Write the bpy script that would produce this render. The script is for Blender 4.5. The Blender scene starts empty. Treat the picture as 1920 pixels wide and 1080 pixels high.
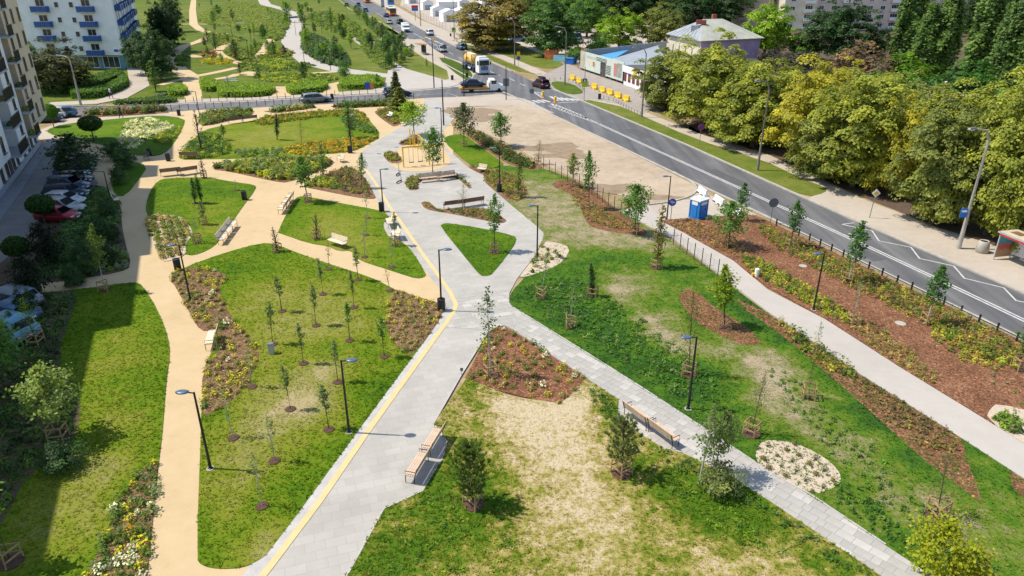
import bpy, bmesh, math, random
import numpy as np
from mathutils import Vector, Matrix
from mathutils.geometry import delaunay_2d_cdt, tessellate_polygon

sc = bpy.context.scene
# ------------------------------------------------------------------ camera, sky, sun, exposure
CAM_H = 21.0; PITCH = math.radians(24.5); FOC = 1335.0
cd = bpy.data.cameras.new('camera'); cam = bpy.data.objects.new('camera', cd); sc.collection.objects.link(cam)
cam.location = (0, 0, CAM_H); cam.rotation_euler = (math.radians(90) - PITCH, 0, 0)
cd.sensor_width = 36.0; cd.lens = FOC / 1920 * 36; cd.clip_start = 0.5; cd.clip_end = 5000
sc.camera = cam
SUN_EL = math.radians(58.5)
sd = Vector((math.cos(SUN_EL), -0.045, -math.sin(SUN_EL))).normalized()
W = bpy.data.worlds.new('World'); sc.world = W; W.use_nodes = True
nt = W.node_tree; nt.nodes.clear()
sky = nt.nodes.new('ShaderNodeTexSky'); sky.sky_type = 'NISHITA'; sky.sun_disc = False
sky.sun_elevation = SUN_EL; sky.sun_rotation = math.radians(-88)
sky.dust_density = 0.6; sky.air_density = 1.1
bgn = nt.nodes.new('ShaderNodeBackground'); bgn.inputs['Strength'].default_value = 0.15
won = nt.nodes.new('ShaderNodeOutputWorld')
nt.links.new(sky.outputs[0], bgn.inputs[0]); nt.links.new(bgn.outputs[0], won.inputs[0])
sl = bpy.data.lights.new('sun', 'SUN'); sl.energy = 4.4; sl.angle = math.radians(0.5); sl.color = (1.0, 0.925, 0.79)
so = bpy.data.objects.new('sun', sl); sc.collection.objects.link(so); so.location = (-60, 20, 90)
so.rotation_euler = sd.to_track_quat('-Z', 'Y').to_euler()
vs = sc.view_settings; vs.view_transform = 'Standard'; vs.look = 'None'; vs.gamma = 1.0; vs.use_curve_mapping = False
vs.exposure = 0.34
try:
    sc.cycles.max_bounces = 6; sc.cycles.transparent_max_bounces = 6
except Exception: pass

# ------------------------------------------------------------------ helpers
C = sc.collection
CT, ST = math.cos(PITCH), math.sin(PITCH)
def P(x, y, z=0.0):
    """survey point: picture position -> world point on the ground"""
    u = (x - 960) / FOC; v = (y - 540) / FOC
    dz = -ST - v * CT; k = (CAM_H - z) / -dz
    return (u * k, (CT - v * ST) * k)
def HT(base, ty):
    Y = P(*base)[1]; v = (ty - 540) / FOC
    return CAM_H - Y * (ST + v * CT) / (CT - v * ST)
def WP(base, wpx):
    X, Y = P(*base); zc = Y * CT + CAM_H * ST
    return wpx * zc / FOC
def PP(pts): return [P(*p) for p in pts]
ORD = ['first', 'second', 'third', 'fourth', 'fifth', 'sixth', 'seventh', 'eighth', 'ninth', 'tenth', 'eleventh', 'twelfth', 'thirteenth', 'fourteenth', 'fifteenth', 'sixteenth', 'seventeenth', 'eighteenth', 'nineteenth', 'twentieth']
def ordn(i):
    if i < 20: return ORD[i]
    n = i + 1; return {2: 'twenty', 3: 'thirty', 4: 'forty', 5: 'fifty'}[n//10] + '-' + ORD[n % 10 - 1] if n % 10 else {3: 'thirtieth', 4: 'fortieth', 5: 'fiftieth'}[n//10]
def chaikin(p, it=2):
    for _ in range(it):
        q = []
        for i in range(len(p)):
            a, b = p[i], p[(i + 1) % len(p)]
            q += [(a[0]*.75 + b[0]*.25, a[1]*.75 + b[1]*.25), (a[0]*.25 + b[0]*.75, a[1]*.25 + b[1]*.75)]
        p = q
    return p
def inpoly(x, y, poly):
    x = np.asarray(x); y = np.asarray(y); r = np.zeros(x.shape, bool); n = len(poly)
    for i in range(n):
        x1, y1 = poly[i]; x2, y2 = poly[(i + 1) % n]
        if y1 == y2: continue
        c = ((y1 > y) != (y2 > y)) & (x < (x2 - x1) * (y - y1) / (y2 - y1) + x1)
        r ^= c
    return r
def area(p): return 0.5 * sum(p[i][0]*p[(i+1) % len(p)][1] - p[(i+1) % len(p)][0]*p[i][1] for i in range(len(p)))

def tag(o, label=None, cat=None, group=None, kind=None):
    if label: o['label'] = label
    if cat: o['category'] = cat
    if group: o['group'] = group
    if kind: o['kind'] = kind
    return o
def thing(name, label, cat, loc=(0, 0, 0), rz=0.0, group=None):
    o = bpy.data.objects.new(name, None); C.objects.link(o); o.empty_display_size = 0.2
    o.location = (loc[0], loc[1], loc[2] if len(loc) > 2 else 0.0); o.rotation_euler = (0, 0, rz)
    return tag(o, label, cat, group)
def link(name, me, parent=None, color=None):
    o = bpy.data.objects.new(name, me); C.objects.link(o)
    if parent is not None: o.parent = parent
    if color is not None: o.color = (*color, 1)
    return o
KIDS = {}
def kids(o): return [c for c in C.objects if c.parent == o]
def copytree(root, loc=None, rz=None, label=None, group=None, color=None, scale=None):
    ch = KIDS.get(root.name)
    if ch is None:
        ch = [(c, [g for g in kids(c)]) for c in kids(root)]; KIDS[root.name] = ch
    r = root.copy(); C.objects.link(r)
    if loc is not None: r.location = (loc[0], loc[1], loc[2] if len(loc) > 2 else 0.0)
    if rz is not None: r.rotation_euler = (0, 0, rz)
    if scale is not None: r.scale = scale
    if label: r['label'] = label
    if group: r['group'] = group
    elif 'group' in r and group is False: del r['group']
    for c, gs in ch:
        k = c.copy(); C.objects.link(k); k.parent = r
        if color is not None: k.color = (*color, 1)
        for g in gs:
            h = g.copy(); C.objects.link(h); h.parent = k
            if color is not None: h.color = (*color, 1)
    return r
class MB:
    def __init__(s): s.v = []; s.f = []; s.m = []; s.cur = 0
    def add(s, vs_, fs):
        b = len(s.v); s.v += [tuple(v) for v in vs_]; s.f += [tuple(i + b for i in f) for f in fs]; s.m += [s.cur] * len(fs)
        return s
    def box(s, c, d, rz=0.0, taper=1.0, M=None):
        x, y, z = d[0]/2, d[1]/2, d[2]/2; t = taper
        vs_ = [(-x, -y, -z), (x, -y, -z), (x, y, -z), (-x, y, -z), (-x*t, -y*t, z), (x*t, -y*t, z), (x*t, y*t, z), (-x*t, y*t, z)]
        if M is not None: vs_ = [tuple(M @ Vector(v)) for v in vs_]
        ca, sa = math.cos(rz), math.sin(rz)
        vs_ = [(v[0]*ca - v[1]*sa + c[0], v[0]*sa + v[1]*ca + c[1], v[2] + c[2]) for v in vs_]
        return s.add(vs_, [(0, 3, 2, 1), (4, 5, 6, 7), (0, 1, 5, 4), (1, 2, 6, 5), (2, 3, 7, 6), (3, 0, 4, 7)])
    def bar(s, a, b, w, h=None):
        h = h or w; a = Vector(a); b = Vector(b); d = (b - a); L = d.length
        q = d.to_track_quat('X', 'Z').to_matrix(); mid = (a + b) / 2
        vs_ = [q @ Vector((i*L/2, j*w/2, k*h/2)) + mid for i, j, k in ((-1,-1,-1),(1,-1,-1),(1,1,-1),(-1,1,-1),(-1,-1,1),(1,-1,1),(1,1,1),(-1,1,1))]
        return s.add(vs_, [(0, 3, 2, 1), (4, 5, 6, 7), (0, 1, 5, 4), (1, 2, 6, 5), (2, 3, 7, 6), (3, 0, 4, 7)])
    def tube(s, pts, rads, n=8, cap=True):
        pts = [Vector(p) for p in pts]; rings = []
        if not hasattr(rads, '__len__'): rads = [rads] * len(pts)
        vs_ = []; fs = []
        for i, p in enumerate(pts):
            d = (pts[min(i + 1, len(pts) - 1)] - pts[max(i - 1, 0)]).normalized()
            q = d.to_track_quat('Z', 'Y').to_matrix()
            for k in range(n):
                a = 2*math.pi*k/n; vs_.append(p + q @ Vector((math.cos(a)*rads[i], math.sin(a)*rads[i], 0)))
        for i in range(len(pts) - 1):
            for k in range(n):
                fs.append((i*n + k, i*n + (k+1) % n, (i+1)*n + (k+1) % n, (i+1)*n + k))
        if cap: fs.append(tuple(range(n))[::-1]); fs.append(tuple((len(pts)-1)*n + k for k in range(n)))
        return s.add(vs_, fs)
    def lathe(s, prof, n=16, c=(0, 0, 0), sy=1.0):
        vs_ = []; fs = []
        for r, z in prof:
            for k in range(n):
                a = 2*math.pi*k/n; vs_.append((c[0] + r*math.cos(a), c[1] + r*sy*math.sin(a), c[2] + z))
        for i in range(len(prof) - 1):
            for k in range(n): fs.append((i*n + k, i*n + (k+1) % n, (i+1)*n + (k+1) % n, (i+1)*n + k))
        fs.append(tuple(range(n))[::-1]); fs.append(tuple((len(prof)-1)*n + k for k in range(n)))
        return s.add(vs_, fs)
    def prism(s, poly, z0, z1, bottom=True):
        if area(poly) < 0: poly = poly[::-1]
        n = len(poly); vs_ = [(p[0], p[1], z0) for p in poly] + [(p[0], p[1], z1) for p in poly]
        fs = [(i, (i+1) % n, (i+1) % n + n, i + n) for i in range(n)]
        tri = tessellate_polygon([[Vector((p[0], p[1], 0)) for p in poly]])
        for t in tri:
            a = poly[t[0]]; b = poly[t[1]]; c_ = poly[t[2]]
            if (b[0]-a[0])*(c_[1]-a[1]) - (b[1]-a[1])*(c_[0]-a[0]) < 0: t = t[::-1]
            fs.append(tuple(i + n for i in t))
            if bottom: fs.append(tuple(t[::-1]))
        return s.add(vs_, fs)
    def xf(s, M, start=0):
        s.v[start:] = [tuple(M @ Vector(v)) for v in s.v[start:]]; return s
    def mesh(s, name, mats, smooth=False):
        me = bpy.data.meshes.new(name); me.from_pydata(s.v, [], s.f)
        for m in (mats if isinstance(mats, (list, tuple)) else [mats]): me.materials.append(m)
        if any(s.m): me.polygons.foreach_set('material_index', s.m)
        if smooth: me.polygons.foreach_set('use_smooth', [True]*len(s.f))
        me.update(); return me
    def obj(s, name, mats, parent=None, color=None, smooth=False):
        return link(name, s.mesh(name, mats, smooth), parent, color)

# ------------------------------------------------------------------ materials
MATS = {}
def newmat(name):
    m = bpy.data.materials.new(name); m.use_nodes = True; t = m.node_tree
    return m, t, t.nodes['Principled BSDF']
def N(t, typ, **kw):
    n = t.nodes.new('ShaderNode' + typ)
    for k, v in kw.items():
        if k in n.inputs.keys() if hasattr(n.inputs, 'keys') else False: n.inputs[k].default_value = v
        else: setattr(n, k, v)
    return n
def noise(t, co, scale, detail=3.0, rough=0.55, w=None):
    n = t.nodes.new('ShaderNodeTexNoise'); n.inputs['Scale'].default_value = scale
    n.inputs['Detail'].default_value = detail; n.inputs['Roughness'].default_value = rough
    t.links.new(co, n.inputs['Vector']); return n.outputs['Fac']
def math_(t, op, a, b=None, c=None, clamp=False):
    n = t.nodes.new('ShaderNodeMath'); n.operation = op; n.use_clamp = clamp
    for i, x in enumerate((a, b, c)):
        if x is None: continue
        if isinstance(x, (int, float)): n.inputs[i].default_value = x
        else: t.links.new(x, n.inputs[i])
    return n.outputs[0]
def mixc(t, f, a, b, mode='MIX'):
    n = t.nodes.new('ShaderNodeMix'); n.data_type = 'RGBA'; n.blend_type = mode
    for i, x in ((0, f), (6, a), (7, b)):
        if isinstance(x, (int, float)): n.inputs[i].default_value = x
        elif isinstance(x, (tuple, list)): n.inputs[i].default_value = (*x[:3], 1)
        else: t.links.new(x, n.inputs[i])
    return n.outputs[2]
def ramp(t, f, stops, interp='LINEAR'):
    n = t.nodes.new('ShaderNodeValToRGB'); r = n.color_ramp; r.interpolation = interp
    while len(r.elements) < len(stops): r.elements.new(0.5)
    for e, (p, c) in zip(r.elements, stops): e.position = p; e.color = (*c, 1) if len(c) == 3 else c
    t.links.new(f, n.inputs[0]); return n.outputs[0]
def attr(t, name):
    n = t.nodes.new('ShaderNodeAttribute'); n.attribute_name = name; return n
def ocoord(t): return t.nodes.new('ShaderNodeTexCoord').outputs['Object']
def bump(t, h, strength, dist, bs):
    b = t.nodes.new('ShaderNodeBump'); b.inputs['Strength'].default_value = strength; b.inputs['Distance'].default_value = dist
    t.links.new(h, b.inputs['Height']); t.links.new(b.outputs[0], bs.inputs['Normal'])
def pm(name, col, rough=0.6, var=0.12, scale=3.0, metal=0.0, bmp=0.0, spec=None, col2=None, objcol=False, fine=0.0):
    """procedural material: base colour broken up by two noises"""
    if name in MATS: return MATS[name]
    m, t, b = newmat(name); co = ocoord(t)
    n1 = noise(t, co, scale, 5.0); n2 = noise(t, co, scale * 9, 3.0)
    f = math_(t, 'ADD', math_(t, 'MULTIPLY', n1, 0.65), math_(t, 'MULTIPLY', n2, 0.35))
    c2 = col2 or tuple(min(1, c * (1 + var * 1.6)) for c in col); c1 = col if col2 else tuple(c * (1 - var * 1.6) for c in col)
    c = ramp(t, f, [(0.32, c1), (0.68, c2)])
    if objcol:
        oi = t.nodes.new('ShaderNodeObjectInfo'); c = mixc(t, 1.0, oi.outputs['Color'], c, 'MULTIPLY')
    t.links.new(c, b.inputs['Base Color']); b.inputs['Roughness'].default_value = rough; b.inputs['Metallic'].default_value = metal
    if spec is not None: b.inputs['Specular IOR Level'].default_value = spec
    if bmp: bump(t, n2, bmp, 0.02, b)
    MATS[name] = m; return m
def glassmat(name, col=(0.03, 0.04, 0.05), rough=0.08):
    if name in MATS: return MATS[name]
    m, t, b = newmat(name); co = ocoord(t); n1 = noise(t, co, 0.7)
    t.links.new(ramp(t, n1, [(0.3, tuple(c*0.7 for c in col)), (0.7, tuple(c*1.5 for c in col))]), b.inputs['Base Color'])
    b.inputs['Roughness'].default_value = rough; b.inputs['Specular IOR Level'].default_value = 0.6
    MATS[name] = m; return m
def grassmat(name, stops, amp=(0.5, 0.35, 0.25), sc_=(0.22, 1.3, 7.0)):
    m, t, b = newmat(name); co = ocoord(t); d = attr(t, 'dry').outputs['Fac']
    f = d
    for a, s in zip(amp, sc_): f = math_(t, 'ADD', f, math_(t, 'MULTIPLY', math_(t, 'SUBTRACT', noise(t, co, s, 4.0, 0.6), 0.5), a * 1.8))
    f = math_(t, 'MULTIPLY', f, 1.0, clamp=True)
    c = ramp(t, f, stops)
    nf = noise(t, co, 16.0, 4.0, 0.7)
    c = mixc(t, 1.0, c, ramp(t, nf, [(0.28, (0.68, 0.7, 0.66)), (0.5, (1.0, 1.0, 1.0)), (0.75, (1.35, 1.32, 1.25))]), 'MULTIPLY')
    t.links.new(c, b.inputs['Base Color']); b.inputs['Roughness'].default_value = 0.9; b.inputs['Specular IOR Level'].default_value = 0.15
    bump(t, nf, 0.4, 0.06, b)
    tr = t.nodes.new('ShaderNodeBsdfTranslucent'); t.links.new(c, tr.inputs['Color'])
    mx = t.nodes.new('ShaderNodeMixShader'); mx.inputs[0].default_value = 0.3
    t.links.new(b.outputs[0], mx.inputs[1]); t.links.new(tr.outputs[0], mx.inputs[2]); t.links.new(mx.outputs[0], t.nodes['Material Output'].inputs[0])
    MATS[name] = m; return m
# foliage: leaf colour comes from each leaf's own tint and the tree's own colour, part of the light passes through
def leafmat():
    m, t, b = newmat('foliage'); oi = t.nodes.new('ShaderNodeObjectInfo')
    c = mixc(t, 1.0, oi.outputs['Color'], attr(t, 'Col').outputs['Color'], 'MULTIPLY'); c = mixc(t, 1.0, c, (1.4, 1.4, 1.4), 'MULTIPLY')
    t.links.new(c, b.inputs['Base Color']); b.inputs['Roughness'].default_value = 0.55; b.inputs['Specular IOR Level'].default_value = 0.25
    tr = t.nodes.new('ShaderNodeBsdfTranslucent'); t.links.new(mixc(t, 1.0, c, (1.25, 1.2, 0.55), 'MULTIPLY'), tr.inputs['Color'])
    mx = t.nodes.new('ShaderNodeMixShader'); mx.inputs[0].default_value = 0.42
    t.links.new(b.outputs[0], mx.inputs[1]); t.links.new(tr.outputs[0], mx.inputs[2])
    t.links.new(mx.outputs[0], t.nodes['Material Output'].inputs[0]); return m
FOL = leafmat()
BARK = pm('bark', (0.10, 0.075, 0.05), 0.9, 0.3, 6.0, bmp=0.4)
PBARK = pm('painted_bark', (0.42, 0.39, 0.33), 0.85, 0.2, 8.0)
STAKE = pm('stake_wood', (0.36, 0.23, 0.11), 0.75, 0.2, 5.0)
WOOD = pm('bench_wood', (0.56, 0.42, 0.31), 0.6, 0.15, 4.0)
PALEW = pm('pale_bench_wood', (0.72, 0.60, 0.46), 0.55, 0.1, 4.0)
DARKM = pm('dark_metal', (0.03, 0.032, 0.036), 0.4, 0.2, 4.0, metal=0.5)
GREYM = pm('grey_metal', (0.24, 0.25, 0.25), 0.5, 0.12, 5.0, metal=0.6)
CONC = pm('concrete', (0.38, 0.35, 0.30), 0.85, 0.14, 2.0, bmp=0.15)
WHITE = pm('white_paint', (0.78, 0.78, 0.76), 0.6, 0.05, 1.5)
YELLOW = pm('yellow_paint', (0.78, 0.47, 0.012), 0.5, 0.06, 2.0)
MULCHR = pm('mulch_ring_bark', (0.09, 0.045, 0.028), 0.95, 0.4, 9.0, bmp=0.6)
GLASS = glassmat('window_glass')
# ------------------------------------------------------------------ ground materials
G = {}
G['lawn'] = grassmat('lawn_grass', [(0.0, (0.068, 0.16, 0.006)), (0.28, (0.14, 0.235, 0.008)), (0.5, (0.235, 0.268, 0.024)), (0.74, (0.32, 0.31, 0.085)), (0.97, (0.48, 0.40, 0.21))])
G['weed'] = grassmat('weedy_grass', [(0.0, (0.045, 0.125, 0.018)), (0.3, (0.085, 0.19, 0.014)), (0.5, (0.16, 0.23, 0.025)), (0.68, (0.27, 0.265, 0.11)), (0.9, (0.46, 0.38, 0.25))], amp=(0.35, 0.6, 0.35), sc_=(0.3, 0.8, 4.0))
G['meadow'] = grassmat('dry_meadow', [(0.0, (0.09, 0.18, 0.01)), (0.28, (0.21, 0.245, 0.025)), (0.5, (0.40, 0.34, 0.10)), (0.72, (0.55, 0.455, 0.235)), (0.92, (0.66, 0.555, 0.37))], amp=(0.4, 0.75, 0.75), sc_=(0.35, 1.0, 3.6))
G['far'] = grassmat('far_grass', [(0.0, (0.06, 0.12, 0.012)), (0.3, (0.14, 0.195, 0.024)), (0.55, (0.24, 0.25, 0.055)), (0.8, (0.30, 0.27, 0.09)), (1.0, (0.42, 0.34, 0.18))], amp=(0.35, 0.35, 0.25), sc_=(0.05, 0.35, 2.0))
def soilmat(name, stops, s1, s2, s3, b=0.5, dist=0.04, vor=0):
    m, t, bs = newmat(name); co = ocoord(t)
    f = math_(t, 'ADD', math_(t, 'MULTIPLY', noise(t, co, s1, 4), 0.4), math_(t, 'ADD', math_(t, 'MULTIPLY', noise(t, co, s2, 4, 0.65), 0.35), math_(t, 'MULTIPLY', noise(t, co, s3, 3, 0.7), 0.25)))
    c = ramp(t, f, stops); h = noise(t, co, s3, 3, 0.7)
    if vor:
        v = t.nodes.new('ShaderNodeTexVoronoi'); v.inputs['Scale'].default_value = abs(vor); t.links.new(co, v.inputs['Vector'])
        sx = t.nodes.new('ShaderNodeSeparateColor'); t.links.new(v.outputs['Color'], sx.inputs[0])
        c = mixc(t, 1.0, c, ramp(t, sx.outputs[0], [(0.0, (0.45, 0.42, 0.4)), (0.6, (1.0, 1.0, 1.0)), (0.93, (1.35, 1.25, 1.15)), (1.0, (2.4, 2.2, 1.9))] if vor > 0 else [(0.0, (0.82, 0.8, 0.78)), (1.0, (1.08, 1.08, 1.08))]), 'MULTIPLY'); h = sx.outputs[0]
    t.links.new(c, bs.inputs['Base Color']); bs.inputs['Roughness'].default_value = 0.95; bs.inputs['Specular IOR Level'].default_value = 0.15
    bump(t, h, b, dist, bs); MATS[name] = m; return m
G['mulch'] = soilmat('bark_mulch', [(0.3, (0.11, 0.052, 0.028)), (0.5, (0.21, 0.102, 0.056)), (0.7, (0.31, 0.17, 0.10))], 0.5, 3.0, 18.0, 0.8, 0.04, vor=13)
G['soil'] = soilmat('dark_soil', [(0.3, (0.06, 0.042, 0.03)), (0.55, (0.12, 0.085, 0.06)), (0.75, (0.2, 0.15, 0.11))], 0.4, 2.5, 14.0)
G['dirt'] = soilmat('bare_sandy_dirt', [(0.33, (0.22, 0.17, 0.12)), (0.44, (0.36, 0.285, 0.205)), (0.58, (0.455, 0.365, 0.27)), (0.75, (0.54, 0.44, 0.335))], 0.12, 0.8, 6.0, 0.3)
G['gravel'] = soilmat('pale_gravel', [(0.3, (0.45, 0.37, 0.28)), (0.5, (0.52, 0.43, 0.33)), (0.7, (0.58, 0.49, 0.385))], 0.6, 6.0, 22.0, 0.5, 0.02, vor=-18)
G['tan'] = soilmat('resin_bound_path', [(0.3, (0.40, 0.295, 0.165)), (0.45, (0.505, 0.38, 0.22)), (0.7, (0.575, 0.44, 0.27))], 0.18, 1.2, 20.0, 0.12, 0.01)
G['drysoil'] = soilmat('dry_verge_soil', [(0.3, (0.13, 0.12, 0.035)), (0.48, (0.27, 0.2, 0.10)), (0.62, (0.40, 0.30, 0.19))], 0.2, 1.2, 9.0, 0.4)
G['pavement'] = soilmat('worn_pavement', [(0.3, (0.35, 0.295, 0.235)), (0.5, (0.42, 0.36, 0.295)), (0.7, (0.475, 0.42, 0.35))], 0.2, 1.5, 12.0, 0.15, 0.01)
G['cpath'] = soilmat('concrete_path', [(0.3, (0.37, 0.34, 0.30)), (0.5, (0.42, 0.385, 0.345)), (0.7, (0.47, 0.43, 0.385))], 0.15, 1.0, 10.0, 0.1, 0.01)
G['bed'] = soilmat('bed_soil', [(0.3, (0.11, 0.062, 0.038)), (0.5, (0.205, 0.118, 0.074)), (0.7, (0.30, 0.19, 0.125))], 0.5, 3.0, 16.0, 0.6, 0.04, vor=12)
def asphalt():
    m, t, bs = newmat('asphalt'); co = ocoord(t)
    mp = t.nodes.new('ShaderNodeMapping'); mp.inputs['Rotation'].default_value = (0, 0, math.radians(18.2)); mp.inputs['Scale'].default_value = (1.0, 0.02, 1)
    t.links.new(co, mp.inputs[0]); st = noise(t, mp.outputs[0], 0.9, 3)
    f = math_(t, 'ADD', math_(t, 'MULTIPLY', st, 0.6), math_(t, 'ADD', math_(t, 'MULTIPLY', noise(t, co, 0.25, 5), 0.25), math_(t, 'MULTIPLY', noise(t, co, 9, 3), 0.15)))
    t.links.new(ramp(t, f, [(0.34, (0.07, 0.07, 0.074)), (0.5, (0.112, 0.11, 0.113)), (0.66, (0.175, 0.17, 0.168))]), bs.inputs['Base Color'])
    bs.inputs['Roughness'].default_value = 0.75; bump(t, noise(t, co, 30, 3), 0.2, 0.01, bs); MATS['asphalt'] = m; return m
G['asphalt'] = asphalt()
G['shadeasph'] = pm('block_paved_street', (0.20, 0.185, 0.17), 0.85, 0.15, 0.6)
def pavers(name, ang, bw, bh, cols, mortar):
    m, t, bs = newmat(name); co = ocoord(t)
    mp = t.nodes.new('ShaderNodeMapping'); mp.inputs['Rotation'].default_value = (0, 0, -ang); t.links.new(co, mp.inputs[0])
    br = t.nodes.new('ShaderNodeTexBrick'); t.links.new(mp.outputs[0], br.inputs['Vector'])
    br.inputs['Scale'].default_value = 1; br.inputs['Brick Width'].default_value = bw; br.inputs['Row Height'].default_value = bh
    br.inputs['Mortar Size'].default_value = 0.012; br.inputs['Bias'].default_value = 0.0
    br.inputs['Color1'].default_value = (*cols[0], 1); br.inputs['Color2'].default_value = (*cols[1], 1); br.inputs['Mortar'].default_value = (*mortar, 1)
    c = mixc(t, 1.0, br.outputs[0], ramp(t, noise(t, co, 0.35, 5, 0.6), [(0.3, (0.86, 0.86, 0.85)), (0.7, (1.1, 1.09, 1.08))]), 'MULTIPLY')
    t.links.new(c, bs.inputs['Base Color']); bs.inputs['Roughness'].default_value = 0.8; MATS[name] = m; return m
G['grey'] = pavers('grey_slab_paving', math.radians(19), 0.8, 0.5, ((0.365, 0.345, 0.312), (0.41, 0.388, 0.354)), (0.325, 0.305, 0.275))
MARK = pm('road_marking_white', (0.36, 0.355, 0.345), 0.7, 0.12, 2.5, col2=(.62, .61, .58))
LINEY = pm('yellow_tactile_line', (0.60, 0.455, 0.215), 0.7, 0.06, 2.0)
EDGE = pm('pale_edge_slabs', (0.43, 0.41, 0.385), 0.8, 0.12, 1.2)

# ------------------------------------------------------------------ surfaces
RNG = np.random.default_rng(7)
GRASS_JOBS = []
def sheet(name, poly, mat, z, px=True, sm=0, kind='structure', parent=None, label=None):
    p = PP(poly) if px else list(poly)
    if sm: p = chaikin(p, sm)
    mb = MB(); mb.prism(p, z - 0.35 if z > 0.02 else z - 0.003, z, bottom=False)
    o = mb.obj(name, mat, parent); o['kind'] = kind
    if label: o['label'] = label
    return o, p
def turf(name, poly, mat, z, dry=0.3, blobs=(), sm=1, cell=0.9, tufts=None, th=0.055, wild=1.0, label=None, px=True):
    """lawn as a fine net of triangles; 'dry' is how parched the turf is at each spot"""
    p = PP(poly) if px else list(poly)
    if sm: p = chaikin(p, sm)
    if area(p) < 0: p = p[::-1]
    xs = [q[0] for q in p]; ys = [q[1] for q in p]
    gx, gy = np.meshgrid(np.arange(min(xs), max(xs), cell), np.arange(min(ys), max(ys), cell))
    gx = gx.ravel() + RNG.uniform(-.25, .25, gx.size)*cell; gy = gy.ravel() + RNG.uniform(-.25, .25, gy.size)*cell
    k = inpoly(gx, gy, p); pts = [Vector(q) for q in p] + [Vector((a, b)) for a, b in zip(gx[k], gy[k])]
    n = len(p)
    v, e, f, *_ = delaunay_2d_cdt(pts, [], [list(range(n))], 1, 1e-4)
    vs_ = [(a.x, a.y, z) for a in v]; fs = [tuple(q) for q in f]
    b = len(vs_); vs_ += [(a, c, z) for a, c in p] + [(a, c, z - 0.3) for a, c in p]
    fs += [(b + i + n, b + (i+1) % n + n, b + (i+1) % n, b + i) for i in range(n)]
    me = bpy.data.meshes.new(name); me.from_pydata(vs_, [], fs); me.materials.append(mat)
    def dryat(X, Y):
        d = np.full(len(X), dry, float)
        for bx, by, r, a in blobs:
            wx, wy = P(bx, by); d += a*np.exp(-((X - wx)**2 + (Y - wy)**2)/(r*r))
        return d
    A = np.array(vs_); me.attributes.new('dry', 'FLOAT', 'POINT').data.foreach_set('value', dryat(A[:, 0], A[:, 1]).astype(np.float32))
    me.update(); o = link(name, me); o['kind'] = 'structure'
    if label: o['label'] = label
    if tufts: GRASS_JOBS.append((p, z, mat, tufts, th, wild, dryat, label))
    return o, p
def ribbon_poly(pts, w):
    """strip of width w metres along world points"""
    L = []; R = []
    for i, p in enumerate(pts):
        a = pts[max(i-1, 0)]; b = pts[min(i+1, len(pts)-1)]; dx, dy = b[0]-a[0], b[1]-a[1]; l = math.hypot(dx, dy) or 1
        ww = w[i] if hasattr(w, '__len__') else w
        L.append((p[0] - dy/l*ww/2, p[1] + dx/l*ww/2)); R.append((p[0] + dy/l*ww/2, p[1] - dx/l*ww/2))
    return L, R
def strip(name, pts, w, mat, z, px=True, kind='structure', parent=None, th=None, label=None):
    p = PP(pts) if px else pts
    L, R = ribbon_poly(p, w); n = len(L)
    vs_ = [(a, b, z) for a, b in L] + [(a, b, z) for a, b in R]; fs = [(i + n, i + n + 1, i + 1, i) for i in range(n - 1)]
    mb = MB(); mb.add(vs_, fs)
    if th:
        mb.add([(a, b, z) for a, b in L] + [(a, b, z - th) for a, b in L], [(i, i + 1, i + 1 + n, i + n) for i in range(n - 1)])
        mb.add([(a, b, z) for a, b in R] + [(a, b, z - th) for a, b in R], [(i + n, i + 1 + n, i + 1, i) for i in range(n - 1)])
        for q in (0, n - 1): mb.add([(*L[q], z), (*R[q], z), (*R[q], z - th), (*L[q], z - th)], [(0, 1, 2, 3)])
    o = mb.obj(name, mat, parent)
    if kind: o['kind'] = kind
    if label: o['label'] = label
    return o
def smoothpts(p, it=2):
    for _ in range(it):
        q = [p[0]]
        for a, b in zip(p, p[1:]): q += [(a[0]*.75+b[0]*.25, a[1]*.75+b[1]*.25), (a[0]*.25+b[0]*.75, a[1]*.25+b[1]*.75)]
        p = q + [p[-1]]
    return p

# base ground out to the horizon
mb = MB(); mb.add([(-2500, -300, -0.03), (2500, -300, -0.03), (2500, 4000, -0.03), (-2500, 4000, -0.03)], [(0, 1, 2, 3)])
o = mb.obj('ground', G['drysoil']); o['kind'] = 'structure'
# park on the far side of the cross street
turf('far_lawn', [(-300, 190), (110, 196), (330, 190), (605, 178), (845, 160), (895, 138), (850, 118), (765, 72), (692, 28), (640, -2), (480, -30), (-300, -20)], G['far'], 0.012, 0.3, cell=6.0, sm=0, label='wide planted lawn across the side street',
     blobs=[(420, 20, 60, .15), (810, 148, 9, .45), (700, 50, 25, .1), (800, 100, 20, .25)])
# main road and cross street
RL = [(-260, 960), (-103.4, 478), (-82, 398), (-62.9, 338), (-47.0, 284), (-33.4, 241), (-28.4, 221), (-20.5, 194), (-10.5, 160.5), (3.6, 123.5), (13.6, 95), (24.6, 63.8), (31.9, 43.2), (41, 17)]
RR = [(52, 13), (37.2, 47.8), (31.8, 64), (28.4, 76.7), (23.3, 95), (12.2, 127.5), (4.3, 149), (0, 168), (-18.1, 233), (-23, 251), (-33.3, 280), (-55.7, 370), (-84.2, 474), (-240, 960)]
RL = [P(*q) for q in ((600, -22), (640, 3), (655, 17), (692, 30), (730, 51), (765, 73), (780, 85), (815, 110), (870, 140), (1000, 198), (1055, 226), (1150, 270), (1295, 340), (1450, 413), (1840, 600), (2240, 792))]
RR = [P(*q) for q in ((2240, 692), (1880, 533), (1740, 473), (1590, 408), (1440, 341), (1285, 271), (1090, 189), (1000, 153), (960, 134), (850, 85), (830, 75), (792, 56), (745, 29), (705, 7), (640, -22))]
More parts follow.
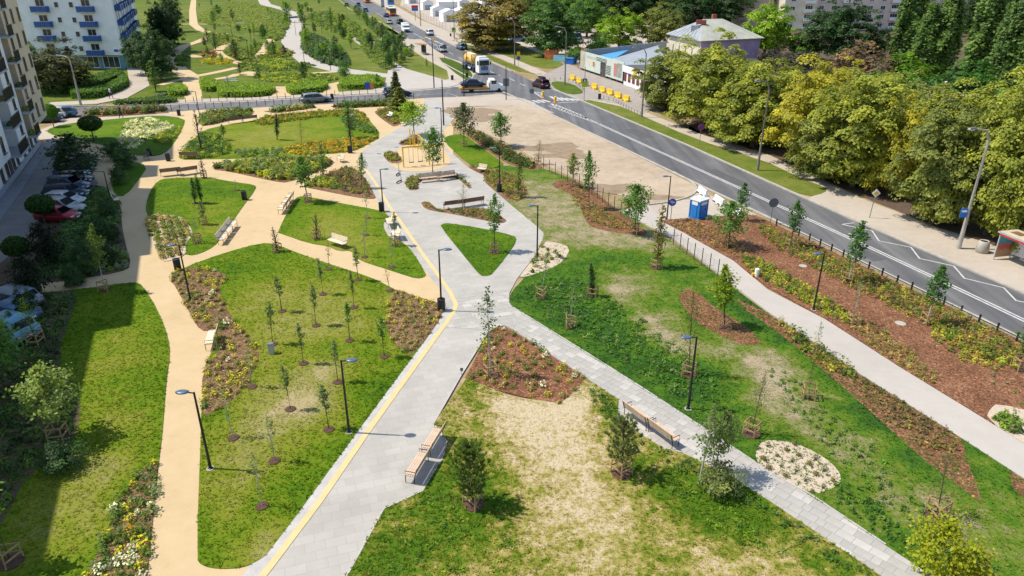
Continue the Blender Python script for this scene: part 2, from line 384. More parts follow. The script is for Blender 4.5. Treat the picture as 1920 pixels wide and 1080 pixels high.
mb = MB(); mb.prism(RL + RR, -0.01, 0.004, bottom=False); o = mb.obj('main_road', G['asphalt']); o['kind'] = 'structure'
sheet('cross_street', [(-260, 206), (110, 200), (215, 200), (330, 195), (480, 189), (605, 182), (722, 175), (767, 171), (845, 164), (880, 152), (900, 140), (960, 165), (1010, 192), (995, 196), (960, 186), (792, 184), (730, 189), (620, 195), (480, 202), (360, 207), (315, 209), (160, 216), (105, 230), (-260, 240)], G['asphalt'], 0.009)
# paved surfaces on the far side of the junction
sheet('pavement', [(300, 197), (480, 190), (605, 183), (722, 176), (767, 172), (845, 165), (868, 152), (893, 138), (870, 118), (840, 108), (815, 93), (790, 74), (745, 73), (770, 92), (800, 112), (838, 132), (842, 148), (810, 158), (767, 160), (700, 168), (640, 172), (480, 182), (330, 187), (300, 189)], G['pavement'], 0.02)
for pts, w, m in [
    ([(480, -20), (498, 8), (560, 28), (552, 50), (545, 78), (565, 100), (590, 118), (640, 132), (720, 142), (770, 140)], [6, 6, 5.5, 5.5, 5.5, 6, 6.5, 5, 5, 8], 'cpath'),
    ([(600, 22), (640, 52), (665, 72), (690, 88), (715, 110), (745, 130), (775, 150), (790, 166)], [2.6, 2.6, 2.6, 2.8, 2.8, 4, 11, 18], 'cpath'),
    ([(665, 72), (720, 74), (770, 76)], 7, 'pavement'),
    ([(363, 0), (361, 20), (363, 46), (376, 56), (396, 63), (396, 68), (369, 79), (346, 86), (328, 99), (325, 115), (336, 130), (353, 142), (359, 152), (363, 188)], [3, 3, 3, 2.8, 2.8, 2.8, 2.6, 2.8, 3, 3, 3.4, 3.8, 3.2, 2.8], 'tan'),
    ([(330, 46), (363, 45), (405, 46), (440, 50), (470, 54)], 2.0, 'tan'),
    ([(419, 63), (445, 71), (432, 79), (415, 89), (410, 94), (409, 102), (432, 114), (448, 119), (478, 122), (485, 109), (498, 89), (511, 71)], 2.6, 'tan'),
    ([(359, 145), (415, 134), (445, 127)], 2.2, 'tan'), ([(300, 160), (335, 150), (358, 146)], 1.6, 'tan'), ([(352, 104), (380, 108), (408, 103)], 3.2, 'tan'),
    ([(363, 154), (432, 145), (448, 138), (478, 142), (518, 143), (597, 137), (630, 135)], 2.0, 'tan'), ([(455, 136), (480, 138)], 3.2, 'tan'),
    ([(485, 163), (531, 165), (577, 161), (617, 160), (650, 153)], 2.0, 'tan'), ([(527, 182), (531, 166)], 3.2, 'tan'), ([(622, 178), (618, 160)], 2.6, 'tan'),
    ([(90, 196), (180, 192), (215, 185), (262, 162), (255, 130), (250, 118)], [3.6, 4, 4, 3.4, 3.4, 3.4], 'pavement')]:
    strip('path' if m != 'pavement' else 'pavement', smoothpts(PP(pts), 1) if not hasattr(w, '__len__') else PP(pts), w, G[m], 0.03 + 0.0041*len([x for x in bpy.data.objects if x.name.startswith('path')]), px=False)
# plaza and paths on this side
sheet('path', [(-700, 1500), (-700, 520), (-60, 470), (100, 262), (300, 212), (360, 207), (480, 202), (620, 195), (730, 189), (795, 184), (830, 196), (850, 240), (850, 420), (830, 600), (640, 900), (480, 1500)], G['tan'], 0.012)
GREYP = [(480, 1110), (505, 1040), (672, 808), (833, 589), (836, 570), (828, 545), (808, 522), (795, 505), (762, 456), (732, 450), (715, 421), (728, 400), (705, 371), (680, 320), (672, 291), (697, 270), (755, 236), (785, 214), (797, 200), (795, 185), (832, 183), (838, 205), (852, 222), (828, 248), (828, 270), (880, 316), (903, 327), (916, 330), (905, 339), (960, 386), (1018, 434), (1020, 442), (1005, 477), (970, 522), (955, 550), (955, 568), (962, 577), (1120, 675), (1210, 732), (1312, 799), (1440, 884), (1522, 930), (1660, 1022), (1800, 1110), (1720, 1120), (1650, 1080), (1440, 939), (1370, 895), (1280, 850), (1245, 843), (1195, 811), (1157, 789), (1160, 750), (1060, 683), (963, 619), (947, 611), (935, 612), (916, 622), (865, 704), (812, 797), (825, 810), (838, 830), (830, 860), (792, 922), (720, 955), (640, 1100)]
sheet('paved_path', GREYP, G['grey'], 0.022)
sheet('pavement', [(795, 184), (880, 181), (935, 176), (985, 186), (1040, 213), (1010, 208), (960, 198), (905, 199), (850, 202), (834, 202), (828, 188)], G['pavement'], 0.03)
# play surface
sheet('play_surface', chaikin([(838, 313), (805, 322), (755, 322), (728, 308), (742, 282), (768, 268), (800, 266), (830, 276), (848, 300)], 2), G['tan'], 0.034)

LAWN_DEFS = [
 # name, polygon, mat, z, dry, blobs, tufts per m2, label
 ('lawn', [(-500, 1400), (-500, 540), (0, 556), (145, 544), (250, 529), (268, 535), (300, 590), (316, 635), (319, 665), (312, 715), (305, 810), (298, 865), (275, 1080), (262, 1250)], 'lawn', .05, .2, [(215, 640, 2.6, .3), (210, 780, 2.2, .26), (150, 900, 2.5, .3), (120, 1000, 2.5, .3), (200, 880, 1.5, .28), (190, 700, 2.5, .25)], 30, 'left lawn half shaded by the tall apartment building'),
 ('lawn', [(274, 400), (274, 382), (282, 358), (295, 340), (315, 334), (388, 333), (440, 342), (478, 347), (481, 354), (450, 395), (410, 455), (390, 470), (362, 480), (348, 477), (320, 480), (300, 440)], 'lawn', .05, .16, [(405, 400, 3, .25), (400, 430, 2, .25)], 14, 'small bright lawn beside the shadow edge'),
 ('lawn', [(318, 520), (345, 502), (420, 475), (490, 456), (515, 458), (545, 470), (600, 490), (700, 522), (735, 541), (752, 548), (835, 588), (672, 808), (505, 1038), (480, 1056), (450, 1066), (410, 1068), (380, 1062), (368, 1048), (377, 810), (380, 690), (410, 640), (380, 610), (330, 540)], 'lawn', .05, .2, [(560, 570, 6, .24), (640, 600, 5, .18), (480, 560, 4, .16), (500, 640, 5, .12), (560, 720, 4, .2), (500, 780, 2.2, .38), (440, 870, 2, .4), (590, 790, 2.5, .15), (440, 950, 2, .2), (480, 1050, 1.2, .4), (610, 700, 1.2, .5), (585, 750, 1.5, .45), (520, 1000, 1.0, .3), (690, 730, 3, -.1)], 30, 'large lawn dotted with slim saplings'),
 ('lawn', [(520, 436), (552, 373), (565, 368), (580, 370), (620, 378), (690, 391), (720, 397), (732, 410), (715, 421), (732, 450), (762, 456), (800, 514), (795, 521), (780, 523), (755, 515), (662, 485), (660, 470), (636, 472), (615, 462), (580, 457), (525, 438)], 'lawn', .05, .22, [(640, 430, 4, .25), (660, 460, 3, .3), (600, 390, 3, .1)], 16, 'middle lawn beside the pale wooden bench'),
 ('lawn', [(825, 425), (830, 420), (842, 419), (900, 428), (966, 443), (968, 450), (964, 462), (924, 514), (915, 518), (902, 518), (890, 505)], 'lawn', .05, .08, [(850, 430, 2, .1)], 18, 'triangular lawn wedged in the grey paving'),
 ('lawn', [(333, 293), (362, 262), (380, 245), (420, 235), (480, 226), (505, 217), (625, 207), (675, 206), (695, 228), (717, 256), (690, 271), (660, 286), (600, 290), (480, 297), (400, 299), (340, 299)], 'lawn', .05, .24, [(560, 245, 10, .2), (480, 260, 8, .2), (640, 240, 5, -.1)], 5, 'broad lawn with orange and yellow flower beds'),
 ('lawn', [(82, 246), (120, 232), (232, 222), (295, 216), (347, 222), (345, 237), (325, 272), (307, 290), (282, 294), (228, 288), (190, 270), (110, 256)], 'lawn', .05, .12, [(220, 240, 6, .1)], 4, 'lawn with a patch of white flowers'),
 ('lawn', [(245, 302), (278, 311), (262, 335), (236, 368), (215, 368), (205, 330), (225, 300)], 'lawn', .05, .1, [], 6, 'small shaded lawn by the parked cars'),
 ('lawn', [(828, 262), (845, 253), (870, 252), (900, 275), (935, 300), (946, 309), (930, 317), (895, 312), (878, 308)], 'lawn', .05, .16, [(930, 305, 4, .2)], 7, 'lime green lawn beside the swings'),
 ('lawn', [(910, 320), (946, 309), (985, 318), (1018, 315), (1085, 340), (1165, 400), (1262, 452), (1345, 516), (1440, 590), (1565, 672), (1605, 700), (1787, 813), (1920, 900), (2200, 1100), (2200, 1500), (1930, 1200), (1660, 1024), (1522, 931), (1440, 885), (1312, 800), (1210, 733), (1120, 676), (962, 578), (955, 568), (957, 550), (985, 520), (1005, 480), (1020, 442), (1018, 434), (960, 386), (905, 339)], 'weed', .05, .24,
   [(1150, 545, 1.1, .4), (1175, 570, 1.0, .45), (1205, 600, 1.0, .4), (1240, 632, 1.0, .45), (1280, 660, 1.0, .35), (1000, 600, 1.3, .2), (1060, 650, 1.2, .2), (1120, 690, 1.2, .22), (1180, 725, 1.2, .22), (1340, 700, 2.2, -.2), (1130, 480, 1.6, -.25), (1200, 482, 1.6, -.25), (1270, 500, 1.8, -.25), (1400, 570, 1.6, -.25), (1480, 630, 1.6, -.22), (1560, 700, 1.6, -.25), (1640, 790, 1.6, -.25), (1720, 870, 1.6, -.25), (1820, 970, 1.6, -.22), (1560, 945, 1.0, .2), (1620, 985, 1.0, .22), (1030, 400, 8, .42), (1010, 350, 7, .3), (1100, 455, 6, .22), (1180, 450, 5, .22), (1260, 470, 4, .2), (1170, 540, 2.5, .35), (1230, 600, 2.0, .4), (1270, 650, 2.0, .45), (1250, 530, 4, .2), (1380, 650, 3, .4), (1450, 690, 2.5, .35), (1480, 760, 3, .35), (1430, 720, 2.5, .3), (1560, 820, 2.2, .3), (1650, 850, 2.5, .28), (1690, 940, 1.6, .35), (1780, 1010, 1.6, .3), (1330, 700, 3, -.1), (1120, 600, 6, -.18), (1220, 690, 5, -.15), (1600, 780, 4, -.15), (1150, 490, 3, -.2), (1050, 540, 4, -.1), (1440, 620, 4, -.12), (1850, 960, 2.5, .25), (1880, 1000, 2, .2)], 26, 'weedy green bank between the path and the mulch strip'),
 ('meadow', [(875, 710), (812, 797), (825, 810), (838, 830), (830, 860), (792, 922), (720, 955), (650, 1080), (560, 1250), (1950, 1270), (1650, 1080), (1440, 939), (1370, 895), (1280, 850), (1245, 843), (1195, 811), (1157, 789), (1160, 750), (1095, 708), (1050, 757), (960, 745)], 'meadow', .05, .47,
   [(1030, 790, 2.4, .36), (1065, 860, 2.2, .32), (975, 770, 1.7, .32), (1090, 760, 1.4, .42), (1085, 950, 2.2, .25), (1180, 1000, 2.2, .12), (1320, 1020, 2.2, .14), (1450, 1060, 2.0, .14), (860, 780, 1.4, -.12), (840, 900, 2.2, -.42), (740, 1020, 2.4, -.38), (900, 980, 2.2, -.3), (960, 1060, 1.5, -.2), (1250, 1060, 1.2, -.2), (880, 860, 1.2, -.1), (1310, 930, 2.4, -.5), (1370, 990, 1.8, -.42), (1180, 880, 1.8, -.25), (1140, 760, 1.2, -.5), (1150, 800, 1, -.3), (1500, 1030, 1.0, -.3), (1420, 950, 1.2, -.3), (1570, 1060, 1.0, -.3), (700, 1080, 1.5, -.2), (900, 730, 1.0, -.15), (1000, 1080, 2.5, .1)], 38, 'dry straw coloured meadow at the near edge'),
]
for nm, poly, m, z, dry, blobs, tf, lab in LAWN_DEFS:
    turf(nm, poly, G[m], z, dry, blobs, tufts=tf, sm=1 if nm != 'meadow' else 0, cell=0.8 if tf > 10 else 1.6, label=lab)
# dirt lot
lot = chaikin(PP([(836, 204), (905, 200), (960, 197), (1010, 207), (1040, 215), (1150, 271), (1270, 331), (1300, 346), (1307, 358), (1295, 368), (1262, 378), (1215, 384), (1180, 372), (1110, 350), (1015, 306), (960, 272), (890, 242), (850, 222)]), 1)
sheet('dirt_lot', lot, G['dirt'], 0.045, px=False)
for cx, cy, rx, ry in ((1035, 278, 5, 1.6), (1060, 292, 4, 1.1), (1150, 353, 3.6, 1.0), (1240, 371, 3.4, .5), (880, 212, 5, 3), (905, 222, 3, 1.5)):
    x, y = P(cx, cy); rr = [1 + 0.25*math.sin(3*a + cx) + .12*math.sin(7*a) for a in np.linspace(0, 6.283, 25)[:-1]]
    sheet('damp_patch', [(x + rx*r*math.cos(a)*.8, y + ry*r*math.sin(a)*1.6) for a, r in zip(np.linspace(0, 6.283, 25)[:-1], rr)], pm('damp_dirt', (0.25, 0.18, 0.115), 0.9, 0.15, 1.0), 0.0495 + cx*1e-6, px=False)
kp = PP([(1262, 323), (1290, 338), (1303, 348), (1307, 358), (1295, 369), (1262, 379), (1215, 385)])
strip('kerb', smoothpts(kp, 2), .22, CONC, 0.13, px=False, th=.14)
# apron, right-hand path, beds
sheet('apron', [(1205, 392), (1215, 386), (1262, 380), (1295, 370), (1308, 356), (1420, 404), (1400, 404), (1335, 409), (1280, 416), (1250, 425)], G['pavement'], 0.03)
sheet('path', [(1160, 396), (1215, 384), (1240, 413), (1300, 448), (1375, 490), (1440, 545), (1547, 600), (1690, 692), (1850, 790), (2200, 1010), (2200, 1090), (1920, 899), (1787, 813), (1605, 698), (1565, 668), (1440, 586), (1350, 517), (1262, 448)], G['cpath'], 0.062)
BEDS = [
 ('mulch_bed', [(1236, 414), (1330, 407), (1402, 403), (1425, 408), (1840, 606), (2150, 750), (2150, 975), (1850, 788), (1690, 691), (1547, 599), (1440, 540), (1375, 489), (1300, 447)], 'mulch', .066, 0, 'long bark bed between the right path and the road'),
 ('mulch_bed', [(1380, 560), (1440, 589), (1565, 671), (1605, 700), (1787, 814), (1806, 830), (1812, 862), (1832, 915), (1842, 948), (1800, 915), (1740, 870), (1675, 812), (1580, 727), (1490, 649), (1440, 612), (1395, 580)], 'mulch', .056, 0, 'bark strip below the right path'),
 ('mulch_bed', [(1890, 884), (1925, 902), (2000, 960), (1940, 960), (1900, 918)], 'mulch', .055, 0, 'bark patch at the right edge'),
 ('mulch_bed', [(1032, 349), (1045, 339), (1068, 337), (1110, 354), (1160, 399), (1210, 430), (1214, 444), (1180, 441), (1130, 433), (1103, 424), (1092, 402), (1085, 374), (1060, 360)], 'mulch', .057, 1, 'bark bed beside the mesh fence'),
 ('mulch_bed', [(1270, 560), (1283, 541), (1310, 550), (1338, 577), (1380, 600), (1436, 645), (1400, 650), (1350, 631), (1300, 602)], 'mulch', .056, 1, 'bark bed under the lime green tree'),
 ('gravel_bed', [(1018, 454), (1043, 455), (1070, 465), (1058, 490), (1030, 506), (970, 525), (985, 505), (1005, 480)], 'gravel', .056, 1, 'pale gravel bed beside the paved path'),
 ('gravel_bed', [(1415, 862), (1420, 840), (1430, 829), (1450, 826), (1490, 832), (1530, 850), (1560, 870), (1577, 892), (1574, 912), (1522, 931), (1440, 886)], 'gravel', .056, 1, 'pale gravel bed with rows of grass tufts'),
 ('gravel_bed', [(1848, 786), (1856, 768), (1870, 758), (1960, 780), (2000, 880), (1920, 834)], 'gravel', .07, 1, 'pale gravel bed at the right edge'),
 ('mulch_bed', [(873, 708), (918, 624), (935, 613), (947, 614), (962, 622), (1000, 646), (1060, 686), (1097, 711), (1085, 731), (1050, 758), (1000, 750), (940, 735)], 'mulch', .056, 0, 'wedge shaped bark bed at the fork of the paths'),
 ('mulch_bed', [(724, 615), (726, 572), (738, 552), (750, 545), (780, 557), (825, 569), (834, 588), (775, 670), (755, 660), (733, 635)], 'bed', .056, 1, 'bark bed with yellow plants beside the lamp'),
 ('flower_bed', [(318, 518), (335, 506), (375, 502), (410, 510), (428, 520), (415, 535), (412, 547), (425, 580), (440, 605), (465, 630), (482, 650), (487, 670), (480, 690), (455, 730), (440, 750), (400, 775), (378, 784), (380, 690), (410, 662), (416, 655), (412, 628), (400, 622), (375, 620), (360, 595), (330, 540)], 'bed', .057, 1, 'long flower bed between the sandy path and big lawn'),
 ('flower_bed', [(297, 865), (280, 873), (262, 885), (240, 920), (222, 945), (200, 1010), (165, 1075), (130, 1200), (255, 1200), (276, 1080), (284, 1000), (292, 920)], 'bed', .056, 0, 'flower bed at the lower left path edge'),
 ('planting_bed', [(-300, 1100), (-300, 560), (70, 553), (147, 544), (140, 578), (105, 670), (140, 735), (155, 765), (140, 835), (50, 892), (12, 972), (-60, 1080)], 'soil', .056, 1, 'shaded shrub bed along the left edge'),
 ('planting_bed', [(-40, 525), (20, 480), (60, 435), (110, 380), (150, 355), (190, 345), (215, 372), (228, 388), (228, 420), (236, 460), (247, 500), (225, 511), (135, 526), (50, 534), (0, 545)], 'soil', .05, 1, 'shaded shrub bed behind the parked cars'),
 ('gravel_bed', [(274, 402), (335, 405), (355, 420), (362, 440), (347, 460), (350, 478), (320, 490), (303, 491), (287, 462), (274, 430)], 'gravel', .056, 1, 'pale bed with rows of ornamental grass'),
 ('planting_bed', [(567, 350), (580, 342), (635, 317), (655, 312), (680, 327), (706, 370), (700, 374), (670, 371), (580, 353)], 'bed', .05, 1, 'triangular shrub bed beside the sandy path'),
 ('planting_bed', [(395, 318), (412, 308), (480, 303), (525, 298), (615, 297), (630, 308), (590, 325), (540, 343), (517, 341), (480, 333), (430, 322)], 'bed', .05, 1, 'long bed of tall meadow grasses'),
 ('planting_bed', [(758, 343), (768, 333), (790, 329), (845, 324), (862, 331), (885, 352), (880, 354), (862, 338), (850, 333), (792, 339), (783, 345), (786, 353), (780, 357), (768, 357)], 'bed', .05, 0, 'curved bed behind the backless bench'),
 ('planting_bed', [(788, 380), (802, 378), (812, 385), (822, 395), (892, 390), (910, 390), (950, 412), (947, 418), (935, 419), (855, 403), (818, 397), (797, 392)], 'bed', .05, 1, 'curved bed behind the dark benches'),
 ('planting_bed', [(717, 290), (730, 284), (742, 286), (756, 301), (752, 306), (730, 307)], 'bed', .05, 1, 'small oval bed beside the swings'),
 ('planting_bed', [(743, 273), (758, 262), (772, 258), (790, 262), (788, 272)], 'bed', .05, 1, 'mulched bed behind the swings'),
 ('planting_bed', [(870, 250), (895, 246), (930, 268), (985, 298), (1010, 309), (1018, 314), (1005, 321), (975, 315), (945, 303), (900, 272)], 'bed', .056, 1, 'low hedge bed along the dirt lot'),
 ('planting_bed', [(875, 309), (900, 313), (920, 318), (948, 319), (985, 345), (992, 368), (960, 385), (905, 338), (916, 330), (898, 326)], 'bed', .058, 1, 'bed of red and green ground cover'),
 ('planting_bed', [(702, 208), (730, 202), (768, 198), (782, 210), (758, 228), (740, 239), (728, 232), (705, 215)], 'bed', .05, 1, 'bed beside the white seats'),
 ('planting_bed', [(372, 232), (378, 210), (470, 205), (478, 215), (440, 225), (385, 238)], 'bed', .055, 1, 'hedge bed south of the cross street'),
 ('planting_bed', [(495, 209), (590, 198), (592, 203), (517, 213)], 'bed', .05, 0, 'narrow bed along the cross street'),
 ('planting_bed', [(620, 199), (762, 190), (772, 197), (630, 205)], 'bed', .05, 0, 'hedge bed along the cross street'),
 ('planting_bed', [(158, 211), (310, 204), (317, 212), (160, 220)], 'bed', .05, 0, 'shrub strip along the cross street'),
]
BEDP = {}
for i, (nm, poly, m, z, sm, lab) in enumerate(BEDS):
    BEDP[lab] = sheet(nm, poly, G[m], z + i*1e-4, sm=sm, label=lab)[1]
# left service street and pavement by the apartment building
sheet('service_street', [(-400, 700), (-300, 420), (0, 372), (36, 332), (80, 272), (95, 262), (110, 257), (150, 285), (165, 310), (185, 345), (150, 356), (110, 380), (60, 435), (20, 480), (-60, 540)], G['shadeasph'], 0.02)
sheet('pavement', [(-200, 560), (-120, 440), (0, 372), (36, 332), (79, 272), (92, 262), (104, 262), (75, 300), (40, 360), (0, 415), (-60, 490)], pm('grey_block_pavement', (0.25, 0.25, 0.26), .85, .1, 1.0), 0.06)
sheet('planting_bed', [(-260, 800), (-260, 610), (20, 560), (80, 552), (40, 600), (0, 700)], G['shadeasph'], 0.061)
sheet('pavement', [(60, 250), (130, 222), (160, 221), (235, 218), (315, 213), (345, 218), (295, 218), (232, 224), (120, 234), (84, 246), (110, 258), (150, 262), (90, 272)], G['pavement'], 0.03)
# right side of the main road: verges, walk, bus-stop paving
sheet('sidewalk', [(830, 62), (870, 78), (960, 109), (1010, 130), (1060, 152), (1110, 174), (1170, 190), (1210, 210), (1320, 254), (1440, 290), (1520, 328), (1620, 374), (1760, 428), (1920, 478), (2240, 600), (2240, 690), (1880, 532), (1740, 472), (1590, 407), (1516, 372), (1550, 353), (1500, 334), (1440, 305), (1300, 260), (1205, 218), (1165, 200), (1105, 188), (1090, 189), (1000, 153), (1020, 146), (1000, 138), (960, 119), (900, 95), (850, 76), (820, 66)], G['pavement'], 0.02)
sheet('sidewalk', [(705, 5), (745, 27), (792, 55), (830, 74), (852, 84), (878, 78), (850, 62), (790, 38), (740, 10), (720, -10), (680, -10)], G['pavement'], 0.025)
sheet('sidewalk', [(1000, 152), (1020, 140), (1045, 128), (1062, 118), (1090, 130), (1170, 158), (1200, 172), (1230, 200), (1205, 215), (1165, 197), (1110, 186), (1092, 189)], pm('old_asphalt_yard', (0.30, 0.265, 0.23), .9, .14, .8), 0.027)
for poly, lab, dry in (([(1092, 190), (1105, 188), (1165, 200), (1205, 218), (1300, 260), (1440, 305), (1500, 334), (1550, 353), (1548, 361), (1515, 370), (1440, 340), (1285, 270)], 'long grass verge beside the main road', .36),
    ([(1030, 155), (1048, 152), (1075, 158), (1094, 171), (1092, 176), (1070, 178), (1045, 170)], 'small grass island by the yellow barriers', .2),
    ([(850, 77), (870, 80), (900, 96), (960, 121), (1000, 139), (1018, 138), (1012, 140), (960, 132)], 'grass verge beside the blue car', .38),
    ([(900, 88), (870, 70), (930, 60), (985, 90), (1060, 118), (1045, 128), (1010, 128), (960, 108)], 'grass under the two round trees', .38),
    ([(818, 108), (840, 109), (870, 122), (888, 138), (884, 150), (872, 152)], 'grass island at the junction corner', .12),
    ([(700, 22), (765, 74), (755, 73), (690, 34)], 'dry verge left of the main road', .5), ([(730, 52), (765, 73), (700, 72), (690, 40)], 'green verge beside the car queue', .35),
    ([(140, 196), (190, 194), (175, 199), (120, 200)], 'small dry verge by the concrete lamp', .45), ([(215, 192), (330, 186), (330, 193), (220, 197)], 'hedge verge of the side street', .15)):
    turf('verge', poly, G['far'], 0.05, dry, cell=2.0, sm=1, label=lab, tufts=3 if 'long' in lab else None)
sheet('car_park', [(900, 60), (985, 92), (1060, 112), (1085, 90), (1180, 88), (1260, 105), (1300, 60), (1100, 30), (950, 30)], pm('car_park_ground', (0.42, 0.345, 0.27), .9, .14, .3), 0.016)
sheet('wood_floor', [(1200, 180), (1290, 246), (1320, 150), (1430, 120), (1300, 60), (1180, 40), (960, 20), (900, -20), (2300, -20), (2300, 640), (1920, 476), (1760, 426), (1600, 362), (1440, 288), (1320, 252)], G['soil'], 0.006)
sheet('market_yard', [(760, -20), (750, 10), (800, 40), (850, 62), (880, 66), (940, 40), (930, -20)], G['pavement'], 0.018)
# kerbs along the main road
strip('kerb', [RL[i] for i in range(8, 16)], .3, CONC, 0.11, px=False, th=.12)
strip('kerb', RR[:8], .3, CONC, 0.11, px=False, th=.12)
strip('kerb', RL[:9], .35, CONC, 0.1, px=False, th=.12); strip('kerb', RR[8:], .35, CONC, 0.1, px=False, th=.12)
strip('kerb', [(-260, 203.5), (110, 199), (215, 199), (330, 194.3), (480, 188.3), (605, 181.3), (722, 174.3), (845, 163.4)], .25, CONC, 0.1, th=.11)
strip('kerb', smoothpts(PP([(845, 163.4), (866, 157), (884, 150), (889, 140), (870, 122)]), 2), .25, CONC, 0.105, px=False, th=.11)
# ---- painted markings on the road
MK = MB()
def mark(pts, w, z=0.018, px=True):
    L, R = ribbon_poly(PP(pts) if px else pts, w); n = len(L)
    MK.add([(a, b, z) for a, b in L] + [(a, b, z) for a, b in R], [(i + n, i + n + 1, i + 1, i) for i in range(n - 1)])
for dx in (-.16, .16):
    mark([(a + dx, b) for a, b in PP([(1122, 232), (1200, 268), (1440, 377), (1600, 450), (1750, 520), (1920, 601), (2100, 690)])], .16, px=False)
mark([(1578, 421), (1602, 418)], .13); mark([(1578, 421), (1635, 433), (1648, 452), (1708, 464), (1724, 485), (1788, 499), (1808, 522), (1882, 540), (1905, 564), (1980, 578), (2010, 606)], .15)
mark([(1040, 195), (1090, 216), (1124, 233)], .15); mark([(1028, 198), (1075, 216), (1124, 233)], .15)
for k in range(11):
    f = k/10; mark([(1034 + 62*f, 194.5 + 25*f), (1044 + 62*f*.98, 202 + 22.5*f)], .42)
for k in range(6): mark([(971 + 9*k, 190 - 0.6*k), (984 + 9.5*k, 196 - 0.9*k)][::1], .55)
for k in range(5): mark([(1032 + 9.5*k, 181 + 1.0*k), (1046 + 10*k, 189 - .1*k)], .55)
mark([(1045, 193), (1083, 191)], .3); mark([(1000, 172), (1015, 174), (1018, 184)], .25); mark([(1000, 172), (1017, 184)], .25)
for k in range(5): mark([(1002 + 3.4*k, 173 + 1.6*k), (1008 + 2.6*k, 172.5 + 2*k)], .35)
for a, b in (((955, 147), (965, 152)), ((975, 157), (985, 161)), ((860, 108), (880, 117)), ((890, 122), (938, 142)), ((830, 93), (850, 102)), ((705, 24), (735, 40)), ((745, 46), (765, 57)), ((775, 62), (795, 73)), ((805, 78), (822, 87)), ((650, -4), (690, 16))): mark([a, b], .2)
for k in range(7): mark([(797 + 6*k, 69 + 2.6*k), (803 + 6*k, 71.5 + 2.6*k)], .6 if k % 2 else .4)
for k in range(6): mark([(862 + 6*k*.8, 162 + 2.2*k), (880 + 5*k*.5, 163 + 2.0*k)], .3)
mark([(770, 179), (842, 175), (858, 181)], .14); mark([(620, 188), (700, 183)], .12); mark([(915, 170), (990, 190)], .12)
for k in range(5): mark([(1400 + 9*k, 400 + 4.6*k), (1405 + 9*k, 404 + 4.6*k)], .5)
o = MK.obj('road_marking', MARK); tag(o, 'white painted lines and crossings on the main road', 'road marking', kind='structure')
for k_, (a, b_, w_) in enumerate((((1330, 318), (1392, 347), 1.6), ((1180, 242), (1215, 258), 1.8), ((1610, 470), (1650, 488), 1.2), ((1730, 560), (1760, 573), 1.0), ((1010, 180), (1040, 192), 1.4))):
    strip('road_patch', [a, b_], w_, pm('patched_asphalt', (0.085, 0.083, 0.085), .85, .15, 1.5), 0.012 + k_*2e-4)
# manhole covers
for x, y, r in ((1688, 608, .33), (1505, 500, .3), (1542, 496, .3), (1597, 440, .3), (330, 410, .35), (743, 276, .25)):
    m = MB(); X, Y = P(x, y); m.lathe([(r, 0), (r, .012), (r*.85, .012), (r*.8, .018), (.01, .02)], 20, (X, Y, .07)); o = m.obj('manhole_cover', CONC)
    tag(o, {1688: 'pale round manhole cover in the bark bed', 1505: 'round manhole cover among low shrubs left of lamp', 1542: 'round manhole cover among low shrubs right of lamp', 1597: 'round manhole cover in the near traffic lane', 330: 'pale manhole cover in the striped grass bed', 743: 'small round drain cover in paving left of swings'}[x], 'manhole cover')

# ---- paving slabs laid one by one near the camera
def clip(subject, cv):
    out = subject
    for i in range(len(cv)):
        a, b = cv[i], cv[(i+1) % len(cv)]; inp = out; out = []
        if not inp: return []
        def side(p): return (b[0]-a[0])*(p[1]-a[1]) - (b[1]-a[1])*(p[0]-a[0])
        for j in range(len(inp)):
            p, q = inp[j], inp[(j+1) % len(inp)]; sp, sq = side(p), side(q)
            if sp >= 0: out.append(p)
            if (sp >= 0) != (sq >= 0):
                t = sp/(sp - sq); out.append((p[0]+(q[0]-p[0])*t, p[1]+(q[1]-p[1])*t))
    return out
mslab, t_, b_ = newmat('paving_slab'); co_ = ocoord(t_); oi_ = t_.nodes.new('ShaderNodeObjectInfo')
c_ = mixc(t_, 1.0, oi_.outputs['Color'], ramp(t_, noise(t_, co_, 1.6, 5, .65), [(.3, (.9, .9, .9)), (.7, (1.08, 1.07, 1.06))]), 'MULTIPLY')
ta_ = attr(t_, 'Col'); c_ = mixc(t_, 1.0, c_, ta_.outputs['Color'], 'MULTIPLY')
t_.links.new(c_, b_.inputs['Base Color']); b_.inputs['Roughness'].default_value = .75; bump(t_, noise(t_, co_, 25, 3), .12, .01, b_)
def setcol(me, col):
    a = me.attributes.new('Col', 'FLOAT_COLOR', 'POINT'); n = len(me.vertices)
    a.data.foreach_set('color', np.tile(np.array([*col, 1], np.float32), n))
base_path = bpy.data.objects['paved_path']
gp = PP(GREYP); SLABS = []
def slab_field(lim, ang, bw, bh):
    p = clip(gp, lim if area(lim) > 0 else lim[::-1])
    if area(p) < 0: p = p[::-1]
    ca, sa = math.cos(ang), math.sin(ang); loc = [(x*ca + y*sa, -x*sa + y*ca) for x, y in p]
    x0 = min(q[0] for q in loc); x1 = max(q[0] for q in loc); y0 = min(q[1] for q in loc); y1 = max(q[1] for q in loc)
    rr = random.Random(3); j = 0; y = y0
    while y < y1:
        x = x0 - rr.random()*bw
        while x < x1:
            w = bw*rr.choice((1, 1, .75, .5)); g = .006
            cell = [(x + g, y + g), (x + w - g, y + g), (x + w - g, y + bh - g), (x + g, y + bh - g)]
            cx = np.array([c[0] for c in cell]); cy = np.array([c[1] for c in cell]); k = inpoly(cx, cy, loc)
            poly = cell if k.all() else (clip(loc, cell) if (k.any() or inpoly([x + w/2], [y + bh/2], loc)[0]) else [])
            if len(poly) >= 3 and abs(area(poly)) > .012:
                ux, uy = poly[0]
                SLABS.append([(a*ca - b*sa, a*sa + b*ca) for a, b in poly])
            x += w
        y += bh
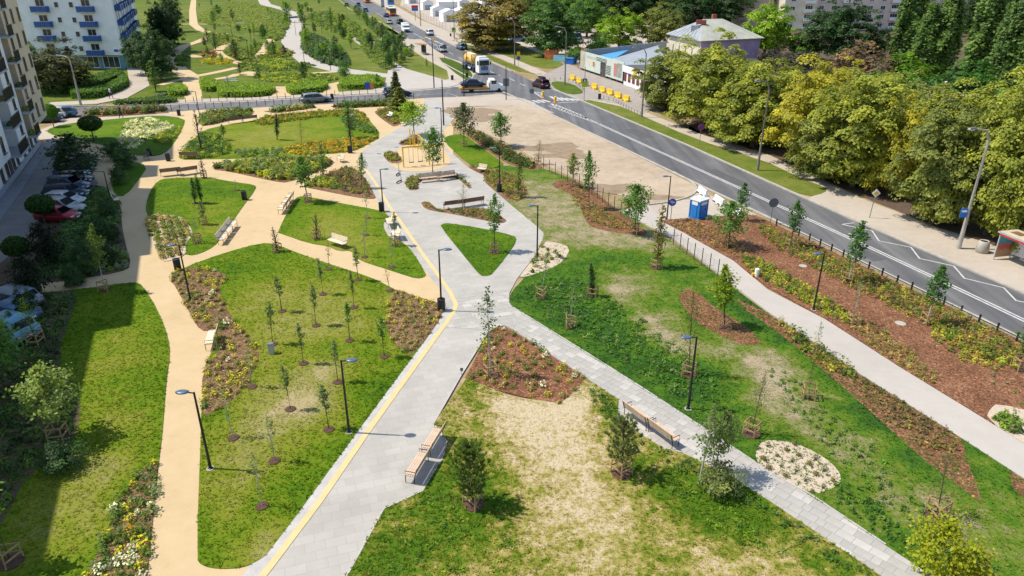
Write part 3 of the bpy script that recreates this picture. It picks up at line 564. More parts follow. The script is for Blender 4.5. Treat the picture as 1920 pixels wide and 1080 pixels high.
lt = PP([(300, 1130), (870, 545), (960, 545), (1010, 625), (960, 622), (700, 1130)])
slab_field(lt, math.radians(19), .8, .5)
slab_field(PP([(905, 1300), (968, 580), (968, 560), (1150, 640), (1900, 1080), (1900, 1300)]), math.radians(-47.0), .68, .44)
SLABS.sort(key=lambda s: s[0][0]**2 + s[0][1]**2)
rr = random.Random(5)
def slabtint():
    k = rr.random(); v = rr.uniform(.335, .37) if k < .74 else rr.uniform(.39, .445)
    return (v*1.04, v*.985, v*.895)
stuff = MB(); scol = []
for i, s in enumerate(SLABS):
    if i < 298:
        cx = sum(q[0] for q in s)/len(s); cy = sum(q[1] for q in s)/len(s)
        m = MB(); m.prism([(a - cx, b - cy) for a, b in s], 0, .018, bottom=False); me = m.mesh('paving_slab', mslab); setcol(me, (1, 1, 1))
        o = link('paving_slab', me, base_path, slabtint()); o.location = (cx, cy, .016 + rr.random()*.002)
    else:
        n0 = len(stuff.v); stuff.prism(s, .016, .034 + rr.random()*.002, bottom=False); scol += [slabtint()]*(len(stuff.v) - n0)
if stuff.v:
    me = stuff.mesh('paving_slab', mslab); a = me.attributes.new('Col', 'FLOAT_COLOR', 'POINT')
    a.data.foreach_set('color', np.array([(*c, 1) for c in scol], np.float32).ravel()); o = link('paving_slabs', me, base_path, (1, 1, 1)); o['kind'] = 'stuff'
# yellow guide line and pale edging along the left side of the main path
yl = [(455, 1130), (515, 1052), (600, 940), (688, 812), (760, 712), (838, 604), (852, 582), (855, 572), (845, 550), (830, 528), (795, 480), (745, 408), (730, 388), (705, 345), (684, 316)]
ylw = [P(*q) for q in yl]
strip('tactile_line', ylw, .3, LINEY, .042, px=False, label='yellow guide line along the paved path')
el = [(a[0] - .38*1.15, a[1] + .12) for a in ylw[:7]]
strip('edge_slabs', el, .62, EDGE, .039, px=False, label='pale edging left of the yellow line')
# pale kerb stones bordering the paving
strip('kerb', [(640, 1100), (720, 955), (792, 922), (830, 860), (838, 830), (825, 810), (812, 797), (865, 704), (916, 622)], .07, EDGE, .062, th=.05)
strip('kerb', [(1660, 1022), (1522, 930), (1440, 884), (1312, 799), (1210, 732), (1120, 675), (962, 577)], .08, EDGE, .062, th=.05)

# ---- grass blades
def grass_mesh(name, p, z, mat, dens, h, wild, dryat, label):
    xs = [q[0] for q in p]; ys = [q[1] for q in p]; y1 = min(max(ys), 75); x0, x1 = max(min(xs), -48), min(max(xs), 48); y0 = max(min(ys), 17)
    if y1 <= y0: y1 = min(max(ys), 130)
    n = int((x1 - x0)*(y1 - y0)*dens*1.7); X = RNG.uniform(x0, x1, n); Y = RNG.uniform(y0, y1, n)
    k = inpoly(X, Y, p) & (RNG.random(n) < np.clip((32.0/Y)**1.6, 0, 1)) & (np.abs(X) < Y*.78 + 4); X, Y = X[k], Y[k]; n = len(X)
    if n == 0: return
    B = 5; d = dryat(X, Y)
    hh = h*(.4 + .8*RNG.random((n, 1)))*wild*np.clip(1.25 - d[:, None]*.9, .35, 1.3); hh = np.repeat(hh, B, 1)*(.6 + .6*RNG.random((n, B)))
    a = RNG.uniform(0, 6.283, (n, B)); r = .05*RNG.random((n, B)); bx = X[:, None] + r*np.cos(a); by = Y[:, None] + r*np.sin(a)
    wd = .022 + .02*RNG.random((n, B)); a2 = a + 1.57 + RNG.normal(0, .5, (n, B)); lean = 1.25*hh
    V = np.empty((n, B, 3, 3), np.float32)
    V[..., 0, 0] = bx - wd*np.cos(a2); V[..., 0, 1] = by - wd*np.sin(a2); V[..., 0, 2] = z
    V[..., 1, 0] = bx + wd*np.cos(a2); V[..., 1, 1] = by + wd*np.sin(a2); V[..., 1, 2] = z
    V[..., 2, 0] = bx + lean*np.cos(a); V[..., 2, 1] = by + lean*np.sin(a); V[..., 2, 2] = z + hh
    me = tri_mesh(name, V.reshape(-1, 3)); me.materials.append(mat)
    dv = d[:, None, None] + RNG.normal(0, .09, (n, 1, 1)) + np.zeros((n, B, 3))
    me.attributes.new('dry', 'FLOAT', 'POINT').data.foreach_set('value', dv.astype(np.float32).ravel())
    o = link(name, me); tag(o, 'short grass growing on the ' + label, 'grass', kind='stuff')
def tri_mesh(name, V, per=3):
    n = len(V); me = bpy.data.meshes.new(name); me.vertices.add(n); me.vertices.foreach_set('co', np.ascontiguousarray(V, np.float32).ravel())
    nf = n//per; me.loops.add(n); me.loops.foreach_set('vertex_index', np.arange(n, dtype=np.int32))
    me.polygons.add(nf); me.polygons.foreach_set('loop_start', np.arange(0, n, per, dtype=np.int32)); me.polygons.foreach_set('loop_total', np.full(nf, per, np.int32))
    me.update(calc_edges=True); return me
_beds = list(BEDP.values())
for p, z, mat, dens, h, wild, dryat, label in GRASS_JOBS:
    grass_mesh('grass', p, z, mat, dens, h, wild, dryat, label)
# ------------------------------------------------------------------ foliage builders
def leaves(name, c, nrm, size, col, asp=1.0, extra=None):
    """one small diamond leaf face at every point"""
    n = len(c); nrm = nrm/np.maximum(np.linalg.norm(nrm, axis=1, keepdims=True), 1e-6)
    r = RNG.normal(size=(n, 3)); u = np.cross(nrm, r); u /= np.maximum(np.linalg.norm(u, axis=1, keepdims=True), 1e-6); v = np.cross(nrm, u)
    s = np.asarray(size).reshape(-1, 1)*.5
    V = np.stack([c - u*s*asp, c - v*s*.75, c + u*s*asp, c + v*s*.75], 1)
    me = tri_mesh(name, V.reshape(-1, 3), 4); me.materials.append(FOL)
    cc = np.concatenate([np.repeat(col, 4, 0), np.ones((n*4, 1))], 1).astype(np.float32)
    me.attributes.new('Col', 'FLOAT_COLOR', 'POINT').data.foreach_set('color', cc.ravel()); return me
def tints(n, clump=None, spread=.22, warm=.12):
    v = 1 + RNG.normal(0, spread, n)*.6
    if clump is not None: v = v*(1 + clump*spread)
    w = RNG.normal(0, warm, n) + (0 if clump is None else clump*warm*.6)
    v = np.clip(v, .45, 1.7)
    return np.stack([v*(1 + w), v*(1 + w*.3), v*(1 - w)], 1).clip(.1, 2.2)
def rdir(n):
    d = RNG.normal(size=(n, 3)); return d/np.linalg.norm(d, axis=1, keepdims=True)
def crown_big(name, rx, z0, z1, nc=150, nl=70, cr=.85, ls=.34, flat=.45, shell=.5, squash=1.0, lob=.22, drop=.0):
    d = rdir(nc); zc = z0 + (z1 - z0)*.46; hz = (z1 - z0)*.54
    ph = RNG.uniform(0, 6.28, 6); az = np.arctan2(d[:, 1], d[:, 0])
    lobe = 1 + lob*np.sin(3*az + ph[0])*np.cos(2*d[:, 2]*2 + ph[1]) + lob*.6*np.sin(5*az + ph[2] + 3*d[:, 2])
    r = RNG.random(nc)**(shell*.45)*lobe
    cc = np.stack([d[:, 0]*rx*r, d[:, 1]*rx*r*squash, zc + d[:, 2]*hz*r], 1)
    cc[:, 2] = np.maximum(cc[:, 2], z0 + RNG.random(nc)*.6)
    ct = RNG.normal(0, 1, nc); k = np.repeat(np.arange(nc), nl)
    sz = cr*(.65 + .7*RNG.random(nc))
    # each clump is a shelf: leaves on a tilted dome that droops outward
    q = rdir(nc*nl); q[:, 2] = np.abs(q[:, 2])*1.2 - .35; rad = RNG.random(nc*nl)**.4
    off = q*rad[:, None]*sz[k][:, None]*np.array([1, 1, flat])
    out = cc[k] - np.array([0, 0, zc - hz*.3]); out /= np.linalg.norm(out, axis=1, keepdims=True)
    hor = np.linalg.norm(off[:, :2], axis=1)
    c = cc[k] + off; c[:, 2] -= .28*hor*hor/np.maximum(sz[k], .1)
    n = out*.45 + q*.7 + np.array([0, 0, .55]) + RNG.normal(0, .35, (nc*nl, 3))
    return leaves(name, c, n, ls*(.6 + .8*RNG.random(nc*nl)), tints(nc*nl, ct[k], .2, .08))
def crown_poplar(name, r0, h, nl=11000, ls=.38):
    t = RNG.random(nl)**.8; z = .8 + t*(h - .8); prof = r0*np.minimum(1, (1 - t)*2.2 + .1)*np.minimum(1, .55 + t*3)
    col = RNG.integers(0, 16, nl); ca = col*6.283/16*2.4 + t*1.3; cr = prof*(.25 + .62*((col*37 % 16)/16.0))
    bundle = np.floor(t*15 + col*.37)
    rs = np.random.default_rng(3); jit = rs.normal(0, .3, (400, 3)); ji = (bundle*16 + col).astype(int) % 400
    c = np.stack([cr*np.cos(ca), cr*np.sin(ca), z], 1) + jit[ji]*np.array([.7, .7, .9])*r0*.5 + RNG.normal(0, .26, (nl, 3))*np.array([1, 1, 1.7])*r0*.5
    n = np.stack([np.cos(ca), np.sin(ca), np.full(nl, .5)], 1) + RNG.normal(0, .55, (nl, 3))
    return leaves(name, c, n, ls*(.6 + .8*RNG.random(nl)), tints(nl, jit[ji][:, 0]*2.2, .2, .1), 1.1)
def crown_cone(name, r0, z0, h, nl=3500, ls=.3, asp=1.6):
    nb = 14; lay = RNG.integers(0, nb, nl); t = (lay + .5)/nb; arm = RNG.integers(0, 9, nl); a = arm*6.283/9 + lay*.7 + RNG.normal(0, .13, nl)
    rad = RNG.random(nl)**.6; R = r0*(1 - t)**.85*(.8 + .35*np.sin(arm*5.1 + lay*2.3))
    z = z0 + t*(h - z0) - rad*R*.22 + RNG.normal(0, .05, nl)*r0
    c = np.stack([R*rad*np.cos(a), R*rad*np.sin(a), z], 1)
    n = np.stack([np.cos(a)*.35, np.sin(a)*.35, np.full(nl, 1.)], 1) + RNG.normal(0, .45, (nl, 3))
    return leaves(name, c, n, ls*(.6 + .8*RNG.random(nl)), tints(nl, None, .25, .08), asp)
def ball(name, r, nl=900, ls=.16, z=0.0, sq=1.0, hemi=False, colf=None):
    d = rdir(nl)
    if hemi: d[:, 2] = np.abs(d[:, 2])
    rr = r*(.72 + .32*RNG.random(nl)**.5)
    c = d*rr[:, None]*np.array([1, 1, sq]) + np.array([0, 0, z])
    col = tints(nl, None, .3, .1) if colf is None else colf(nl)
    return leaves(name, c, d + RNG.normal(0, .5, (nl, 3)), ls*(.6 + .8*RNG.random(nl)), col)
def branchy(h, z0, nb, spread, up, r0, seed, leafn, ls, crown_r, mb=None, tmat=None, leaf_from=.35):
    """young tree: stem, real branches, leaves carried along the branches"""
    rs = random.Random(seed); mb = mb or MB()
    st = [(0, 0, 0), (rs.uniform(-.02, .02), rs.uniform(-.02, .02), z0), (rs.uniform(-.05, .05), rs.uniform(-.05, .05), (z0 + h)/2), (rs.uniform(-.05, .05), rs.uniform(-.05, .05), h)]
    mb.tube(st, [r0, r0*.85, r0*.5, r0*.12], 6)
    P_, D_ = [], []
    for i in range(nb):
        t = (i + rs.random())/nb; z = z0 + (h - z0)*t*.92; a = i*2.4 + rs.uniform(-.4, .4)
        prof = math.sin(math.pi*min(1, (t*.8 + .22)))**.8
        L = spread*prof*rs.uniform(.65, 1.15); e = up + rs.uniform(-.2, .25)
        p0 = Vector((0, 0, z)); p1 = p0 + Vector((math.cos(a)*math.cos(e), math.sin(a)*math.cos(e), math.sin(e)))*L*.55
        p2 = p1 + Vector((math.cos(a + .2)*math.cos(e + .2), math.sin(a + .2)*math.cos(e + .2), math.sin(e + .2)))*L*.5
        mb.tube([p0, p1, p2], [r0*.33, r0*.2, r0*.06], 4)
        m = max(2, int(leafn/nb*prof*1.2))
        for _ in range(m):
            f = leaf_from + (1.05 - leaf_from)*rs.random()
            q = p0.lerp(p1, f*2) if f < .5 else p1.lerp(p2, f*2 - 1)
            P_.append(q + Vector((rs.gauss(0, crown_r), rs.gauss(0, crown_r), rs.gauss(0, crown_r)*.8))); D_.append((math.cos(a)*.4, math.sin(a)*.4, .8))
    m = leafn//8
    for _ in range(m):
        P_.append(Vector((rs.gauss(0, crown_r*.6), rs.gauss(0, crown_r*.6), z0 + (h - z0)*(.75 + .28*rs.random())))); D_.append((rs.gauss(0, .5), rs.gauss(0, .5), .8))
    c = np.array([tuple(p) for p in P_]); n = np.array(D_) + RNG.normal(0, .5, (len(D_), 3))
    cl = leaves('crown', c, n, ls*(.6 + .8*RNG.random(len(c))), tints(len(c), None, .22, .12))
    return mb.mesh('trunk', tmat or BARK), cl
def trunkmesh(h, r0, nb=5, seed=0, spread=2.0, lean=0.0):
    rs = random.Random(seed); mb = MB()
    mb.tube([(0, 0, -.1), (lean*.3, 0, h*.3), (lean, .1, h*.62), (lean, 0, h)], [r0*1.25, r0*.85, r0*.6, r0*.2], 8)
    for i in range(nb):
        a = i*2.4 + rs.random(); z = h*(.3 + .45*i/nb); L = spread*rs.uniform(.7, 1.1)
        mb.tube([(lean*.4, 0, z), (math.cos(a)*L*.5, math.sin(a)*L*.5, z + L*.45), (math.cos(a)*L, math.sin(a)*L, z + L*.8)], [r0*.45, r0*.3, r0*.1], 5)
    return mb.mesh('trunk', BARK)
def pine(h, r, seed, nwh=7, tufts=9, z0=.5):
    """young pine: whorls of upswept arms carrying needle tufts"""
    rs = random.Random(seed); mb = MB(); mb.tube([(0, 0, 0), (.02, 0, h*.5), (0, .02, h)], [h*.025, h*.018, h*.006], 6)
    P_, D_ = [], []
    def tuft(q, d, k=26, L=.13):
        for _ in range(k):
            dd = (d*1.1 + Vector((rs.gauss(0, .6), rs.gauss(0, .6), rs.gauss(0, .5)))).normalized(); P_.append(q + dd*L*rs.uniform(.3, 1)); D_.append(dd)
    for w in range(nwh):
        t = w/(nwh - 1); z = z0 + (h - z0)*t*.93; R = r*(math.sin(math.pi*(.22 + .74*t))**.7*.95)*rs.uniform(.75, 1.12)
        for k in range(tufts if w < nwh - 1 else 4):
            a = k*6.283/tufts + w*.5 + rs.uniform(-.25, .25); e = .25 + .5*t
            d = Vector((math.cos(a)*math.cos(e), math.sin(a)*math.cos(e), math.sin(e)))
            q = Vector((0, 0, z)); mb.tube([q, q + d*R*.6, q + d*R + Vector((0, 0, R*.15))], [.018, .012, .005], 4, False)
            for f in (.35, .55, .75, .95, 1.05): tuft(q + d*R*f + Vector((rs.gauss(0, .05), rs.gauss(0, .05), R*.15*f)), d + Vector((0, 0, .5)))
    tuft(Vector((0, 0, h)), Vector((0, 0, 1)), 30, .2)
    c = np.array([tuple(p) for p in P_]); D = np.array([tuple(d) for d in D_]); n = len(c)
    u = D/np.linalg.norm(D, axis=1, keepdims=True); v = np.cross(u, RNG.normal(size=(n, 3))); v /= np.linalg.norm(v, axis=1, keepdims=True)
    L = .11; wd = .022
    V = np.stack([c - u*L, c - v*wd, c + u*L, c + v*wd], 1); me = tri_mesh('crown', V.reshape(-1, 3), 4); me.materials.append(FOL)
    col = np.repeat(tints(n, None, .35, .12), 4, 0); cc = np.concatenate([col, np.ones((n*4, 1))], 1).astype(np.float32)
    me.attributes.new('Col', 'FLOAT_COLOR', 'POINT').data.foreach_set('color', cc.ravel())
    return mb.mesh('trunk', BARK), me
# prototypes: (trunk mesh, crown mesh, height, crown width)
PR = {}
for i in range(5): PR['lime%d' % i] = (trunkmesh(8, .26, 6, i, 2.2), crown_big('crown', 4.4, .9, 11.2, 250, 105, 1.0, .3, .55, .55, lob=.27), 11.4, 9.4)
for i in range(3): PR['broad%d' % i] = (trunkmesh(8, .3, 6, 10 + i, 2.6), crown_big('crown', 5.0, 2.0, 12, 220, 80, 1.0, .34, .75, .7, lob=.22), 12.2, 10.6)
PR['poplar0'] = (trunkmesh(12, .25, 4, 3, .8), crown_poplar('crown', 1.75, 18), 18.2, 4.0)
PR['poplar1'] = (trunkmesh(12, .25, 4, 4, .8), crown_poplar('crown', 2.0, 18), 18.2, 4.6)
PR['bush0'] = (trunkmesh(2, .1, 5, 5, 1), crown_big('crown', 2.3, .15, 3.4, 70, 60, .75, .26, .7, .8), 3.6, 4.9)
PR['bush1'] = (trunkmesh(2, .1, 5, 6, 1), crown_big('crown', 2.0, .1, 3.0, 60, 55, .7, .2, .8, .9), 3.2, 4.4)
PR['spruce'] = (trunkmesh(5.5, .09, 0, 1), crown_cone('crown', 1.35, .5, 6.0, 4200, .26, 1.8), 6.0, 2.7)
PR['fspruce'] = (trunkmesh(12, .2, 0, 1), crown_cone('crown', 3.2, .8, 15, 4200, .6, 1.5), 15, 6.4)
for i in range(4): PR['sapling%d' % i] = (*branchy(2.7, 1.1, 11, .42, 1.05, .028, 20 + i, 360, .095, .07), 2.75, .6)
for i in range(2): PR['thin%d' % i] = (*branchy(2.6, 1.0, 8, .34, .95, .026, 30 + i, 80, .08, .07, tmat=PBARK), 2.65, .6)
for i in range(4): PR['young%d' % i] = (*branchy(5.3, 1.7, 20, 1.0, .75, .055, 40 + i, 1000, .18, .16, tmat=PBARK if i % 2 == 0 else None), 5.4, 1.8)
for i in range(3): PR['wide%d' % i] = (*branchy(4.6, 1.2, 26, 1.75, .55, .06, 50 + i, 2000, .19, .24), 4.7, 3.4)
PR['sparse'] = (*branchy(5.3, 1.7, 20, .85, .75, .05, 70, 380, .13, .12, tmat=PBARK), 5.4, 1.7)
PR['column0'] = (*branchy(4.0, .5, 26, .5, 1.15, .05, 60, 800, .12, .1, leaf_from=.1), 4.1, .9)
PR['column1'] = (*branchy(4.0, .4, 24, .55, 1.05, .05, 61, 620, .12, .12, leaf_from=.1), 4.1, 1.0)
PR['twig0'] = (*branchy(2.6, .25, 24, .8, 1.0, .09, 62, 70, .08, .07), 2.7, 1.3)
PR['twig1'] = (*branchy(2.9, .25, 20, .75, 1.05, .09, 63, 170, .1, .08), 3.0, 1.2)
PR['airy0'] = (*branchy(4.2, .9, 24, 1.05, .75, .04, 64, 480, .07, .16), 4.3, 2.0)
PR['airy1'] = (*branchy(4.2, .9, 24, .95, .85, .04, 65, 700, .07, .16), 4.3, 1.9)
PR['pine0'] = (*pine(3.0, 1.15, 1, 8, 10, .6), 3.15, 2.4)
PR['pine1'] = (*pine(2.9, 1.0, 2, 6, 8, .9), 3.05, 2.1)
PR['topiary'] = (trunkmesh(1.6, .06, 3, 1, .4), ball('crown', .95, 2600, .17, 2.1), 3.05, 1.95)
PR['locust'] = (*branchy(4.2, .6, 34, 2.0, .62, .06, 66, 2600, .15, .26), 4.4, 3.9)
PTR = {}
def tree(kind, base, top, color, label, wpx=None, group=None, name='tree', h=None, xy=None, rz=None, cat='tree'):
    tm, cm, H0, W0 = PR[kind]
    b = xy or P(*base); hh = h or max(HT(base, top), .6)
    s = hh/H0; w = WP(base, wpx)/W0 if wpx else s
    t = thing(name, label, cat, b, rz if rz is not None else random.uniform(0, 6.28), group); t.scale = (w, w, s)
    link('trunk', tm, t); link('crown', cm, t, color); return t
random.seed(11)
LIME = (0.225, 0.25, 0.036); OLIVE = (0.165, 0.19, 0.042); GREEN = (0.09, 0.18, 0.030); DARK = (0.036, 0.078, 0.022); BRIGHT = (0.19, 0.30, 0.018); YELL = (0.30, 0.285, 0.03); SAGE = (0.13, 0.18, 0.06); PURP = (0.065, 0.032, 0.032); BROWN = (0.15, 0.105, 0.06); POP = (0.10, 0.165, 0.04)
# ---- mature trees right of the main road
BIG = [
 ('lime0', (1246, 205), 90, OLIVE, 'rounded olive lime tree nearest to the yellow barriers', 108),
 ('lime1', (1322, 240), 72, LIME, 'tall yellow olive lime tree in front of the hip roofed house', 150),
 ('lime2', (1410, 275), 108, LIME, 'yellow olive lime tree behind the right road lamp', 140),
 ('lime3', (1505, 312), 128, YELL, 'golden yellow lime tree third from the house', 140),
 ('lime4', (1598, 350), 135, LIME, 'broad olive lime tree over the bare walkway', 175),
 ('lime1', (1665, 368), 190, YELL, 'bright yellow small tree behind the yellow diamond sign', 95),
 ('lime0', (1745, 420), 192, OLIVE, 'dark olive lime tree between diamond sign and concrete pole', 150),
 ('lime3', (1848, 440), 165, LIME, 'tall yellowish lime tree directly behind the concrete pole', 165),
 ('lime2', (1950, 470), 175, LIME, 'yellow green lime tree behind the bus shelter', 170),
 ('lime4', (1870, 370), 150, LIME, 'yellow lime tree standing behind the concrete pole row', 170),
 ('lime2', (1720, 330), 160, LIME, 'second row lime tree between the yellow ones', 150),
 ('lime3', (930, 94), -14, (0.20, 0.165, 0.04), 'huge olive brown tree beside the market yard', 150),
 ('lime1', (1038, 106), -10, (0.07, 0.14, 0.03), 'large dark green tree above the orange tent', 104),
 ('broad2', (1160, 92), 18, BRIGHT, 'light green tree behind the mural wall left', 80),
 ('broad0', (1236, 92), 8, OLIVE, 'olive tree behind the low building beside the house', 86),
 ('broad1', (1432, 110), 4, BRIGHT, 'yellow green tree right of the hip roofed house', 96),
 ('broad2', (1568, 118), -4, DARK, 'very dark round tree before the pale apartment block', 130),
 ('poplar0', (1690, 130), -60, POP, 'leftmost tall poplar before the pale apartments', 62),
 ('poplar1', (1755, 150), -40, POP, 'second poplar from the left in the poplar row', 66),
 ('poplar0', (1820, 170), -70, POP, 'third poplar from the left in the poplar row', 70),
 ('poplar1', (1868, 195), -55, POP, 'fourth poplar in the row near the dark roof', 74),
 ('poplar0', (1925, 205), -60, POP, 'rightmost poplar cut by the picture edge', 84),
 ('poplar1', (1720, 150), 10, POP, 'short poplar between two tall ones', 50),
 ('bush0', (1620, 158), 84, BROWN, 'large reddish brown bush before the poplars', 120),
 ('bush1', (1500, 142), 92, (0.075, 0.07, 0.045), 'grey green bush behind the lime trees', 120),
 ('bush1', (1445, 130), 88, (0.05, 0.042, 0.035), 'dark purple grey bush beside the house', 70),
 ('bush0', (1692, 160), 104, (0.085, 0.17, 0.008), 'bright green bush in front of the poplars', 110),
 ('bush0', (1790, 205), 118, (0.04, 0.11, 0.015), 'deep green bush below the poplars', 120),
 ('bush1', (1740, 195), 140, (0.05, 0.13, 0.012), 'green shrub behind the second row lime tree', 90),
 ('broad1', (1100, 70), -10, GREEN, 'green tree behind the parked white lorry', 70),
 ('bush0', (1120, 105), 62, GREEN, 'bushy green shrub beside the parked cars', 50),
 ('bush1', (1077, 118), 84, GREEN, 'small shrub beside the blue containers', 36),
 ('lime1', (1560, 240), 120, YELL, 'golden tree in the second row behind the walkway', 110),
 ('bush1', (1880, 250), 180, LIME, 'yellow green shrubby tree beside the dark flat roof', 90)]
BIG += [
 ('lime3', (1300, 196), 96, LIME, 'second row lime tree beside the white shop', 110), ('lime0', (1368, 222), 104, OLIVE, 'second row lime tree behind the tallest olive one', 120), ('lime2', (1450, 250), 124, LIME, 'second row lime tree behind the golden pair', 120),
 ('lime4', (1530, 268), 132, YELL, 'golden second row lime tree before the brown bush', 120), ('lime0', (1620, 285), 138, LIME, 'second row lime tree before the bright green bush', 130), ('lime1', (1690, 300), 150, OLIVE, 'dark second row lime tree in the middle of the wood', 130),
 ('lime3', (1790, 335), 172, LIME, 'second row lime tree left of the dark flat roof', 140), ('lime0', (1930, 330), 150, YELL, 'golden lime tree at the right edge under poplars', 150), ('lime2', (1800, 420), 210, OLIVE, 'lower olive lime tree left of the concrete pole', 130), ('lime3', (1545, 338), 190, OLIVE, 'low olive lime tree filling the row middle', 120), ('lime0', (1372, 268), 160, LIME, 'low lime tree behind the mid road lamp', 110), ('lime1', (1905, 468), 240, LIME, 'low yellow lime tree right behind the shelter', 130),
 ('bush0', (1660, 215), 140, GREEN, 'green bush between second row limes and brown bush', 120), ('bush1', (1560, 190), 122, (0.09, 0.08, 0.05), 'grey brown shrub behind the golden lime trees', 120), ('bush0', (1850, 240), 170, (0.06, .15, .02), 'green bush left of the dark flat roof', 100), ('broad1', (1640, 120), 50, DARK, 'dark tree between round tree and poplars', 60), ('broad0', (1500, 112), 56, GREEN, 'low dark tree behind the yellow green one', 70),
 ('bush0', (1900, 250), 190, GREEN, 'green bush at the foot of the right poplars', 100)]
for i, (k, b, tp, col, lab, w) in enumerate(BIG): tree(k, b, tp, col, lab, w, name='poplar_tree' if 'poplar' in k else ('shrub' if 'bush' in k else 'tree'), cat='shrub' if 'bush' in k else 'tree')
# dark wood filling the upper right behind the buildings
rr = random.Random(4)
for i in range(34):
    x = 960 + i*21 if i < 23 else 1800 + (i - 23)*22 + rr.uniform(-10, 10); y = rr.uniform(14, 60) if x < 1460 else rr.uniform(40, 75)
    tree(rr.choice(['broad0', 'broad1', 'broad2', 'broad2', 'fspruce']), (x, y), y - rr.uniform(70, 92), rr.choice([DARK, DARK, GREEN, (0.035, 0.065, 0.018)]), 'dark tree of the wood, %s from the left' % ordn(i), rr.uniform(70, 100), 'trees of the wood behind the car park')
for i in range(10):
    tree(rr.choice(['broad0', 'broad1']), (500 + 50*i, rr.uniform(-14, -4)), -34, rr.choice([DARK, GREEN]), 'tree along the far park end, %s from the left' % ordn(i), rr.uniform(28, 40), 'trees along the far end of the park')
# dark trees beside the white block and the shade behind them
for b, tp, w, col, lab in (((302, 150), 62, 74, DARK, 'dark tree at the corner of the white block'), ((325, 60), -12, 46, DARK, 'dark tree farthest along the white block'), ((275, 140), 50, 70, DARK, 'dark shrubby tree touching the white block'), ((322, 98), 10, 56, (0.018, 0.045, 0.012), 'tallest dark tree right of the white block'), ((110, 172), 78, 130, (0.085, 0.095, 0.035), 'olive green tree in front of the white block'), ((40, 150), 60, 70, GREEN, 'green tree squeezed between beige and white buildings'), ((306, 92), 6, 44, DARK, 'second dark tree along the white block side')):
    tree('broad%d' % (b[0] % 3), b, tp, col, lab, w)
tree('column1', (293, 172), 113, (0.10, 0.16, 0.03), 'slender light green tree at the steps by the white block', 32)
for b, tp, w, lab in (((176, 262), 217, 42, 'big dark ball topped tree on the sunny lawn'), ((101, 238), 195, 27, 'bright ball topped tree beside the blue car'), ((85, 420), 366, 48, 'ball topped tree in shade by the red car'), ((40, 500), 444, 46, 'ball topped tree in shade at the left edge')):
    tree('topiary', b, tp, (0.06, 0.15, 0.01) if w == 27 else (0.03, 0.075, 0.012), lab, w)
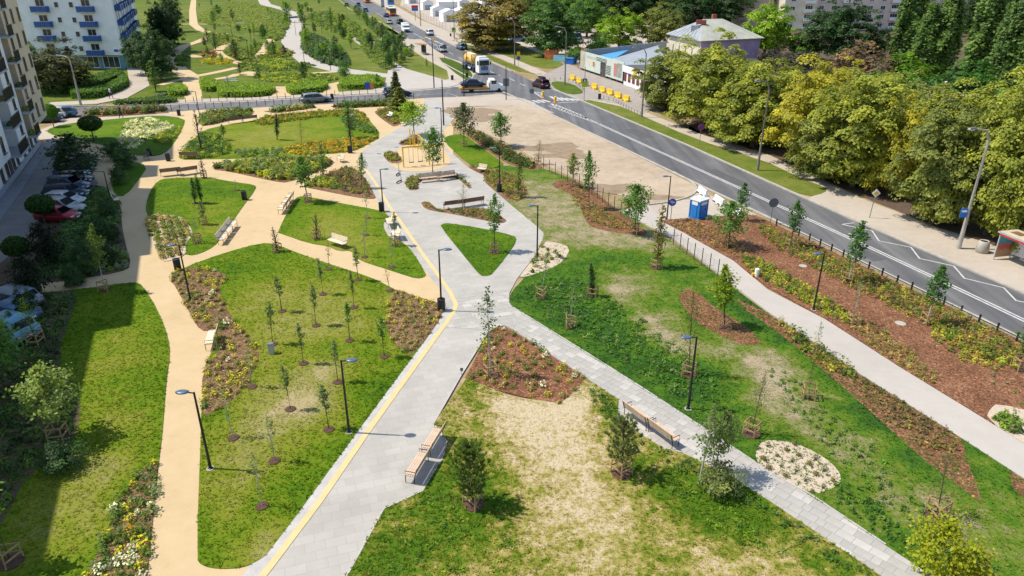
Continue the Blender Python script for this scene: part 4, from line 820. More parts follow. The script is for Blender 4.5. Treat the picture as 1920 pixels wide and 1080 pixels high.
# young trees: kind, base, top, colour, width, label, support frame?
YT = [
 ('sapling0', (529, 585), 518, SAGE, 20, 'slim sapling on the big lawn, lone one upper left'), ('sapling1', (606, 553), 486, SAGE, 16, 'slim sapling on the big lawn near the sandy path edge'),
 ('sapling2', (593, 612), 536, SAGE, 20, 'slim sapling on the big lawn, middle of the upper group'), ('sapling3', (664, 578), 508, SAGE, 16, 'slim sapling on the big lawn, highest right one'),
 ('sapling0', (656, 640), 564, GREEN, 18, 'slim sapling on the big lawn, upper left of the bark bed'), ('sapling1', (721, 670), 595, GREEN, 24, 'slim sapling right beside the bark bed of yellow plants'),
 ('sapling2', (512, 647), 568, SAGE, 22, 'slim sapling right behind the grey cabinet'), ('sapling3', (569, 683), 607, SAGE, 20, 'slim sapling right of the grey cabinet'),
 ('sapling0', (634, 718), 638, SAGE, 20, 'slim sapling just behind the middle lawn lamp'), ('sapling1', (545, 769), 686, SAGE, 20, 'slim sapling left of the middle lawn lamp'),
 ('sapling2', (617, 807), 725, SAGE, 26, 'slim sapling beside the foot of the lawn lamp'), ('thin0', (515, 866), 774, SAGE, 32, 'wispy sapling on the near half of the lawn'),
 ('thin1', (492, 951), 848, SAGE, 32, 'wispy sapling nearest to the camera on the lawn'), ('thin0', (473, 727), 655, SAGE, 26, 'wispy sapling at the right edge of the flower bed'),
 ('thin1', (438, 823), 733, SAGE, 26, 'wispy sapling right of the left lamp post'), ('thin0', (411, 693), 628, SAGE, 16, 'thin sapling in the flower bed behind the bench'),
 ('thin1', (413, 614), 572, SAGE, 12, 'tiny thin sapling in the upper flower bed'), ('thin0', (616, 506), 452, (0.2, 0.15, 0.06), 18, 'bare thin sapling by the sandy path near the pale bench'),
 ('sapling3', (672, 526), 462, SAGE, 18, 'slim sapling at the sandy path edge below the bench'), ('thin1', (732, 546), 506, (0.3, 0.22, 0.03), 18, 'tiny yellowing sapling above the bark bed'),
 ('thin0', (735, 502), 438, SAGE, 20, 'thin sapling on the middle lawn near the paving'), ('thin1', (684, 483), 418, SAGE, 20, 'thin sapling in the centre of the middle lawn'),
 ('thin0', (690, 410), 352, SAGE, 18, 'thin sapling at the top corner of the middle lawn'), ('thin1', (687, 442), 400, SAGE, 18, 'thin sapling below the top corner of the middle lawn'),
 ('sapling2', (741, 461), 398, SAGE, 14, 'small sapling beside the bicycle rack bay'), ('young1', (678, 354), 288, GREEN, 20, 'young tree at the right tip of the shrub bed'),
 ('column0', (366, 382), 334, GREEN, 22, 'left one of two leafy columns on the small lawn'), ('column0', (379, 383), 329, (0.03, 0.09, 0.015), 18, 'right one of two leafy columns on the small lawn'),
 ('twig0', (594, 449), 398, BROWN, 32, 'bare twiggy shrub tree on the middle lawn'), ('twig1', (520, 473), 426, (0.13, 0.07, 0.05), 26, 'reddish twiggy shrub at the sandy path fork'),
 ('twig1', (383, 334), 298, PURP, 24, 'dark purple twiggy shrub beside the wooden benches'), ('young0', (384, 422), 378, SAGE, 16, 'pale young tree with white trunk on the small lawn'),
 ('thin0', (371, 456), 404, SAGE, 16, 'bare young tree beside the striped grass bed'), ('thin1', (443, 358), 338, SAGE, 14, 'tiny tree near the dark bin on the small lawn'),
 ('young2', (578, 379), 292, GREEN, 44, 'leafy young tree at the tip of the middle lawn'), ('column1', (607, 333), 264, GREEN, 24, 'upright young tree in the gap between two beds'),
 ('young3', (927, 474), 366, GREEN, 34, 'young tree on the triangular lawn'), ('wide0', (811, 330), 240, GREEN, 50, 'leafy young tree beside the yellow swings'),
 ('airy0', (866, 402), 342, (0.2, 0.2, 0.06), 32, 'pale yellowish young tree between the dark benches'), ('wide1', (777, 254), 190, BRIGHT, 62, 'bright green spreading tree by the upper plaza'),
 ('wide2', (870, 276), 194, (0.075, 0.1, 0.035), 52, 'grey green tree on the lime lawn'), ('wide0', (940, 276), 212, GREEN, 52, 'green multi branched tree by the dirt lot'),
 ('column1', (972, 371), 288, (0.09, 0.11, 0.02), 22, 'columnar tree with frame on the dry slope'), ('young0', (1073, 351), 286, (0.16, 0.19, 0.03), 26, 'yellow green young tree at the mesh fence'),
 ('young1', (1104, 393), 284, GREEN, 30, 'tall slim young tree in the bark bed by fence'), ('wide1', (1190, 439), 344, GREEN, 64, 'spreading young tree at the lower end of the fence bed'),
 ('column1', (1230, 503), 388, (0.15, 0.13, 0.025), 38, 'olive columnar tree with yellow top near the path gap'), ('wide2', (1366, 464), 380, GREEN, 74, 'wide young tree right of the blue toilet'),
 ('airy1', (1008, 308), 262, (0.16, 0.13, 0.05), 30, 'faint brownish young tree by the dirt lot'), ('young2', (1386, 415), 344, (0.05, 0.13, 0.02), 28, 'dense small young tree behind the wide one by road'),
 ('young3', (1481, 464), 376, (0.05, 0.13, 0.02), 36, 'young street tree right of the round sign'), ('young0', (1590, 529), 416, (0.055, 0.135, 0.02), 46, 'leafy street tree with a tall leader shoot'),
 ('thin1', (1600, 608), 520, SAGE, 24, 'bare white trunked tree with frame in bark bed'), ('young2', (1736, 608), 498, (0.05, 0.13, 0.02), 48, 'young street tree left of the bus shelter'),
 ('young1', (1912, 695), 600, (0.06, 0.14, 0.02), 50, 'young street tree at the right picture edge'), ('thin0', (1529, 664), 602, GREEN, 22, 'small sapling in the shrub row by the right path'),
 ('airy1', (1515, 747), 680, (0.08, 0.1, 0.03), 24, 'thin feathery tree on the green bank with frame'), ('thin0', (1016, 559), 468, SAGE, 20, 'bare white trunked tree near the gravel bed'),
 ('column0', (1111, 557), 496, (0.028, 0.055, 0.015), 22, 'dark narrow column tree on the green bank'), ('thin1', (1068, 614), 528, SAGE, 24, 'white trunked thin tree above the diagonal path'),
 ('airy1', (1291, 704), 534, (0.11, 0.105, 0.025), 54, 'tall feathery olive tree behind the bank lamp'), ('young1', (1358, 617), 500, (0.17, 0.23, 0.012), 54, 'lime green young tree in the small bark bed'),
 ('airy1', (1408, 815), 694, (0.1, 0.11, 0.03), 44, 'feathery olive tree on the bank beside the pines'), ('pine0', (888, 948), 832, (0.13, 0.19, 0.045), 76, 'bushy young pine nearest to the camera on the meadow'),
 ('pine1', (1165, 889), 784, (0.19, 0.22, 0.09), 72, 'pale young pine with tripod stakes on the meadow'), ('airy0', (1755, 973), 850, (0.10, 0.12, 0.03), 76, 'feathery shrub tree at lower right with stakes'),
 ('sparse', (920, 706), 536, (0.075, 0.12, 0.035), 54, 'tall thin tree with white trunk in the wedge bed'), ('locust', (1728, 1108), 962, (0.23, 0.26, 0.012), 168, 'yellow green leafy tree at the bottom right corner'),
 ('young3', (1800, 1130), 1035, (0.22, 0.23, 0.012), 90, 'second yellow green tree at the bottom right edge'),
 ('sapling1', (22, 1056), 892, (0.1, 0.17, 0.02), 56, 'bright sapling in wooden frame at the lower left corner'), ('wide2', (112, 826), 692, (0.20, 0.26, 0.06), 120, 'pale green bushy tree at the shadow edge left'),
 ('wide0', (18, 730), 596, GREEN, 120, 'leafy tree over the parked cars at left edge'), ('airy1', (70, 648), 560, BRIGHT, 60, 'bright leaved tree beside the cars at left'),
 ('young2', (197, 546), 418, (0.1, 0.15, 0.03), 30, 'tall slim tree with frame in the shaded bed'), ('spruce', (743, 202), 134, (0.11, 0.13, 0.05), 40, 'brownish green conifer beside the cross street'),
 ('spruce', (749, 212), 164, (0.17, 0.19, 0.04), 44, 'smaller olive conifer before the taller one'), ('column0', (520, 263), 214, (0.03, 0.07, 0.015), 18, 'dark narrow tree on the broad flower lawn'),
 ('column1', (657, 260), 188, GREEN, 36, 'leafy column tree at the orange flower bed'), ('airy0', (565, 272), 228, (0.12, 0.1, 0.05), 26, 'nearly bare tree on the broad flower lawn'),
 ('twig1', (378, 282), 204, (0.06, 0.06, 0.03), 28, 'dark twiggy tree left of the broad lawn'), ('young1', (421, 264), 234, GREEN, 18, 'small tree at the left end of the broad lawn'),
 ('airy0', (160, 345), 290, DARK, 90, 'dark shaded tree above the parked cars'), ('wide2', (150, 352), 252, (0.025, 0.055, 0.012), 120, 'large dark tree overhanging the parked cars'),
 ('airy1', (430, 172), 140, SAGE, 26, 'thin tree behind the long clipped hedges'),
]
FRAMES = {(578, 379), (594, 449), (520, 473), (383, 334), (384, 422), (371, 456), (927, 474), (870, 276), (972, 371), (1073, 351), (1104, 393), (1190, 439), (1230, 503), (1366, 464), (1481, 464), (1590, 529), (1600, 608), (1736, 608), (1912, 695), (1515, 747), (1016, 559), (1111, 557), (1068, 614), (1291, 704), (1358, 617), (1408, 815), (888, 948), (1165, 889), (1755, 973), (920, 706), (22, 1056), (112, 826), (70, 648), (197, 546), (607, 333), (741, 461), (1008, 308), (940, 276), (657, 260), (678, 354)}
def make_frame(n, r, h):
    """stakes joined by rails round the foot of a tree"""
    out = []
    pts = [(r*math.cos(6.283*k/n + .6), r*math.sin(6.283*k/n + .6)) for k in range(n)]
    for x, y in pts:
        m = MB(); m.tube([(x, y, 0), (x*.93, y*.93, h)], .032, 6); out.append(('stake', m.mesh('stake', STAKE)))
    for z in ((h*.45, h*.93) if n == 4 else (h*.93, h*.42)):
        for k in range(n):
            a, b = pts[k], pts[(k+1) % n]; m = MB(); m.bar((a[0]*1.02, a[1]*1.02, z), (b[0]*1.02, b[1]*1.02, z + .01*k), .03, .07); out.append(('rail', m.mesh('rail', STAKE)))
    return out
FR = {3: make_frame(3, .42, .75), 4: make_frame(4, .42, .75)}
rg = MB(); rg.lathe([(.46, 0), (.44, .03), (.25, .05), (.02, .06)], 14); RINGM = rg.mesh('mulch_ring', MULCHR)
for i, (k, b, tp, col, w, lab) in enumerate(YT):
    t = tree(k, b, tp, col, lab, w, group='young trees planted in the park')
    x, y = P(*b); z = .05; t.location.z = z; t.rotation_euler.x = random.gauss(0, .045); t.rotation_euler.y = random.gauss(0, .045); t.scale.x *= random.uniform(.9, 1.15)
    if b[1] > 330:
        o = link('mulch_ring', RINGM); o['kind'] = 'structure'; o.location = (x, y, .063 + i*5e-5); sc_ = .62 if w < 34 else 1.0; o.scale = (sc_, sc_, 1)
    if b in FRAMES:
        n = 3 if i % 2 else 4
        f = thing('tree_stakes', 'wooden stakes and rails round the ' + ' '.join(lab.split()[:9]), 'tree stakes', (x, y, z), i*.7, 'stake frames round young trees')
        s = 1.0 if w < 60 else 1.15; f.scale = (s, s, s)
        for nm, me in FR[n]: link(nm, me, f)
# pines with several trunks standing in scrub beside the paved path
for b, tp, w, lab in (((1310, 908), 762, 74, 'taller of two open pines beside the diagonal path'), ((1338, 892), 772, 70, 'shorter open pine with leaning trunk beside the path')):
    t = tree('sparse' if w == 74 else 'wide1', b, tp, (0.12, 0.16, 0.05), lab, w); t.location.z = .05
    t.rotation_euler.x = .05
tree('bush1', (1350, 925), 868, (0.14, 0.17, 0.05), 'low scrubby pine bush under the open pines', 88, name='shrub', cat='shrub')
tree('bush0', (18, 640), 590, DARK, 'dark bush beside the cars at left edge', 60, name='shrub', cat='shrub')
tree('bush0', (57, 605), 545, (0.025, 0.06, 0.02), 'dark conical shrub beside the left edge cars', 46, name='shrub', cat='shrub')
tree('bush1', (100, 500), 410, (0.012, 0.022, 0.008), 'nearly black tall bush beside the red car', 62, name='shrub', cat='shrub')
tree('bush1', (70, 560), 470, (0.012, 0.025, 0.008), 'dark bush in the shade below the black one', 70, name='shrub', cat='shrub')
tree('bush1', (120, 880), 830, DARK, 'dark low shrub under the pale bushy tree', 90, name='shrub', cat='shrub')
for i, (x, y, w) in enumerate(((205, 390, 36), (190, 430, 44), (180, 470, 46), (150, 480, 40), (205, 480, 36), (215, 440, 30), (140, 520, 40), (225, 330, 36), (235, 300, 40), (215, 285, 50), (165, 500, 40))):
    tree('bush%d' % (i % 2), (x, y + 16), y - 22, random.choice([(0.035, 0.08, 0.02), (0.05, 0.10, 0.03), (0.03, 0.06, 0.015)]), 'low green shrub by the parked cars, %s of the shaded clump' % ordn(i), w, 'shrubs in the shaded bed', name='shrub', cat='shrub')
# ---- far park: scattered young trees, one by one
rr = random.Random(21)
FARP = [(516, 116, 74, GREEN), (487, 160, 124, GREEN), (572, 160, 118, (0.03, 0.07, 0.02)), (647, 148, 112, GREEN), (622, 52, 12, GREEN), (534, 112, 84, PURP), (444, 118, 94, PURP), (450, 140, 116, PURP), (385, 92, 70, PURP), (428, 84, 64, GREEN), (708, 162, 138, GREEN), (800, 126, 108, SAGE), (762, 112, 88, BRIGHT), (773, 104, 82, GREEN), (410, 36, 8, GREEN), (402, 50, 20, GREEN), (588, 58, 42, GREEN), (540, 42, 4, GREEN), (470, 66, 54, DARK), (448, 64, 46, DARK), (404, 62, 44, SAGE), (474, 104, 82, BRIGHT), (352, 40, 36, PURP)]
for i in range(22): FARP.append((672 + i*4.2 + rr.uniform(-6, 6), 30 + i*3.6 + rr.uniform(-5, 5), None, rr.choice([GREEN, SAGE, (0.04, 0.09, 0.02)])))
for i in range(34): FARP.append((rr.uniform(560, 660), rr.uniform(8, 120), None, rr.choice([GREEN, SAGE, (0.05, 0.1, 0.02), BRIGHT])))
for i in range(16): FARP.append((rr.uniform(380, 540), rr.uniform(2, 130), None, rr.choice([GREEN, SAGE, BRIGHT])))
for i in range(14): FARP.append((rr.uniform(690, 770), rr.uniform(70, 135), None, rr.choice([GREEN, SAGE, (0.04, 0.09, 0.02)])))
zc = {}
def _lab(x, y, col):
    z = 'in the far meadow' if x < 545 else 'on the far shrub slope' if x < 668 else 'in the main road belt'
    z += ', upper part' if y < 55 else ', lower part'; cn = 'purple leaved' if col == PURP else 'fresh bright green' if col == BRIGHT else 'pale sage' if col == SAGE else 'green'
    zc[(z, cn)] = zc.get((z, cn), -1) + 1; return '%s young tree %s, %s from the left' % (cn, z, ordn(zc[(z, cn)]))
for q_, (x, y, tp, col) in enumerate(sorted(FARP, key=lambda a: a[0])):
    tp = tp if tp is not None else y - rr.uniform(16, 30)*(y + 90)/150
    tree(rr.choice(['young0', 'young1', 'young3', 'wide0', 'wide1', 'column1', 'bush1']), (x, y), tp, col, _lab(x, y, col), max(8, (y - tp)*rr.uniform(.35, .75)), 'young trees in the far park')
# ------------------------------------------------------------------ ground cover, flowers, hedges
def pal(n, cols):
    """cols: list of (weight, rgb)"""
    w = np.array([c[0] for c in cols], float); k = RNG.choice(len(cols), n, p=w/w.sum()); return np.array([c[1] for c in cols])[k]
def scatter(p, sp, jit=.35, rows=None):
    xs = [q[0] for q in p]; ys = [q[1] for q in p]; cx, cy = sum(xs)/len(xs), sum(ys)/len(ys); R = max(max(xs)-min(xs), max(ys)-min(ys))
    sx, sy = (sp, sp) if not hasattr(sp, '__len__') else sp
    gx, gy = np.meshgrid(np.arange(-R, R, sx), np.arange(-R, R, sy)); gx = gx + (np.arange(gx.shape[0])[:, None] % 2)*sx*.5
    gx = gx.ravel() + RNG.uniform(-jit, jit, gx.size)*sx; gy = gy.ravel() + RNG.uniform(-jit, jit, gy.size)*sy
    a = rows or 0; X = cx + gx*math.cos(a) - gy*math.sin(a); Y = cy + gx*math.sin(a) + gy*math.cos(a)
    k = inpoly(X, Y, p); return X[k], Y[k]
def cover(poly, sp, r, h, nl, ls, cols, label, px=True, rows=None, jit=.35, sm=1, z=.06, asp=1.3, upright=.5, name='ground_cover', grow=1.0, parent=None, drop=0.0, fl=None):
    p = PP(poly) if px else poly
    if sm: p = chaikin(p, sm)
    X, Y = scatter(p, sp, jit, rows); k = RNG.random(len(X)) > drop; X, Y = X[k], Y[k]; n = len(X)
    if n == 0: return None
    pc = pal(n, cols); sc1 = .6 + .8*RNG.random(n)
    q = rdir(n*nl); q[:, 2] = np.abs(q[:, 2]); rr_ = RNG.random(n*nl)**.5; i = np.repeat(np.arange(n), nl)
    c = np.stack([X[i] + q[:, 0]*rr_*r*sc1[i], Y[i] + q[:, 1]*rr_*r*sc1[i], z + .02 + q[:, 2]*rr_*h*sc1[i]], 1)
    nr = q*(1 - upright*.5) + np.array([0, 0, .4]) + RNG.normal(0, .45, (n*nl, 3))
    col = pc[i]*tints(n*nl, RNG.normal(0, 1, n)[i], .22, .08)
    if fl:
        m = (RNG.random(n*nl) < fl[0]) & (q[:, 2]*rr_ > .35); col[m] = np.array(fl[1])*RNG.uniform(.8, 1.15, (m.sum(), 1))
    o = link(name, leaves(name, c, nr, ls*(.6 + .8*RNG.random(n*nl)), col, asp), parent, (1, 1, 1))
    return tag(o, label, 'ground cover', kind='stuff')
GC = (0.115, 0.185, 0.028); OL = (0.22, 0.20, 0.045); YG = (0.28, 0.30, 0.03); RB = (0.22, 0.14, 0.065); GG = (0.18, 0.22, 0.11); DG = (0.055, 0.11, 0.02); YF = (0.6, 0.42, 0.015); WF = (0.72, 0.70, 0.55); OR = (0.42, 0.24, 0.02); STRAW = (0.34, 0.27, 0.11)
cover([(1415, 418), (1470, 440), (1838, 607), (1915, 655), (1912, 692), (1850, 680), (1780, 640), (1690, 588), (1600, 543), (1520, 503), (1440, 458)], .42, .27, .4, 34, .11, [(4, OL), (2, GC), (1.2, YG), (1, RB), (1, DG)], 'mixed low shrubs in the bark bed along the road')
cover([(1720, 600), (1800, 630), (1905, 680), (1900, 700), (1820, 690), (1760, 650)], .5, .25, .4, 30, .11, [(2, (.27, .245, .03)), (2, YG), (1, GC)], 'yellow low shrubs at the lower end of the road bed')
cover([(1375, 478), (1430, 488), (1545, 560), (1595, 592), (1590, 612), (1545, 592), (1475, 550), (1420, 520)], .36, .25, .34, 34, .11, [(3, YG), (2, GC), (1, OL)], 'yellow green strip of plants beside the right path')
cover([(1595, 592), (1640, 612), (1700, 655), (1775, 722), (1755, 730), (1690, 692), (1600, 630)], .46, .24, .32, 30, .1, [(3, (.3, .26, .08)), (2, OL), (1, GC)], 'rows of olive tufts beside the right path', rows=-.9, jit=.2)
cover([(1245, 416), (1300, 411), (1345, 430), (1410, 470), (1400, 490), (1360, 475), (1290, 442)], .46, .22, .28, 26, .1, [(3, (.28, .18, .09)), (2, (.26, .2, .09)), (1, OL)], 'reddish tufts in the bark by the blue toilet')
cover([(1835, 690), (1915, 720), (1920, 790), (1870, 745)], .8, .16, .2, 18, .09, [(2, GC), (1, GG)], 'small green tufts at the right edge of the bark')
cover([(1440, 592), (1500, 626), (1565, 672), (1605, 702), (1590, 712), (1540, 690), (1490, 650)], .42, .3, .45, 34, .12, [(3, OL), (2, GC), (1, YG), (1, DG)], 'shrub row below the right path')
cover([(1605, 704), (1690, 755), (1785, 815), (1800, 850), (1740, 850), (1680, 800), (1600, 730)], .4, .22, .2, 24, .1, [(3, (.23, .16, .075)), (2, (.18, .125, .06)), (1, OL)], 'brown tufts in the bark strip below the right path')
cover([(1060, 362), (1110, 380), (1165, 415), (1205, 435), (1130, 428), (1105, 418)], .42, .22, .26, 26, .1, [(3, (.26, .19, .075)), (2, OL), (1, GC)], 'olive brown tufts in the bark beside the fence')
cover([(1045, 345), (1080, 342), (1110, 358), (1100, 375), (1070, 358)], .5, .2, .25, 22, .1, [(2, RB), (1, OL)], 'sparse tufts at the upper end of fence bed', drop=.4)
cover([(1018, 458), (1060, 466), (1050, 488), (1030, 500), (985, 516), (1000, 490), (1008, 475)], .75, .22, .35, 26, .12, [(2, (.2, .2, .06)), (1, GC)], 'grass tufts in the gravel bed by the paved path', asp=2.5, drop=.25)
cover([(1856, 772), (1915, 785), (1920, 832), (1875, 805)], .38, .25, .4, 34, .12, [(2, GC), (1, (.2, .23, .07))], 'green tufts in the gravel bed at the right edge', asp=2.2)
cover([(278, 406), (335, 408), (352, 421), (358, 440), (344, 460), (346, 476), (322, 487), (306, 487), (290, 460), (278, 430)], (.8, .42), .3, .4, 40, .13, [(2, (.2, .2, .06)), (1, GC), (1, STRAW)], 'rows of ornamental grass in the pale bed', rows=1.25, jit=.15, asp=2.4)
cover([(570, 350), (582, 343), (610, 330), (640, 345), (630, 358), (600, 352)], .5, .32, .5, 40, .14, [(2, YG), (2, GC)], 'yellow green plants in the triangular shrub bed', asp=2)
cover([(610, 328), (640, 317), (656, 314), (678, 328), (702, 368), (690, 370), (630, 356)], .45, .3, .4, 34, .13, [(3, (.17, .12, .07)), (1, OL), (1, GC)], 'brownish low shrubs in the triangular bed')
cover([(400, 317), (415, 310), (480, 305), (525, 300), (612, 299), (624, 308), (585, 325), (540, 340), (517, 338), (480, 330), (432, 320)], .55, .4, .75, 40, .2, [(3, (.2, .22, .06)), (2, YG), (2, GC), (1, GG)], 'tall soft meadow grasses in the long bed', asp=2.6)
cover([(760, 343), (769, 335), (790, 331), (845, 326), (861, 333), (883, 351), (862, 337), (850, 332), (792, 337), (781, 346), (783, 354), (770, 355)], .32, .22, .35, 30, .13, [(2, (.2, .18, .07)), (1, GC), (1, OL)], 'ornamental grass in the curved bed behind the bench', sm=0, asp=2.3)
cover([(790, 381), (802, 380), (812, 388), (822, 396), (892, 392), (910, 393), (946, 411), (930, 416), (855, 402), (818, 396), (797, 390)], .4, .2, .24, 28, .1, [(2, OL), (1, RB), (1, GC)], 'olive ground cover behind the dark benches', sm=0)
cover([(719, 290), (730, 286), (742, 288), (753, 301), (732, 305)], .36, .22, .3, 30, .13, [(2, OL), (1, GC)], 'ornamental grass in the small oval bed', asp=2.3)
cover([(747, 272), (758, 264), (775, 260), (788, 264), (786, 271)], .45, .25, .3, 28, .13, [(2, (.13, .09, .05)), (1, OL)], 'brown grass in the bed behind the swings', asp=2.3)
cover([(872, 251), (895, 248), (930, 270), (985, 300), (1008, 311), (1000, 319), (975, 313), (945, 300), (902, 271)], .45, .35, .6, 40, .16, [(3, DG), (2, (.085, .085, .03)), (1, RB)], 'dark low hedge along the dirt lot')
cover([(880, 311), (900, 315), (945, 321), (982, 346), (988, 368), (962, 382), (912, 340), (905, 325)], .42, .25, .3, 30, .12, [(2, GC), (2, RB), (2, OL), (1, YG)], 'red and green ground cover right of the plaza')
cover([(706, 209), (730, 204), (766, 200), (778, 211), (757, 226), (740, 236), (730, 230), (710, 215)], .6, .45, .6, 40, .2, [(2, OL), (2, GC), (1, RB)], 'shrubs in the bed beside the white seats')
cover([(375, 231), (380, 211), (468, 206), (475, 214), (440, 224), (386, 237)], .7, .5, .7, 44, .24, [(3, (.1, .13, .04)), (2, GC), (1, OL)], 'loose hedge plants south of the cross street')
cover([(498, 208), (590, 199), (590, 203), (517, 212)], .6, .4, .8, 40, .22, [(2, GC), (1, DG), (1, STRAW)], 'narrow planting along the cross street')
cover([(622, 199), (762, 191), (770, 197), (630, 204)], .55, .45, .9, 44, .22, [(3, (.09, .13, .02)), (1, DG)], 'low hedge row along the cross street')
cover([(160, 212), (310, 205), (315, 211), (162, 219)], .7, .5, 1.0, 44, .26, [(2, (.08, .11, .025)), (1, RB), (1, GC)], 'shrub row along the service street entrance')
cover([(530, 276), (600, 266), (690, 259), (714, 257), (690, 270), (655, 286), (600, 289), (540, 292)], .5, .36, .35, 34, .17, [(3, (.38, .25, .02)), (2, YG), (2, (.3, .2, .04)), (1, GC)], 'orange and yellow flowers on the broad lawn')
cover([(480, 227), (505, 218), (625, 208), (675, 207), (693, 227), (680, 231), (640, 216), (560, 226), (490, 238)], .6, .4, .4, 36, .2, [(3, (.2, .2, .02)), (2, (.27, .22, .03)), (1, GC)], 'yellow green perennials along the top of the lawn')
cover([(640, 215), (690, 232), (714, 254), (680, 250), (640, 235)], .6, .36, .4, 34, .18, [(3, GC), (1, (.1, .15, .05))], 'green perennials on the right of the lawn')
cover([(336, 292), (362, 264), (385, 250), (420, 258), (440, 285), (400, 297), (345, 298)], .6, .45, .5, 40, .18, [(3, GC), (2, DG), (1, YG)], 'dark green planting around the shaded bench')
cover([(440, 280), (480, 284), (530, 278), (540, 291), (480, 295), (440, 296)], .6, .3, .4, 34, .16, [(2, GC), (1, GG)], 'green planting along the lower lawn edge')
cover([(222, 268), (235, 232), (275, 219), (327, 237), (320, 245), (285, 256), (262, 275), (230, 286)], .5, .4, .35, 36, .16, [(3, (.5, .5, .36)), (1, (.55, .53, .42)), (2, GC)], 'patch of white flowers on the lawn')
cover([(285, 257), (330, 240), (342, 240), (322, 268), (290, 272)], .55, .4, .3, 36, .16, [(2, YG), (2, GC)], 'yellow green ground cover beside the white flowers')
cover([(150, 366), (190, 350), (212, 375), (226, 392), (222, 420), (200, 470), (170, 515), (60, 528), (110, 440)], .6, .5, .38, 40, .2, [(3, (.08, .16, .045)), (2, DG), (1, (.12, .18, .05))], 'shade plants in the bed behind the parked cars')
cover([(190, 460), (232, 465), (243, 500), (225, 508), (140, 522), (150, 490)], (.7, .42), .3, .4, 34, .13, [(2, GC), (1, GG)], 'rows of grass in the shaded bed', rows=1.2, jit=.15, asp=2.4)
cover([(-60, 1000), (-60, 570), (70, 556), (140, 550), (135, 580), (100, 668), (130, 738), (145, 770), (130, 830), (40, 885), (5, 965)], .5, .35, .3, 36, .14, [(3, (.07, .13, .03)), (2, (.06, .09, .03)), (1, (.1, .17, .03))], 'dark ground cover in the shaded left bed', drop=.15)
cover([(968, 560), (1000, 525), (1080, 520), (1150, 560), (1230, 620), (1320, 690), (1380, 760), (1340, 790), (1250, 735), (1150, 665)], .42, .24, .2, 22, .1, [(3, (.085, .18, .02)), (2, (.06, .14, .025)), (1, (.14, .20, .06))], 'leafy weeds covering the green bank', drop=.25, name='weeds')
cover([(1430, 690), (1490, 700), (1560, 770), (1640, 840), (1720, 930), (1820, 1030), (1920, 1120), (1800, 1100), (1680, 1010), (1600, 930), (1590, 880), (1500, 800)], .45, .2, .16, 20, .09, [(3, (.085, .18, .02)), (2, (.06, .14, .025)), (1, (.14, .2, .06))], 'leafy weeds on the lower bank', drop=.3, name='weeds')
cover([(1540, 920), (1600, 900), (1680, 980), (1720, 1040), (1660, 1018)], .3, .16, .16, 22, .08, [(3, (.07, .16, .02)), (2, (.045, .11, .02))], 'bright leafy weeds by the lower paved path', drop=.2, name='weeds')
cover([(1160, 800), (1240, 845), (1290, 860), (1440, 945), (1650, 1085), (1590, 1085), (1480, 1000), (1380, 930), (1300, 900), (1250, 870)], .35, .2, .18, 22, .09, [(3, (.06, .13, .02)), (1, (.1, .15, .05))], 'green weeds between the meadow and the paved path', drop=.35, name='weeds')
cover([(1095, 712), (1155, 752), (1155, 790), (1190, 812), (1150, 805), (1110, 750)], .3, .22, .2, 24, .09, [(3, (.055, .13, .02)), (1, (.09, .15, .03))], 'green weeds at the tip of the wedge bed', drop=.2, name='weeds')
cover([(800, 940), (850, 850), (960, 880), (1000, 960), (960, 1090), (700, 1120), (740, 970)], .5, .26, .18, 26, .06, [(3, (.13, .22, .02)), (2, (.09, .18, .02)), (1, YG)], 'greener tufts on the left part of the meadow', drop=.45, name='meadow_tufts', asp=1.8, jit=.5)
cover([(1230, 870), (1300, 900), (1400, 960), (1480, 1030), (1440, 1060), (1330, 980), (1260, 930)], .38, .25, .2, 30, .06, [(3, (.15, .24, .02)), (2, (.1, .19, .02))], 'bright green tufts around the open pines', drop=.35, name='meadow_tufts', asp=1.8, jit=.5)
